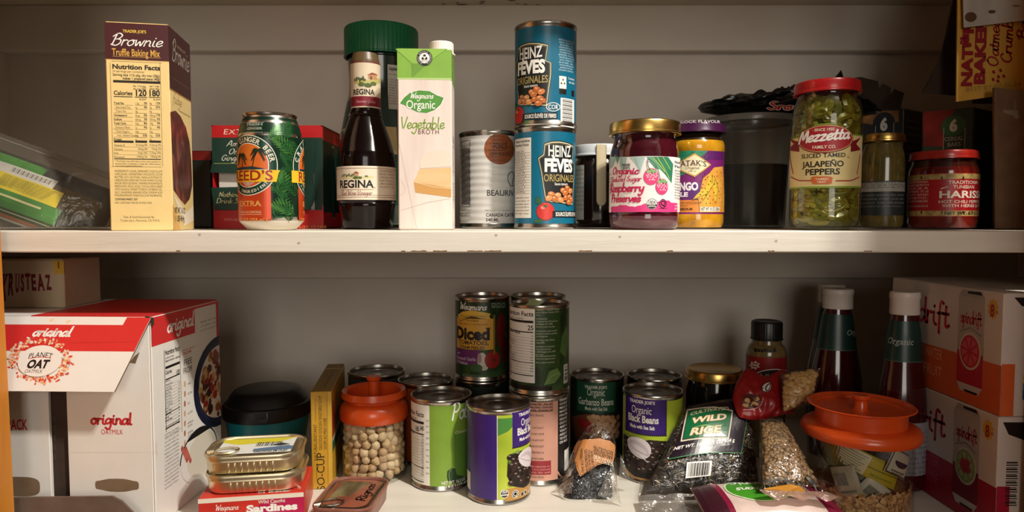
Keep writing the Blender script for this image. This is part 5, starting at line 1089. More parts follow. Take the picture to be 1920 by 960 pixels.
def bakery_case():
    z = UP+GAP; t = thing('cardboard_case', 'opened brown cardboard case with a yellow printed flap hanging over the right end', 'box', (.715, .86, z))
    m = MB(); th = .003; x0, x1, y0, y1, h = .655, .792, .795, 1.03, zpx(160, .79)-z
    for lo, hi in [((x0, y0, z), (x1, y1, z+th)), ((x0, y1-th, z+th), (x1, y1, z+h)), ((x0, y0+th, z+th), (x0+th, y1-th, z+h)), ((x1-th, y0+th, z+th), (x1, y1-th, z+h)), ((x0, y0, z+th), (x1, y0+th, z+h*.5))]: m.box(lo, hi, KRAFT)
    m.build('case_body', t)
    def panel(name, pts, Y, th, mf, mb_=None, art=None, bend=0.0):
        b = MB(); q = [at(px, py, Y) for px, py in pts]; n = len(q); d = Vector((0, th, 0)); bd = lambda p: Vector((0, bend*(p.z-z)**2, 0))
        q = [p+bd(p) for p in q]
        b.add([*q, *(p+d for p in q)], [tuple(range(n))], mf, False); b.add([*q, *(p+d for p in q)], [tuple(range(2*n-1, n-1, -1))]+[(i, n+i, n+(i+1) % n, (i+1) % n) for i in range(n)], mb_ or KRAFT, False)
        if art: A = Art(Flat((q[0].x, Y, z), (1, 0, 0), (0, 0, 1))); art(A); A.into(b)
        return b.build(name, t)
    def fr_art(A):
        A.quad([(1880, 206), (1908, 207), (1910, 222), (1904, 223), (1898, 216), (1884, 212)], K('#a08f80', rough=.6)); A.quad([(1900, 186), (1906, 188), (1905, 206), (1901, 206)], K('#8a7460', rough=.7))
        for i in range(4): A.rect(1866, 170+i*60, 1867.4, 190+i*60, K('#8d7660'))
    zb = at(1866, 427.4, .785)
    panel('front_flap', [(1866, 428.5), (1864, 164), (1990, 176), (1992, 428.5)][::1], .784, .003, KRAFT, art=fr_art)
    yel = mat('#eab348', .5, noise_amt=.04)
    def y_art(A):
        r = K('#a81a26', rough=.5); 
        def rt(s_, xc, y0, y1, hh, **kw):                       # lettering that reads upwards
            tr = glyph_tris(s_, kw.get('bold', .02)); a = min(p[0] for q in tr for p in q); b = max(p[0] for q in tr for p in q)
            u, v0 = A.P(xc, y0); v1 = A.P(xc, y1)[1]; sc = hh/A.k/.682; A.put([[(u-Y*sc, v0+(X-a)/(b-a)*(v1-v0)) for X, Y in q] for q in tr], r)
        rt('NATÜRE’S', 1821, 162, -2, 18, bold=.06); rt('BAKERY', 1845, 158, 6, 18, bold=.06)
        def rs(s_, xc, y0, y1, hh):
            pl, wd = script_polys(s_, .26, .15); u, v0 = A.P(xc, y0); v1 = A.P(xc, y1)[1]; A.put([[(u-Y*hh/A.k, v0+X/wd*(v1-v0)) for X, Y in q] for q in pl], r)
        rs('Oatmeal', 1871, 126, 30, 10); rs('Crumble', 1896, 120, 18, 10); rs('Bars', 1925, 75, 20, 9)
        for px, py in [(1863, 135), (1876, 132), (1862, 149), (1872, 144), (1882, 143), (1871, 152)]: A.ell(px, py, 2.8, 3.6, r, 12, rot=.5)
        rt
        tr = glyph_tris('BEST BY 07-25-24', 0); A.text('BEST BY 07-25-24', 1812, 172, 7.5, K('#a8823a'), x1=1914, rot=.11)
    panel('printed_flap', [(1793, 191), (1796, -40), (1990, -40), (1990, 160), (1862, 181)], .80, .002, yel, KRAFT, y_art)
    panel('inner_flap', [(1807, 52), (1805, -40), (1990, -40), (1990, 30)], .794, .002, mat('#d5cac1', .55, noise_amt=.04), KRAFT, lambda A: (A.ell(1820, 32, 11, 9, K('#6b4a2a', rough=.6)), A.ell(1860, 22, 7, 3.2, K('#6b4a2a', rough=.6)), A.ell(1905, 11, 8, 1.6, K('#8a7a70'))))
    b = MB(); pts0 = [(1730, 174), (1762, 110), (1784, 18), (1796, -40)]; L = [at(px, py, .838) for px, py in spline(pts0, 8)]; vs = []; n = len(L)
    for p in L: vs += [p, Vector((at(1836, 100, .838).x, .838, p.z+(-.006 if p is L[0] else 0))), p+Vector((0, .003, 0)), Vector((at(1836, 100, .838).x, .841, p.z))]
    fs = []
    for i in range(n-1): a = i*4; c = a+4; fs += [(a, a+1, c+1, c), (a+2, c+2, c+3, a+3), (a, c, c+2, a+2), (a+1, a+3, c+3, c+1)]
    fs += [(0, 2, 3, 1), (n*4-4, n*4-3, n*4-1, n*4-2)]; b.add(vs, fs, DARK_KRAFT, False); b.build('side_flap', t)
    m = MB(); p0, p1 = at(1826, 176, .842), at(1866, 194, .842); m.box((p0.x, .842, p1.z), (.70, .845, p0.z), DARK_KRAFT); m.build('side_flap', t)
bakery_case()
# clear zip bag with a green and yellow package, lying behind the brownie box
def pillow(o, ux, uy, w, h, bulge, m, mb, nu=28, nv=20, fn=None, both=True, off=0.0, wob=.0, seed=0, zmin=-9):
    """a filled bag: flat seams all round and swollen faces; returns its front as a printable surface"""
    ux, uy = Vector(ux), Vector(uy); n = ux.cross(uy).normalized(); lx, ly = ux.length, uy.length; o = Vector(o)
    def prof(s_): return max(0.0, 1-abs(2*s_-1)**2.6)
    def q(u, v, sg):
        b = bulge*(prof(u)**.6)*(prof(v)**.6); k = noise.noise(Vector((u*4+seed, v*4, sg*3)))*wob*(prof(u)*prof(v))**.5
        p = o+ux*u*w+uy*v*h
        if fn: p = fn(p, u, v)
        p = p+n*(sg*(b+k)+off); p.z = max(p.z, zmin+.0008*u); return p
    mb.sheet(lambda u, v: q(u, v, 1), nu, nv, m)
    if both: mb.sheet(lambda u, v: q(1-u, v, -1), nu, nv, m)
    return Free(lambda u, v: q(min(1, max(0, u/w)), min(1, max(0, v/h)), 1), Flat(o, ux, uy))
def zip_bag():
    Y = .775; a, b = at(-60, 322, Y), at(203, 418, Y); ux = (b-a); L = ux.length; ux.normalize(); uy = Vector((-ux.z*.0, 0, 1))
    uy = Vector((0, .35, 1)); uy = (uy-ux*uy.dot(ux)).normalized()
    t = thing('zip_bag', 'clear plastic zip bag holding a green and yellow package, left of the brownie box', 'bag', (a.x/2+b.x/2, Y, UP))
    bands = MB(); S0 = None
    o = a-uy*.039+ux*.004
    grn, yl, dk = mat('#3f8a34', .3, noise_amt=.2, scale=40), mat('#ecd534', .3, noise_amt=.08), mat('#161d12', .35, noise_amt=.2)
    S = pillow(o, ux, uy, L*.97, .076, .018, dk, bands, 30, 24, wob=.004, seed=3, zmin=UP+.003)
    A = Art(S, k=F/Y, lift=.0006); w, h = L*.97, .076
    def band(v0, v1, u0, u1, m, sl=0.0):
        n = 30; A.put([[(w*(u0+(u1-u0)*i/n), h*(v0+sl*(i/n))), (w*(u0+(u1-u0)*(i+1)/n), h*(v0+sl*((i+1)/n))), (w*(u0+(u1-u0)*(i+1)/n), h*(v1+sl*((i+1)/n))), (w*(u0+(u1-u0)*i/n), h*(v1+sl*(i/n)))] for i in range(n)], m)
    band(.80, .93, .1, .5, grn); band(.66, .80, .1, .62, K('#dcd8d2')); band(.42, .74, .62, .93, mat('#57491c', .35, noise_amt=.15)); band(.42, .66, .1, .70, yl); band(.18, .42, .1, .74, grn); band(.25, .42, .74, .93, mat('#2a3516', .35, noise_amt=.2)); band(.32, .35, .1, .62, K('#d8cf9a')); band(.10, .18, .1, .8, mat('#1d3a1a', .35, noise_amt=.3)); band(.135, .15, .2, .75, K('#a8b48a')); band(.06, .10, .3, .7, K('#b0642a')); band(.03, .055, .2, .85, K('#d6d0c6'))
    for i in range(26): u0 = w*(.30+.011*i); A.put([[(u0, h*.70), (u0+w*[.003, .006, .002][i % 3], h*.70), (u0+w*[.003, .006, .002][i % 3], h*.775), (u0, h*.775)]], BLACK)
    for i in range(7): A.text('CHEDDAR CHEESE CULTURED MILK, SALT, PALM OIL, CORN', w*.27, h*(.62-.027*i), 2.6, K('#4a4418'), x1=w*(.66-.01*i), uv=True)
    A.into(bands); o2 = bands.build('package', None, loc=(a.x/2+b.x/2, Y-.004, UP)); o2.name = 'snack_package'; props(o2, 'green and yellow snack package inside the clear zip bag', 'packet')
    f = MB(); S = pillow(a-uy*.053-ux*.02, ux, uy, L+.022, .108, .027, film('bag_film', '#f8f6f2', .07, .15, wrinkle=.25, haze=.10, hazecol='#c9c0b4'), f, 30, 24, wob=.003, seed=9, zmin=UP+.0008); f.build('bag_film', t, sharp=180)
    m = MB(); q = a-uy*.053-ux*.02+uy*.102; m.tube([q+ux*(L+.022)*i/12 for i in range(1, 12)], .0012, film('zip_strip', '#e6e2dc', .2, .2, haze=.5, hazecol='#b9b2a8'), 6); m.build('zip_strip', t)
zip_bag()
# ------------------------------------------------------------------ lower board
LZ = LO+GAP
wht = lambda: mat('#e9e5df', .42, noise_amt=.015)
# oat milk case
def oat_case():
    H = zpx(596, .70)-LO; D = .150; xr = at(281, 600, .70).x; Wd = .285; yaw = 2.0
    a = math.radians(yaw); p = Vector((xr-Wd*math.cos(a), .70-Wd*math.sin(a)+.012, LZ)); p = Vector((xr, .702, LZ))-Vector((math.cos(a), -math.sin(a), 0))*Wd; yaw = -yaw
    C = Carton(p, yaw, Wd, D, H); t = thing('oat_milk_case', 'white and red cardboard case of oat milk with a loose printed front flap', 'box', C.base)
    w, h, d = C.w, C.h, C.d; W_ = wht(); red = mat('#d02f2e', .42, noise_amt=.03); ink = K('#c62c34')
    mb = MB(); mb.box((.002, .006, 0), (w-.002, d, h), W_, C.fr, .0015)
    # side face
    A = Art(C.right); A.win = (0, 0, d-.0006, h)
    mb.box((w-.002, .0, 0), (w, d, h), W_, C.fr, .0006)
    A.put([[(0, h*.86), (d, h*.86), (d, h-.0008), (0, h-.0008)]], red); A.put([[(d*.60, h*.80), (d*.955, h*.80), (d*.955, h*.985), (d*.60, h*.985)]], W_); A.put([[(d*.955, h*.80), (d, h*.80), (d, h*.9), (d*.955, h*.9)]], red)
    polys, wd = script_polys('original', .3, .2); A.put([[(d*.20+X*d*.38/wd, h*.905+Y*.0078) for X, Y in q] for q in polys], WHITE)
    A.para(376, 411, 606, 8, 3.2, ['BEST BY DATE', '17 JAN 2026', 'LOT 4 2028 18:01'], K('#6a6662'))
    nutrition(A, 308, 652, 339, 812, '100', None, BLACK); A.frame(309, 655, 339.5, 812, .6, BLACK)
    A.para(309, 336, 818, 7.2, 3.4, ['OATMILK (FILTERED', 'WATER, OATS), CONTAINS', '2% OR LESS OF:', 'SUNFLOWER OIL,', 'VITAMIN & MINERAL', 'BLEND (CALCIUM', 'CARBONATE, VITAMIN', 'A PALMITATE, VITAMIN', 'D2, RIBOFLAVIN, B12),', 'DIPOTASSIUM', 'PHOSPHATE, SEA SALT,', 'GELLAN GUM.', 'KEEP REFRIGERATED', 'AFTER OPENING.', 'SHAKE WELL'], K('#4a4642'))
    A.text('EXCELLENT SOURCE OF', 343, 659, 3.0, ink, x1=366); A.text('CALCIUM', 343, 666, 5, ink, x1=358, bold=.02)
    A.text('FREE', 345, 686, 12, BLACK, x1=360, bold=.0, sx=.8); A.text('FROM', 344, 702, 12, BLACK, x1=360, bold=.0)
    for i, s_ in enumerate(['DAIRY', 'GLUTEN', 'SOY', 'LACTOSE', 'ARTIFICIAL', 'ARTIFICIAL', 'ARTIFICIAL']):
        y = 722+i*18.5-(i > 3)*0; A.ell(346.5, y-2, 3.4, 6.5, K(['#d8a878', '#c98a5a', '#b5633f'][i % 3]), 14); A.text(s_, 352, y, 4, K('#3a3632'), al='l', sx=.8)
        if i > 3: A.text(['FLAVORS', 'COLORS', 'PRESERVATIVES'][i-4], 352, y+6, 4, K('#3a3632'), al='l', sx=.8)
    A.para(379, 409, 662, 7, 3.2, ['NUTRITIOUS & DELICIOUS', 'AS A DAIRY ALTERNATIVE', 'IN CEREAL OR A RECIPE'], BLACK)
    # bowl of cereal and glass of milk
    def el(cu, cv, ru, rv, m, n=48, a0=0, a1=2*math.pi): A.put([[(cu+ru*math.cos(a0+(a1-a0)*i/n), cv+rv*math.sin(a0+(a1-a0)*i/n)) for i in range(n)]], m)
    A.win = (0, 0, d-.0006, h); cu, cv = d*1.0, h*.545
    el(cu, cv, d*.445, h*.255, K('#151b33')); el(cu, cv, d*.40, h*.225, K('#222a47')); el(cu, cv, d*.365, h*.203, K('#e6dccb'))
    rn = random.Random(2)
    for i in range(90):
        a, r_ = rn.uniform(1.6, 4.7), rn.uniform(0, 1)**.5; x_, y_ = cu+d*.35*r_*math.cos(a), cv+h*.19*r_*math.sin(a); el(x_, y_, .0055*rn.uniform(.6, 1.2), .0062*rn.uniform(.5, 1.1), K(rn.choice(['#7e1f24', '#a8322e', '#c9a36a', '#8a5a34', '#b98552', '#e3d3b0', '#4a2320'])), 9)
    el(d*.62, h*.20, d*.30, h*.15, BLACK, a0=0, a1=math.pi, n=30); A.win = (0, 0, d-.0006, h*.31); el(d*.62, h*.205, d*.285, h*.135, W_); el(d*.66, h*.20, d*.235, h*.115, K('#dcd4c4')); A.win = (0, 0, d-.0006, h)
    for q in ((d*.36, h*.3), (d*.41, h*.285)): A.put(ribbon([q, (q[0]+.010, q[1]-.018)], .005, cap=True), K('#c8665a'))
    A.put([[(d*.02, h*.34), (d*.03, h*.34), (d*.03, h*.40), (d*.02, h*.40)]], K('#e8c9b8'))
    A.into(mb); mb.build('case_body', t)
    # recessed kraft board seen in the slot between the front flaps
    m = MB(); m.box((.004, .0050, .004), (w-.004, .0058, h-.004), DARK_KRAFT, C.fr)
    A = Art(Flat(C.p+C.uy*.0049, C.ux, C.uz)); A.text('BEST BY', 104, 800, 6, K('#4a3a30'), x1=112, rot=1.57)
    for i in range(5): A.rect(97, 780+i*18, 105, 790+i*18, K('#3a2c22'))
    A.into(m); m.build('slot_board', t)
    f = lambda px: C.front.inv(px, 800)[0]; g = lambda py: C.front.inv(160, py)[1]
    x_gap0, x_gap1 = f(92), f(126)
    for nm, xa, xb in (('front_panel', 0, x_gap0), ('front_panel', x_gap1, w-.0024)):
        m = MB(); m.box((xa, 0, 0), (xb, .0045, h-.001), W_, C.fr, .0006); A = Art(C.front)
        kr = mat('#7d654d', .85, noise_amt=.1)
        if xa == 0:
            A.text('6 PACK', 0+f(2), g(807), 19, ink, x1=f(52), bold=.02, uv=True)
            c = (f(24), g(914)); A.put([[(c[0]+(.027 if math.cos(t_) > 0 else .05)*(math.copysign(abs(math.cos(t_))**.5, math.cos(t_))), c[1]+.0105*math.copysign(abs(math.sin(t_))**.6, math.sin(t_))) for t_ in [2*math.pi*i/40 for i in range(40)]]], kr)
        else:
            A.script('original', 170, 247, 795, 10.5, ink, w=.36, slant=.08); A.text('OATMILK', 190, 814, 9, ink, x1=231, bold=.0, sx=.8)
            c = (f(216), g(909)); A.put([[(c[0]+.0235*math.copysign(abs(math.cos(t_))**.6, math.cos(t_)), c[1]+.0065*math.copysign(abs(math.sin(t_))**.7, math.sin(t_))+.0006*math.sin(5*t_)) for t_ in [2*math.pi*i/40 for i in range(40)]]], kr)
            A.quad([(262, 660), (252, 668), (243, 680), (254, 682), (256, 676)], kr)
            A.line([(128, 690), (205, 690), (232, 690)], .5, K('#d9d4cd')); A.line([(128, 848), (296, 848)], .5, K('#d9d4cd'))
        A.into(m); m.build(nm, t)
    # printed flap hanging over the front
    dz = H-(zpx(735, .677)-LO); up = Vector(C.uz*dz+C.uy*.026); Lf = up.length; up.normalize()
    org = C.p+C.uz*(h+.0004)-C.uy*.0008-up*Lf; S = Flat(org, C.ux, up); ff = lambda px, py: S.inv(px, py); fr = Matrix(((S.ux.x, S.uy.x, S.n.x, org.x), (S.ux.y, S.uy.y, S.n.y, org.y), (S.ux.z, S.uy.z, S.n.z, org.z), (0, 0, 0, 1)))
    m = MB(); tl, tr_, br = (0, Lf), (ff(283, 600)[0], Lf), ff(214, 735); m.slab([(0, br[1]), br, tr_, tl], -.0018, 0, W_, fr, K('#6b5442'))
    A = Art(S); y1, y0 = ff(150, 609)[1], ff(150, 658.5)[1]; sl = lambda v: br[0]+(tr_[0]-br[0])*(v-br[1])/(Lf-br[1])
    A.put([[(0, y0), (sl(y0)-.0003, y0), (sl(y1)-.0003, y1), (0, y1)]], red); A.put([[(ff(231, 605)[0], y1), (sl(y1)-.0003, y1), (sl(Lf)-.0003, Lf-.0004), (ff(238, 597)[0], Lf-.0004)]], red)
    A.script('original', 60, 131, 630, 9, WHITE, w=.38, slant=.3)
    rn = random.Random(9); ct = (76, 675)
    for i in range(330):
        a = rn.uniform(0, 6.283); k = rn.gauss(1.0, .10); x_, y_ = ct[0]+51*k*math.cos(a), ct[1]+37*k*math.sin(a)
        if y_ > 733 or x_ < 14: continue
        A.ell(x_, y_, rn.uniform(1.6, 4.4), rn.uniform(1.2, 2.8), K(rn.choice(['#d8452f', '#e0694a', '#e8a878', '#f0c9a0', '#f5dfc4', '#c63a34', '#eab894', '#dcd8d2'])), 9, rot=rn.uniform(0, 3))
    A.ell(ct[0], ct[1]+2, 42, 29.5, W_, 44)
    A.text('PLANET', 55, 670, 9.5, BLACK, x1=99, bold=.005, arc=3, shear=.1); A.line([(56, 672.5), (78, 669.8), (97, 671.5)], 1.1, K('#c62c34'), True); A.text('OAT', 50, 690, 14.5, BLACK, x1=90, bold=.05, shear=.25); A.text('OATMILK', 47, 699.5, 6.5, K('#5a3a30'), x1=80, bold=.0, shear=.2)
    for x_, y_ in ((97, 600), (128, 603)): A.ell(x_, y_, 5, 2.6, K('#ead3ae'), 12, rot=.5)
    A.line([(130, 643), (200, 642), (250, 641)], .5, K('#b92826'), True)
    A.into(m); m.build('printed_flap', t)
    # folded corner tab and the torn tray lip below
    m = MB(); m.slab([(0, 0), (.0085, -.002), (.0085, -.010), (.001, -.003)], -.0005, .0012, DARK_KRAFT, Matrix(((C.ux.x, 0, -C.uy.x, (C.p+C.ux*(w-.0055)).x), (C.ux.y, 0, -C.uy.y, (C.p+C.ux*(w-.0055)).y), (0, 1, 0, C.p.z+h+.0015), (0, 0, 0, 1)))); m.build('corner_tab', t)
    m = MB(); q = [at(px, py, .684) for px, py in [(-40, 934), (210, 931), (228, 940), (262, 975), (262, 1005), (-40, 1005)]]; q2 = [v+Vector((0, .0025, 0)) for v in q]; n = len(q)
    m.add([*q, *q2], [tuple(range(n))[::-1], tuple(range(n, 2*n))]+[(i, (i+1) % n, n+(i+1) % n, n+i) for i in range(n)], ramp_mat('tray_board', [(.3, '#5b4a40'), (.7, '#6d5a4e')], 40, 5, .85), False); m.build('tray_lip', t)
    m = MB(); m.box((.001, .001, h+.0001), (w*.55, d-.001, h+.0012), W_, C.fr); m.box((w*.552, .001, h+.0001), (w-.001, d-.001, h+.0012), red, C.fr); m.build('top_flap', t)
    # boxed baking mix lying on the case
    z = C.p.z+h+.0016; x1 = at(120, 530, .764).x; b = Carton((x1-.20, .764, z), 0, .20, .068, zpx(487, .764)-z)
    t2 = thing('mix_box', 'cream baking mix box with arched maroon lettering lying on the oat milk case', 'box', b.base); m = MB(); b.solid(m, mat('#b9ab8c', .5, noise_amt=.03), .0012); A = Art(b.front); mr = K('#701c28')
    s_ = 'KRUSTEAZ'; 
    A.win = (0, 0, b.w, b.h); xs = [2, 14, 28, 39, 48, 60, 71, 87, 100]; hs = [46, 37, 32, 30, 28, 28, 28, 26]; ys = [562, 552, 547, 545, 542, 543.5, 544, 542.5]
    for i, ch in enumerate(s_): A.text(ch, xs[i], ys[i], hs[i], mr, x1=xs[i+1]-2.4, bold=.04, serif=True, shear=.12-.03*i)
    A.win = None; A.rect(101, 489, 120, 514, mat('#c9a437', .5)); A.text('1', 110, 503, 12, K('#6a4a2a'), bold=.02); A.into(m); m.build('carton', t2)
    m = MB(); m.box((.002, .002, b.h+.0001), (b.w-.002, .03, b.h+.0009), mat('#b0a180', .5), b.fr); m.build('top_flap', t2)
oat_case()
# rounded rectangular tins
def rrect(w, d, r, n=8, cx=0, cy=0):
    out = []
    for qx, qy, a0 in ((1, 1, 0), (-1, 1, 90), (-1, -1, 180), (1, -1, 270)):
        for i in range(n+1):
            a = math.radians(a0+90*i/n); out.append((cx+qx*(w/2-r)+r*math.cos(a), cy+qy*(d/2-r)+r*math.sin(a)))
    return out
def ringed(mb, loops, m, fr, cap0=True, cap1=True):
    """stack of equal outlines at heights -> closed skin"""
    vs = []; fs = []; n = len(loops[0][0])
    for pts, z in loops: vs += [fr @ Vector((x, y, z)) for x, y in pts]
    for i in range(len(loops)-1):
        for k in range(n): fs.append((i*n+k, i*n+(k+1) % n, (i+1)*n+(k+1) % n, (i+1)*n+k))
    if cap0: fs.append(tuple(range(n-1, -1, -1)))
    if cap1: fs.append(tuple(range((len(loops)-1)*n, len(loops)*n)))
    return mb.add(vs, fs, m)
def flat_tin(c, yaw, w, d, h, r, label, body, top_art, group=None, ribs=True, lidm=None, name='sardine_tin', tab=(-.028, -.016, .15)):
    a = math.radians(yaw); fr = Matrix(((math.cos(a), -math.sin(a), 0, c[0]), (math.sin(a), math.cos(a), 0, c[1]), (0, 0, 1, c[2]), (0, 0, 0, 1)))
    t = thing(name, label, 'tin', c, group); m = MB()
    L = lambda i: rrect(w-2*i, d-2*i, max(r-i, .002))
    ringed(m, [(L(.007), .0), (L(.0042), .0008), (L(.003), .003), (L(.0022), h*.60), (L(.0015), h*.68), (L(.0018), h*.74), (L(.0018), h-.004), (L(.0002), h-.0032), (L(0), h-.0016), (L(.0006), h-.0002), (L(.0014), h), (L(.0022), h-.0006), (L(.0028), h-.0026)], body, fr, True, False)
    m.build('tin_body', t)
    m = MB(); ringed(m, [(L(.0028), h-.0026), (L(.0045), h-.0028), (L(.0062), h-.0016), (L(.012), h-.0014)], lidm or body, fr, False, True)
    if top_art:
        o = fr @ Vector((-w/2, -d/2, h-.00135)); S = Flat(o, fr.to_3x3() @ Vector((1, 0, 0)), fr.to_3x3() @ Vector((0, 1, 0))); A = Art(S, k=1600, lift=.00012); top_art(A, w, d); A.into(m)
    lid = m.build('lid', t)
    if ribs:
        for i in range(8): 
            m = MB(); x = -.022+i*.0064; m.add([], [], body); m.blob((0, 0, 0), (.0018, .0016, h*.30), body, 1, None); m.v = [fr @ (v+Vector((x, -d/2+.0028, h*.38))) for v in m.v]; m.build('rib', t)
    m = MB(); x0, y0, ang = tab; ca, sa = math.cos(ang), math.sin(ang); zz = h+.0006; e = lambda q, ry: fr @ Vector((x0+ca*q[0]-sa*q[1], y0+sa*q[0]+ca*q[1], zz))
    m.tube([e((.0125*math.cos(b), .0085*math.sin(b)), 0) for b in [2*math.pi*i/24 for i in range(24)]], .0012, TIN if lidm else GOLD_TIN, 7, True); m.tube([e((-.012, 0), 0), e((-.019, 0), 0)], [.003, .0022], TIN if lidm else GOLD_TIN, 8); m.blob(e((-.017, 0), 0), (.0026, .0026, .0012), TIN if lidm else GOLD_TIN, 1); m.build('pull_ring', lid)
    return t
def sardines():
    hb = .0345; x0, x1 = at(377, 935, .70).x, at(584, 930, .70).x
    C = Carton((x0, .693, LZ), 10.0, .1055, .078, hb); t = thing('sardine_box', 'red sardine box lying flat at the front under two gold tins', 'box', C.base)
    red = ramp_mat('coral_red_print', [(.2, '#b8251f'), (.5, '#cf3a2c'), (.8, '#d85a3c')], 22, 3, .35, (.4, 1, 2)); m = MB(); C.solid(m, red, .001)
    A = Art(C.front); A.win = (0, .0004, C.w, C.h); cr = K('#e9dfcf'); pk = mat('#b81d4f', .35); w = C.w
    A.quad([(470, 960), (500, 935), (560, 930), (582, 928), (583, 1000), (470, 1000)], pk)
    A.box(0, hb-.0052, w, hb-.0004, cr)
    A.text('KEEP REFRIGERATED AFTER OPENING · DO NOT HEAT IN TIN', 430, 929.5, 2.6, K('#7a3a30'), x1=526)
    A.text('Wild Caught', 484, 944.5, 6.5, cr, x1=535, bold=.02); A.text('Sardines', 462, 961, 13, WHITE, x1=558, bold=.05, serif=True); A.script('Wegmans', 403, 447, 958, 5.4, WHITE, w=.22, slant=.2); A.text('IN WATER', 470, 974, 7, cr, x1=540); A.ell(440, 974, 22, 14, K('#e08a3a'), 24)
    A.into(m); A = Art(C.top); A.text('in water', .058, .004, 8, cr, x1=.092, bold=.03, uv=True, serif=True); A.text('2', .100, .010, 8, cr, uv=True); A.text('4', w-.008, .014, 9, cr, uv=True, bold=.03); A.into(m); m.build('carton', t)
    m = MB(); m.box((w+.0001, .002, .002), (w+.0009, C.d-.002, hb-.001), red, C.fr); m.build('end_flap', t)
    cx = (x0+x1)/2-.001; zz = LZ+hb+.0005
    def art(A, w, d):
        A.box(.012, .012, w-.012, d-.010, K('#dfe0da')); A.put([[(.012, d-.010), (w-.012, d-.010), (w-.03, d-.026), (.03, d-.030), (.012, d-.02)]], K('#d8cc3a')); A.put([[(.05, .026), (.085, .034), (w-.012, .030), (w-.012, .02), (.05, .018)]], K('#5f7894'))
        rn = random.Random(1); x = .05
        while x < .078: q = rn.choice([.0006, .0012]); A.box(x, .034, x+q, .048, BLACK); x += q+rn.choice([.0008, .0012])
        A.text('SARDINHAS EM ÓLEO', .052, .014, 9, K('#3a342c'), x1=w-.016, bold=.03, uv=True); A.put([[(w-.036, .036), (w-.026, .043), (w-.016, .037), (w-.026, .033)]], K('#3a3a34'))
    for i, lb in enumerate(('gold sardine tin lying on the red box, lower of the pair', 'gold sardine tin with a yellow printed lid, topmost of the pair')):
        flat_tin((C.base.x+(.001 if i == 0 else -.001), C.base.y-.001+.001*i, zz+i*.0205), 9.5-i*.6, .1035-i*.001, .072, .0200, .024, lb, GOLD_TIN, art, 'gold sardine tins on the red box')
    # brown tin at the front
    br = ramp_mat('rosy_brown_print', [(.3, '#7c4a3c'), (.7, '#9c6656')], 60, 5, .35)
    def art2(A, w, d):
        A.put([rrect(w-.016, d-.016, .012, 6, w/2, d/2)], ramp_mat('copper_lid_print', [(.3, '#6e3a2c'), (.7, '#a5614a')], 30, 4, .3)); 
        A.put([[(.012, d*.35), (w*.5, d*.42), (w*.72, d*.85), (.014, d*.86)]], ramp_mat('kippers_photo_print', [(.3, '#3a3320'), (.5, '#75684a'), (.7, '#a39876')], 60, 5, .35, (1, .25, 1)))
        A.put([[(.012, d*.3), (w*.26, d*.24), (w*.34, d*.44), (.018, d*.5)]], K('#7d7448'))
        pl, wd = script_polys('Rignos', .3, .2); A.put([[(w*.80-Y*.0052, d*.26+X*(d*.52)/wd) for X, Y in q] for q in pl], BLACK)
    flat_tin((-.1765, .7385, LZ), -4, .066, .091, .0235, .016, 'rosy brown tin with a silver ring-pull lid, standing before the yellow soup box', br, art2, ribs=False, lidm=TIN, tab=(-.012, -.030, .45))
sardines()
# yellow soup box
def soup_box():
    y = .803; p = at(583.5, 830, y); w = at(627, 830, y).x-p.x; h = zpx(735, y)-LZ; C = Carton((p.x, y, LZ), 8.0, w-.0035, .155, h)
    t = thing('soup_box', 'narrow yellow miso soup box standing on edge, left of the chickpea jar', 'box', C.base); m = MB(); yl, ol = mat('#c9992a', .42, noise_amt=.03), mat('#8c7434', .55, noise_amt=.04); C.solid(m, yl, .0008)
    A = Art(C.front); w = C.w; k = K('#2a2210'); lt = K('#d8b04a'); A.box(w*.80, 0, w, h-.0006, mat('#d3a83c', .42)); A.box(w*.79, 0, w*.805, h, K('#6a5320'))
    def up(s_, u, v0, v1, hh, serif=True, bold=0.0):
        tr = glyph_tris(s_, bold); tr = serifs(tr) if serif else tr; a = min(q[0] for t_ in tr for q in t_); b = max(q[0] for t_ in tr for q in t_); A.put([[(u-Y*hh/.682, v0+(X-a)/(b-a)*(v1-v0)) for X, Y in t_] for t_ in tr], k)
    V = lambda py: A.P(605, py)[1]; A.win = (0, .0004, w, h)
    up('NATURAL/INSTANT', w*.27, V(863), V(795), .0034); up('DELICIOUS GOLDEN VEGETABLE SOUP', w*.52, V(843), V(742), .0034); up('SOUPE AU MISO DORÉ', w*.80-.0014, V(843), V(784), .0034); up('MISO-CUP', w*.62, V(940), V(849), .0088, bold=.0)
    A.win = None; A.box(w*.22, V(790), w*.235, V(745), k); A.box(w*.24, V(900), w*.255, V(868), k)
    A.into(m); A = Art(C.right); d = C.d; A.put([[(.004, h*.72), (.012, h*.88), (.022, h*.8), (.03, h*.6), (.02, h*.52), (.004, h*.5)]], K('#a8322a')); A.box(.004, h*.36, d-.006, h*.5, mat('#2d5a4a', .42)); A.box(.004, h*.47, d-.006, h*.5, K('#e0d4b0')); A.text('MISO-CUP', .03, h*.55, 26, k, x1=d-.02, serif=True, uv=True); A.into(m)
    A = Art(C.top); A.box(.0006, .0006, w-.0006, d-.0006, ol); A.text('SAVORY SOUP WITH SEAWEED', 0, 0, 5, k, x1=None) if False else None
    tr = serifs(glyph_tris('DELICIOUS GOLDEN VEGETABLE SOUP', 0)); b = max(q[0] for t_ in tr for q in t_); A.put([[(w*.62-Y*.0045, .02+X/b*(d-.04)) for X, Y in t_] for t_ in tr], K('#5d4c1e')); A.into(m); m.build('carton', t)
    m = MB(); m.box((.001, d-.03, h+.0001), (w-.001, d-.001, h+.0009), ol, C.fr); m.build('top_flap', t)
soup_box()
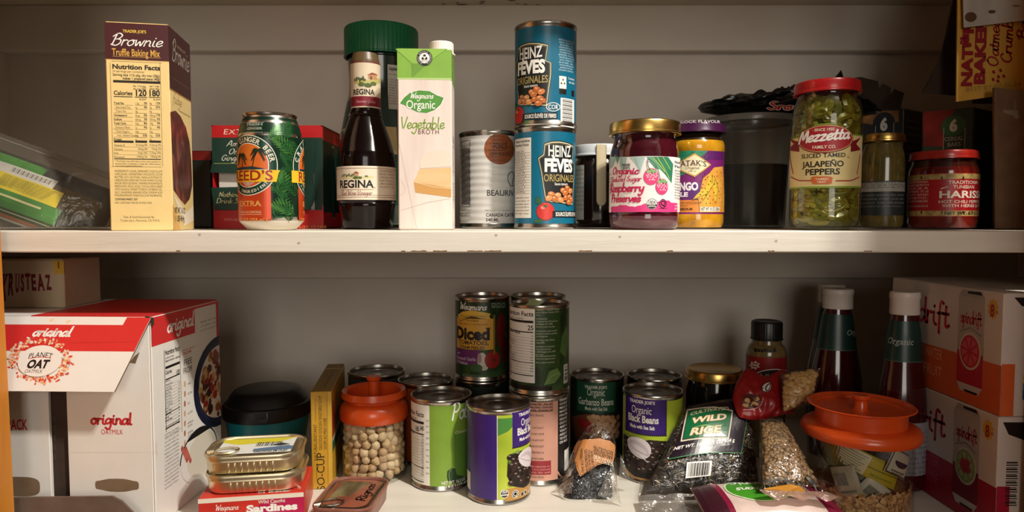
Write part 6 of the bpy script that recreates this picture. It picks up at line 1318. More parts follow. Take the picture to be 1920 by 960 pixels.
# teal tub with a black lid
def teal_tub():
    y = .918; x = at(502, 760, y).x; z = LZ; r = .056; hl = zpx(790, .865)-z; ht = zpx(722, .93)-z
    t = thing('food_tub', 'teal tub with a domed black lid at the back, behind the sardine tins', 'tub', (x, y, z))
    MB().lathe([(.001, .002), (r-.014, .0), (r-.009, .004), (r-.002, hl-.008), (r-.001, hl)], (x, y, z), mat('#0f6e78', .35, noise_amt=.05), 64).build('tub_body', t)
    MB().lathe([(r-.002, hl-.003), (r+.0015, hl-.004), (r+.0018, hl+.010), (r, hl+.013), (r-.003, hl+.014), (r-.008, ht-.008), (r-.013, ht-.002), (r-.02, ht), (.001, ht)], (x, y, z), mat('#0e0e10', .35, noise_amt=.1), 64).build('lid', t)
    m = MB(); S = rnd(x, y, z, r+.0019); A = Art(S, lift=.0001); A.rect(475, 772, 500, 788, K('#1d1d20', rough=.3)); A.rect(502, 770, 540, 790, K('#17171a', rough=.3)); A.into(m); m.build('lid_clasp', t)
teal_tub()
# orange-lidded glass jars
ORANGE = mat('#d8501a', .3, noise_amt=.04, coat=.3)
def storage_jar(x, y, rb, rr_, hb, hr, hn, hf, rn_, rf_, label, hk):
    """glass jar: rb body radius, rr_ ring radius, hb glass height, hr top of ring, hn neck, hf flange height"""
    t = thing('storage_jar', label, 'jar', (x, y, LZ)); z = LZ
    m = MB(); m.lathe([(.001, .003), (rb-.006, .003), (rb-.0045, .0), (rb-.0012, .0015), (rb, .006), (rb, hb-.004), (rb-.001, hb)], (x, y, z), GLASS, 80); m.build('jar_body', t)
    m = MB(); m.lathe([(rb-.001, hb-.0015), (rr_-.0015, hb-.002), (rr_, hb+.001), (rr_, hb+.5*(hr-hb)), (rr_-.002, hb+.8*(hr-hb)), (rr_-.006, hr), (rn_, hr+.001), (rn_, hn), (rf_-.006, hn+.0005), (rf_-.001, hn+.0025), (rf_, hf-.001), (rf_-.0012, hf), (rf_-.003, hf-.0010), (rn_-.002, hf-.0058), (rn_-.006, hf-.0068), (.0085, hf-.0070)], (x, y, z), ORANGE, 80); lid = m.build('lid', t)
    m = MB(); m.lathe([(.0085, hf-.0072), (.0068, hf-.005), (.0064, hk-.006), (.0088, hk-.0042), (.0092, hk-.0015), (.0078, hk), (.0005, hk)], (x, y, z), ORANGE, 40); m.build('lid_knob', lid)
    return t
def chickpea_jar():
    y = .852; x = at(698, 850, y).x+.003; r = .0412; hb = zpx(797, y-.04)-LZ
    storage_jar(x, y, r, r+.0013, hb, zpx(762, y-.03)-LZ, zpx(744, y-.03)-LZ, zpx(739, y)-LZ, r-.0075, r-.0008, 'glass jar of dried chickpeas with an orange plastic lid', zpx(705, y)-LZ)
    m = MB(); cols = [mat(h, .55, noise_amt=.1, scale=200) for h in ('#c9a983', '#d6b994', '#bf9d78', '#dcc3a0', '#b58f6a')]; rn = random.Random(21); n = 0
    zz = LZ+.0110; row = 0; R = r-.0082
    while zz < LZ+hb-.007:
        k = int(2*math.pi*R/.0113); ph = rn.random()
        for i in range(k):
            a = 2*math.pi*(i+ph)/k+rn.uniform(-.05, .05); rad = R-rn.uniform(0, .0013); s_ = rn.uniform(.9, 1.08); fr = Matrix.Rotation(rn.uniform(0, 6.28), 3, Vector((rn.uniform(-1, 1), rn.uniform(-1, 1), rn.uniform(-1, 1))).normalized())
            c = Vector((x+rad*math.sin(a), y-rad*math.cos(a), zz+rn.uniform(-.0012, .0012)))
            vs, fs = ICO[2] if math.cos(a) > -.1 else ICO[1]; out = []; pp = rn.random()*60
            for v in vs:
                v = Vector(v); kk = 1+.16*noise.noise(v*2.2+Vector((pp, 0, 0)))+.20*max(0, v.z-.75)/.25*(1)-.10*max(0, 1-abs(v.x)*6)*max(0, v.y)
                out.append(c+fr @ Vector((v.x*.0057*s_*kk, v.y*.0055*s_*kk, v.z*.0061*s_*kk)))
            m.add(out, fs, rn.choice(cols))
        zz += .0094; row += 1
    m.lathe([(.001, LZ+.004), (r-.014, LZ+.004), (r-.013, LZ+hb-.008), (.001, LZ+hb-.006)], (x, y, 0), mat('#6f553c', .8, noise_amt=.2, scale=120), 40)
    o = m.build('chickpeas', loc=(x, y, LZ)); props(o, 'dried chickpeas filling the smaller orange lidded glass jar', 'chickpeas', kind='stuff')
chickpea_jar()
# bean and soup cans
def lower_cans():
    r, h = .0381, .1100; X = lambda px, py, Y: at(px, py, Y).x
    g = 'food cans on the lower board'
    # front can, purple
    y = .794; x = X(935, 840, y); pur, lime = mat('#3d2273', .33, noise_amt=.04), ramp_mat('lime_field_print', [(.2, '#8aa52c'), (.5, '#b4c63a'), (.8, '#cfd85a')], 18, 2, .35)
    def lab_main(A, u0, v0, k):
        """green field, violet name panel, black beans with a white petal, tan foot; u0, v0 the panel's place"""
        P_ = lambda a, b: (u0+a/k, v0-b/k)
        q = lambda a0, b0, a1, b1, m: A.put([[P_(a0, b1), P_(a1, b1), P_(a1, b0), P_(a0, b0)]], m)
        def e(a, b, rx, ry, m, rot=0, n=18): A.put([[P_(a+rx*math.cos(t_)*math.cos(rot)-ry*math.sin(t_)*math.sin(rot), b+rx*math.cos(t_)*math.sin(rot)+ry*math.sin(t_)*math.cos(rot)) for t_ in [-2*math.pi*i/n for i in range(n)]]], m)
        q(-62, 122, 62, 148, mat('#b98a45', .35)); rn = random.Random(5)
        cf = [P_(a, b) for a, b in [(-56, 60), (-40, 56), (-15, 62), (10, 54), (40, 56), (56, 64), (58, 100), (48, 120), (20, 128), (-20, 128), (-48, 118), (-58, 98)]]; cc = P_(0, 92); A.put([[cc, a, b] for b, a in zip(cf, cf[1:]+cf[:1])], K('#1d1310'))
        e(-42, 68, 14, 14, K('#5f7a2e')); e(-36, 60, 8, 9, K('#86a048'))
        for p in scatter(-50, 62, 52, 116, 10.5, 3): 
            e(p[0], p[1], 7.2, 5.8, K(rn.choice(['#2a1a14', '#33211a', '#1f1512'])), rn.uniform(-.6, .6), 14); e(p[0]-1.5, p[1]-2.2, 2.8, 1.4, K('#8f8379'), .3, 8) if rn.random() < .6 else None
        pt = spline([(-36, 62), (-26, 54), (-8, 52), (6, 58), (13, 70), (10, 84), (-2, 91), (-20, 86), (-33, 75), (-36, 62)], 4)
        A.put([[P_(-6, 73), P_(*b), P_(*a)] for a, b in zip(pt, pt[1:])], K('#e3d8da')); q2 = spline([(-30, 64), (-14, 62), (2, 70), (9, 82)], 5); A.put(ribbon([P_(*a) for a in q2], 7/k, taper=True), K('#cdbcc4'))
        A.put(ribbon([P_(-34, 66), P_(-14, 76), P_(10, 84)], 1.2/k), K('#b9a5b0')); A.put(ribbon([P_(-30, 78), P_(-8, 84), P_(8, 96)], 2/k, taper=True), K('#e8dfe0'))
        # violet panel with perforated edge
        q(-47, -28, 40, 46, pur)
        for i in range(22): e(40.5, -26+i*3.4, 1.5, 1.5, BLACK, 0, 8)
        for i in range(25): e(-46+i*3.6, 46, 1.5, 1.5, BLACK, 0, 8)
        q(-62, -28, -47.4, 46, lime) if False else None
        tx = lambda s_, a0, a1, b, hh, **kw: A.text(s_, P_(a0, b)[0], P_(a0, b)[1], hh*A.k/k, kw.pop('m', WHITE), x1=P_(a1, b)[0], uv=True, **kw)
        tx('TRADER JOE’S', -33, 19, -12, 5.5, bold=.03, serif=True); tx('Organic', -27, 13, 7, 13.5); tx('Black Beans', -36, 26, 23.5, 13, bold=.03); tx('Made with Sea Salt', -31, 19, 35.5, 6.4, bold=.03)
        e(-42, 134, 5.4, 5.4, WHITE); e(-42, 134, 4.5, 4.5, K('#3a3a38')); tx('USDA', -46, -38, 134.5, 2.6); e(-14, 138, 4.4, 4.4, WHITE); e(-14, 138, 3.2, 3.2, BLACK); tx('NET WT 15.5 OZ (439g)', 0, 52, 146, 5.5, bold=.02)
    def purple(A):
        k = A.k; A.box(*A.P(947, 935), A.P(1020, 935)[0], A.P(947, 770)[1], mat('#000000') if False else lime) if False else None
        u1 = A.P(933, 840)[0]; A.box(u1-.0008, .0068, u1, h-.0066, WHITE); A.box(u1, .0068, u1+.14, h-.0066, lime); A.put([[(u1, .1), (u1+.03, .1), (u1+.012, .085), (u1, .08)]], K('#4a8a3c'))
        lab_main(A, A.P(935, 840)[0]+75/k, A.P(935, 797)[1], k*.98)
        e = lambda px, py, rr, m: A.ell(px, py, rr, rr, m)
        for px, rr in ((946, 8.5), (966, 7.5), (979, 4.5)): e(px, 926, rr, WHITE); e(px, 926, rr*.86, K('#3a3836') if px != 966 else BLACK)
        A.text('USDA', 941, 925, 5, WHITE, x1=951, bold=.02); A.rect(939.5, 927, 952.5, 929, WHITE); A.text('Q', 966, 930, 9, WHITE)
        w = K('#8d7fb0'); 
        for i in range(16): A.text(['INGREDIENTS', 'ORGANIC BLACK', 'BEANS, WATER', 'SEA SALT', 'DIST. & SOLD', 'MONROVIA CA', 'PLEASE RECYCLE'][i % 7], 873.5, 772+i*6.4, 3.2, w, al='l', sx=.7)
        A.rect(875, 882, 882, 915, K('#d9d4cc'))
    food_can(x, y, LZ, r, h, 'purple and lime can of black beans, nearest of all the cans', pur, purple, g)
    # green soup can
    y = .833; x = X(828, 830, y); gr = mat('#7fa03a', .34, noise_amt=.04)
    def soup(A):
        w = K('#e9e5da'); u1 = A.P(805.5, 830)[0]; A.box(A.P(755, 830)[0]-.02, .0068, u1, h-.0066, w); nutrition(A, 759, 757, 797, 912, '340', None, BLACK, two='180'); A.para(799, 804.5, 790, 11, 3.2, ['COOK', 'HEAT', 'STIR', 'SERVE', 'HOT', 'ENJOY', 'STORE', 'SEAL', 'SAFE', 'KEEP'], K('#6a665e'))
        A.script('Poblano', 846, 905, 788, 16, WHITE, w=.2, slant=.2); A.text('Organic', 854, 815, 7, K('#d6dcb8'), al='l'); A.text('Poblano', 854, 827, 9, K('#e4e8cc'), al='l', bold=.01); A.text('& Corn', 854, 840, 9.5, K('#e4e8cc'), al='l', bold=.01); A.text('Chowder', 854, 850, 7, K('#d6dcb8'), al='l')
        A.fan([(838, 884), (846, 878), (858, 878), (872, 884), (880, 900), (870, 908), (842, 906)], K('#2e4a2a')); A.ell(842, 892, 4, 11, K('#22381e')); A.line([(846, 880), (842, 888), (844, 904)], 2, K('#5d7d44'), True)
        A.text('NET WT. 16.3 OZ', 828, 909, 6, w, x1=872, bold=.02); A.text('(1 LB 0.3 OZ) 463g', 828, 917, 6, w, x1=878, bold=.02)
        A.fan([(851, 815), (852, 870), (856, 890), (880, 895), (880, 805)], mat('#5f8a34', .36))
    food_can(x, y, LZ, r, h, 'light green soup can with white nutrition table right of the chickpea jar', gr, soup, g)
    # pink can and the can on it
    y = .8505; x = X(1011, 820, y); pk = mat('#d39c88', .4, noise_amt=.05, scale=40)
    def pink(A):
        k = K('#2a1c18'); A.frame(985, 747, 1036, 772, .7, k)
        for i in range(4): A.text(['NUTRITION FACTS VALEUR NUTRITIVE', 'Calories 90   Fat 0g', 'Sodium 15mg   Carb 22g', 'Fibre 2g   Protein 1g'][i], 986, 752+i*5.6, 3.4, k, x1=1035, bold=.02); A.rect(985, 753.5+i*5.6, 1036, 754.1+i*5.6, k)
        A.para(980, 1020, 778, 11.5, 3.8, ['INGREDIENTS: ORGANIC', '', 'ORGANIC COCONUT.', 'ORGANIC COCONUT, WATER', 'ORGANIC GUAR GUM.', 'PACKED BY ORGANIC & BY QUALITY', 'ASSURANCE INTERNATIONAL USA', 'PRODUCT OF SRI LANKA', 'SHAKE WELL BEFORE OPENING', 'BEST CHILLED.', 'REFRIGERATE AFTER OPENING'], k)
        A.rect(970, 864, 1033, 890, K('#9c3038'))
        for i in range(4): A.text(['Contents may separate or', 'thicken when it is cool and', 'this is natural. Stir well', 'before you use it.'][i], 972, 870+i*5.6, 3.2, K('#e2b2a8'), x1=1031)
        u1 = A.P(1046, 820)[0]; A.box(u1, .0068, u1+.06, h-.0066, mat('#221a1c', .35)); A.para(1049, 1063, 753, 7.2, 4.5, ['ORGANIC', 'COCONUT', 'MILK IS', 'MADE', 'FROM', 'ORGANIC', 'COCONUT', 'AND IS', 'VEGAN', 'ADD IT', 'TO SOUP', 'OR RICE'], WHITE, bold=.02); A.rect(1058, 842, 1066, 880, WHITE); A.line([(1046, 885), (1052, 893), (1064, 896)], 3, pk, True)
    food_can(x, y, LZ, r, h, 'pink can with dark fine print under the green leafy can', pk, pink, g)
    leafy = ramp_mat('basil_leaf_print', [(.25, '#131c10'), (.45, '#22341a'), (.6, '#35502a'), (.75, '#5d7d44')], 22, 4, .36, (1, 1, .7), distortion=.8)
    def cal25(A):
        nutrition(A, 953, 573, 1003, 716, '25', WHITE); w = K('#d3d6c0'); u1 = A.P(1003, 640)[0]; A.box(u1, A.P(1020, 690)[1], A.P(1050, 640)[0], A.P(1020, 574)[1], mat('#2f4a22', .36, noise_amt=.1))
        for y0, ls in ((582, ['Vegetables, Tomatoes, Tomato', 'Juice, Calcium Chloride, Citric', 'Acid']), (599, ['Distributed By', 'Wegmans Food Markets, Inc.', 'Rochester, NY 14603']), (614, ['Store in a cool, dry place']), (622, ['Food opened, store unused', 'portion in another container', 'and refrigerate']), (639, ['Can lining made without', 'added BPA']), (651, ['Questions or comments', 'about this product?', '1-800-Wegmans Ext 4357', 'For more']), (669, ['Earn tips and full nutrition', 'Visit us at wegmans.com']), (681, ['Not a sodium free food'])): A.para(1005, 1043, y0, 5, 2.8, ls, w, al='l')
        A.fan([(1020, 722), (1030, 696), (1045, 690), (1052, 702), (1040, 718)], mat('#5f8044', .36, noise_amt=.15)); A.line([(1021, 722), (1034, 706), (1050, 698)], .8, K('#9db07c'), True)
        A.box(A.P(950, 722)[0]-.02, .0068, A.P(1035, 720)[0], .0125, mat('#1a0d0c', .4)); A.fan([(1050, 660), (1054, 630), (1062, 610), (1066, 640), (1060, 670)], mat('#54743a', .36, noise_amt=.15)); A.rect(1057, 683, 1064, 718, WHITE); A.bars(1058, 684, 1063.5, 717, BLACK, 14, True)
        A.fan([(984, 572), (1000, 560), (1020, 566), (1010, 573)], K('#7d8a5a'))
    food_can(x, y, LZ+h+GAP, r, h+.0005, 'green leafy can showing a nutrition table, standing on the pink can', leafy, cal25, g)
    # cans at the back of that stack
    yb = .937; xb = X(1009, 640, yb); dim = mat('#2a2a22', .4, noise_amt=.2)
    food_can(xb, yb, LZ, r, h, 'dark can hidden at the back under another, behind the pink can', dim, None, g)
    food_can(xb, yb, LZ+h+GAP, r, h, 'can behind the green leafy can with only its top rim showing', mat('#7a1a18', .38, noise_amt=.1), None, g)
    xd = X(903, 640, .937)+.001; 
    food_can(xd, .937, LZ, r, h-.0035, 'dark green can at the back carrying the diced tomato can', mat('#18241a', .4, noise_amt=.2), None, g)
    def diced(A):
        A.script('Wegmans', 862, 912, 579, 6.4, WHITE, w=.24, slant=.25); yl = K('#dba23a')
        A.fan([(859, 590), (868, 584), (885, 582), (905, 585), (920, 588), (917, 594), (922, 599), (905, 597), (885, 593), (868, 594), (860, 600)], K('#e2b640')); A.text('Food You Feel Good About', 863, 592, 3.4, K('#6a3a1c'), x1=912, shear=.1)
        A.rect(857, 598, 925, 656, yl); A.line([(862, 602), (885, 596), (910, 598)], 1, K('#6a4a14'), True); A.text('No Artificial', 875, 602, 3.2, K('#4a2a10'), x1=897, bold=.01); A.text('Color, Flavors or Preservatives', 861, 606.5, 3, K('#4a2a10'), x1=915)
        A.text('Diced', 857.5, 632, 21, K('#1d1510'), x1=920.5, bold=.05, serif=True); A.text('TOMATOES,', 861, 643, 7.4, K('#2a1a12'), x1=916, bold=.02, serif=True); A.text('STEAM PEELED', 863, 651.5, 5.4, K('#3a2414'), x1=909, bold=.03)
        A.rect(855, 656, 900, 683, K('#6b2a66')); A.text('with', 858, 662, 4, WHITE, al='l'); A.text('Roasted Garlic', 857, 671, 6, K('#e0d4dc'), x1=893, serif=True); A.text('& Onion', 857, 679, 6, K('#e0d4dc'), x1=877, serif=True)
        A.ell(904, 676, 9, 15, K('#d9cfc0')); A.ell(899, 672, 4, 10, K('#b08a8a')); A.ell(907, 690, 8, 5, K('#cfc4b4')); A.ell(924, 674.5, 16, 17.5, K('#6a1412')); A.ell(924, 674, 15, 16.5, mat('#9c2720', .35, noise_amt=.1))
        for a in range(6): A.line([(926, 675), (926+5*math.cos(a*1.05), 675+4*math.sin(a*1.05))], 1.4, K('#3a2a14'), taper=True)
        A.ell(940, 620, 12, 34, mat('#6a1a18', .4, noise_amt=.15)); A.ell(946, 655, 10, 26, mat('#5a1414', .4, noise_amt=.15)); 
        for i in range(3): A.rect(922+i*9, 568, 929+i*9, 577, K('#6f7a6a')); A.rect(923.5+i*9, 570, 927.5+i*9, 574, K('#2a3226'))
        A.text('NET WT 14.5 OZ (411g)', 868, 705, 5, K('#8a9a7a'), x1=905)
        A.ell(893, 690, 12, 8, K('#3d5a2e')); A.fan([(925, 590), (928, 590), (928, 665), (925, 665)], K('#8a6a20'))
    food_can(xd, .937, LZ+h-.0035+GAP, r, .1135, 'diced tomato can with a mustard yellow panel, on a dark can at the back', leafy, diced, g)
    # cans behind the chickpea jar
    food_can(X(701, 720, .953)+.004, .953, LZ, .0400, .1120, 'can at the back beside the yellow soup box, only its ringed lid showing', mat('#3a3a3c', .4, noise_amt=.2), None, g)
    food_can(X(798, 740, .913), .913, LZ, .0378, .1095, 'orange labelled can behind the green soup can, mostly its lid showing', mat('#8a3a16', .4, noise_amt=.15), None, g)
    # garbanzo and black beans
    y = .940; x = X(1119, 740, y)
    def garb(A):
        A.rect(1082, 715, 1154, 774, mat('#1d4a34', .38)); w = K('#dcdccd'); A.text('TRADER JOE’S', 1096, 727, 5, w, x1=1138, bold=.02, serif=True); A.text('Organic', 1101, 741, 13.5, w, x1=1134); A.text('Garbanzo Beans', 1085, 756, 12.5, w, x1=1150, bold=.01); A.text('Made with Sea Salt', 1097, 768, 6.5, w, x1=1139, bold=.01)
        A.fan([(1072, 780), (1100, 776), (1150, 778), (1164, 790), (1160, 820), (1080, 826)], K('#6a3a24'))
        rn = random.Random(8)
        for p in scatter(1104, 782, 1160, 818, 9, 6): A.ell(p[0], p[1], 5.5, 4.8, K(rn.choice(['#b98a62', '#c99c74', '#a87a54'])), 12)
        A.ell(1102, 800, 9, 12, K('#a02020')); A.ell(1090, 792, 8, 9, K('#8a1a1a'))
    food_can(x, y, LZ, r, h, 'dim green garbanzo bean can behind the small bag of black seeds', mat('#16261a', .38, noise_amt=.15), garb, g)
    y = .853; x = X(1223, 815, y)
    def bb(A): 
        lab_main(A, A.P(1224, 800)[0]-16/A.k, A.P(1225, 771)[1], A.k*.97)
    food_can(x, y, LZ, r, h, 'lime and purple can of black beans beside the wild rice bag', lime, bb, g)
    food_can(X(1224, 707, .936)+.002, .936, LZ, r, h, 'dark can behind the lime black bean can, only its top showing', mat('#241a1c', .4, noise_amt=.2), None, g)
lower_cans()
# dark jar with a gold lid, spice jar
def back_jars():
    y = .905; x = at(1336, 720, y).x+.002; z = LZ; r = .0365; ht = zpx(690, y)-z
    t = thing('preserve_jar', 'dark jar with a dull gold lid at the back, above the wild rice bag', 'jar', (x, y, z))
    MB().lathe([(.001, .003), (r-.006, .001), (r-.001, .006), (r, .012), (r, ht-.03), (r-.003, ht-.018), (r-.004, ht-.010)], (x, y, z), mat('#15110c', .1, noise_amt=.2, coat=.4), 64).build('jar_body', t)
    lid_on(t, (x, y), r+.0006, z+ht-.0135, z+ht, GOLD)
    y = .93; x = at(1437, 650, y).x; V = lambda p: zpx(p, y)-z; r = .0262
    t = thing('spice_jar', 'clear plastic jar with black lid and red label behind the red nut bag', 'jar', (x, y, z)); body = mat('#6d5a34', .18, noise_amt=.2, scale=80, coat=.5)
    MB().lathe([(.001, .003), (r-.004, .0), (r, .006), (r, V(662)), (r-.0005, V(655)), (r-.003, V(648)), (r-.0065, V(643)), (r-.007, V(636))], (x, y, z), body, 64).build('jar_body', t)
    lid_on(t, (x, y), .0205, z+V(636), z+V(601), mat('#101012', .35, noise_amt=.06), knurl=40)
    S = rnd(x, y, z, r+.0001); m = MB(); wrap(m, S, V(740), V(664), mat('#8c1a1c', .4, noise_amt=.05), 2, .0001); A = Art(S, lift=.00014)
    A.fan([(1415+11*(1 if i % 2 else .65)*math.cos(i*.449), 685+9*(1 if i % 2 else .65)*math.sin(i*.449)) for i in range(14)], K('#d8c6b4')); A.rect(1411, 681, 1421, 683, K('#8c1a1c')); A.rect(1410, 686, 1420, 688, K('#8c1a1c'))
    A.fan([(1414, 702), (1430, 694), (1452, 692), (1472, 694), (1470, 704), (1450, 712), (1425, 710)], K('#2a1210')); A.line([(1416, 701), (1434, 694.5), (1456, 692.5), (1474, 695)], 1.6, WHITE, True); A.text('NUTTER', 1424, 709, 9, K('#c7a48a'), x1=1474, bold=.03, shear=.15); [A.rect(1415+i*6, 653+(i % 3), 1419+i*6, 660, K('#1d140c')) for i in range(7)]
    A.into(m); m.build('label', t)
back_jars()
# ketchup bottles
def ketchup(x, y, h, label, lab, s=1.0, back=False):
    t = thing('ketchup_bottle', label, 'bottle', (x, y, LZ), 'ketchup bottles at the back'); z = LZ
    bd = mat('#3a0a0c', .12, noise_amt=.2, scale=20, coat=.5); pts = [(.001, .002), (.026, .0), (.0325, .003), (.0345, .012), (.0345, .085), (.0335, .105), (.030, .125), (.0255, .150), (.0215, h-.048), (.0188, h-.034), (.0175, h-.030), (.0172, h-.024)]
    pts = [(r_*s, q) for r_, q in pts]; MB().lathe(pts, (x, y, z), bd, 64, 1, .82).build('bottle_body', t)
    MB().lathe([(.0165*s, h-.0265), (.0195*s, h-.0268), (.0198*s, h-.0255), (.0192*s, h-.009), (.0202*s, h-.0075), (.0202*s, h-.002), (.019*s, h), (.0005, h)], (x, y, z), mat('#d6ccc2', .4, noise_amt=.02), 56, 1, .9).build('cap', t)
    m = MB(); S = Round(x, y, z, .022*s, pcs([(b_, a_) for a_, b_ in pts[2:]]), du=2*math.pi*.022*s/96, dv=.006, sx=1, sy=.82); v1 = h-.034; v0 = h-.082
    wrap(m, S, v0, v1, mat('#15342f', .35, noise_amt=.06), 12, .0003); A = Art(S, lift=.0004, k=1400); A.box(-.069*s, v0, .069*s, v0+.0008, K('#4a6a5a')); A.text('Organic', lab, h-.0615, 10, K('#a9b3aa'), x1=lab+.030, serif=True, shear=.2, uv=True); A.into(m); m.build('neck_label', t)
    m = MB(); wrap(m, S, .022, .085, mat('#8d8a93', .4, noise_amt=.04), 6, .0003) if back else wrap(m, S, .022, .080, mat('#1b2f28', .4, noise_amt=.1), 6, .0003)
    if back: A = Art(S, lift=.0004, k=1400); [A.text(s_, -.018, .072-.006*i, 4, K('#5d5a63'), x1=.016, uv=True) for i, s_ in enumerate(['Nutrition Facts', 'Serving 1 Tbsp', 'Calories 20', 'Sodium 190mg', 'Total Carb 5g', 'Sugars 4g', 'Protein 0g', 'INGREDIENTS', 'TOMATO'])]; A.into(m)
    m.build('label', t)
ketchup(at(1570, 600, .93).x, .93, zpx(541, .93)-LZ, 'dark ketchup bottle with white cap beside the red nut bag', .004)
ketchup(at(1560, 600, 1.0).x, 1.003, zpx(533, 1.0)-LZ, 'ketchup bottle mostly hidden behind another white capped bottle', .004, .95)
ketchup(at(1699, 600, .81).x-.001, .812, zpx(547, .81)-LZ, 'ketchup bottle with a white cap standing beside the sparkling water boxes', -.028, .84, True)
# sparkling water boxes
def water_boxes():
    xf = at(1879, 660, .678).x; hh = .1245
    for i in (1, 0):
        C = Carton((xf+(.0 if i else -.0004), .678, LZ+i*(hh+.0006)), 0, .265, .200, hh); cc = ('#b23a2e', '#d06a3e')[i]
        t = thing('sparkling_water_box', ('lower sparkling water box with crimson bands, right end', 'upper sparkling water box with orange bands, stacked on the crimson one')[i], 'box', C.base, 'sparkling water boxes in a stack'); m = MB(); C.solid(m, mat('#d8cfc8', .42, noise_amt=.02), .0012)
        band = mat(('#a81436', '#d5622f')[i], .42, noise_amt=.03); dk = mat(('#7d0f28', '#b8203a')[i], .42, noise_amt=.03); L = .200; A = Art(C.left); h = hh; r = K(('#a8152c', '#c01e34')[i]); y0 = (0, 233)[0]
        A.box(0, .0005, L, h*.415, band)
        # letters across the back part
        pl, wd = script_polys('spindrift', .26, 0); A.put([[(L*.03+X*L*.55/wd, h*.62+Y*h*.115) for X, Y in q] for q in pl], r)
        A.text('SPARKLING WATER', L*.10, h*.30, 17, K('#f0b08a' if i else '#c8486a'), x1=L*.53, uv=True); A.text(('RASPBERRY LIME', 'GRAPEFRUIT')[i], L*.16, h*.14, 17, K('#f0b08a' if i else '#c8486a'), x1=L*.53, uv=True)
        # printed can
        ca0, ca1 = L*.66, L*.865; A.box(ca0, h*.17, ca1, h*.93, mat('#b9b0a8', .4, noise_amt=.04)); A.box(ca0, h*.17, ca1, h*.45, dk); A.put([[(ca0, h*.17), (ca1, h*.17), (ca1-.006, h*.10), (ca0+.006, h*.10)]], K('#c9c4be')); A.put([[(ca0+.012, h*.12), (ca1-.006, h*.12), (ca1-.008, h*.10), (ca0+.014, h*.10)]], BLACK); A.put([[(ca0, h*.93), (ca1, h*.93), (ca1-.005, h*.985), (ca0+.005, h*.985)]], K('#a9a29a')); A.put([[(ca0+.014, h*.955), (ca1-.004, h*.955), (ca1-.007, h*.985), (ca0+.014, h*.975)]], BLACK)
        pl, wd = script_polys('spindrift', .3, 0); A.put([[(ca0+.004+X*(ca1-ca0-.008)/wd, h*.70+Y*h*.055) for X, Y in q] for q in pl], r)
        cx, cy = (ca0+ca1)/2, h*.46; q = lambda rr, mm, n=36: A.put([[(cx+rr*.86*math.cos(2*math.pi*k/n), cy+rr*math.sin(2*math.pi*k/n)) for k in range(n)]], mm)
        q(.0200, K('#d9cfb8')); q(.0185, K('#c9bca0')); q(.0175, K(('#8a9a5a', '#c2283c')[i]))
        for k in range(8):
            a = k*math.pi/4+.2; A.put([[(cx+.003*math.cos(a), cy+.003*math.sin(a)), (cx+.013*math.cos(a-.3), cy+.0155*math.sin(a-.3)), (cx+.0135*math.cos(a+.3), cy+.0155*math.sin(a+.3))]], K(('#a9b878', '#d85a62')[i]))
        if i == 0:
            for a, b in ((-.3, .3), (.3, .4), (-.1, -.3), (.4, -.2), (-.4, 0)): A.put([[(cx+a*.012+.0042*math.cos(t_), cy+b*.012+.0042*math.sin(t_)) for t_ in [2*math.pi*k/10 for k in range(10)]]], K('#b52838'))
        A.put(ribbon([(cx-.017, cy+.019), (cx, cy+.0255), (cx+.017, cy+.019)], .0012), K('#8a8278'))
        A.ell(0, 0, 1, 1, K('#d8a52c')) if False else None
        star = [(L*.925+(.0085 if k % 2 else .0065)*math.cos(k*math.pi/10), h*.86+(.0115 if k % 2 else .0088)*math.sin(k*math.pi/10)) for k in range(20)]; A.put([[(L*.925, h*.86), a, b] for a, b in zip(star, star[1:]+star[:1])], K('#d8aa3c')); A.text('8', L*.905, h*.80, 17, K('#a8152c'), x1=L*.935, bold=.03, uv=True); A.text('CANS', L*.938, h*.83, 4, K('#8a5a1c'), x1=L*.965, uv=True)
        A.into(m); A = Art(C.front); w = C.w; A.box(.0005, .0005, .0135, h*.43, band)
        if i:
            for a, b, c in ((.034, .66, '#d8a03a'), (.034, .57, '#c83a52'), (.034, .49, '#d05a3c'), (.034, .42, '#a83050'), (.030, .27, '#d8c23a'), (.030, .20, '#6a7f9a'), (.030, .14, '#3d5f8a')): A.box(a-.008, h*b, a+.02, h*(b+.075), K(c))
            A.put([[(.006+.03*math.cos(t_)*(.2 if False else 1)*0+x_, y_) for x_, y_ in ((.004, h*.97), (.012, h*.90), (.04, h*.88), (.07, h*.9), (.075, h*.97)) for t_ in (0,)]], BLACK)
        else:
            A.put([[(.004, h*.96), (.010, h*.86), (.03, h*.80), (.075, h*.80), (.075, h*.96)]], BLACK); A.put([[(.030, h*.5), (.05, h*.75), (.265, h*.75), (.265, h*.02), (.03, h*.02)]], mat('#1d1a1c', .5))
            for k in range(20): A.box(.009, h*.27+k*.0023, .021-(k % 3)*.0006, h*.27+k*.0023+(.0011, .0016, .0007)[k % 3], BLACK)
        A.into(m); m.build('carton', t)
        m = MB(); m.box((.001, .001, hh+.00005), (.264, .09, hh+.0003), mat('#c9c1ba', .45), C.fr); m.build('top_flap', t)
water_boxes()
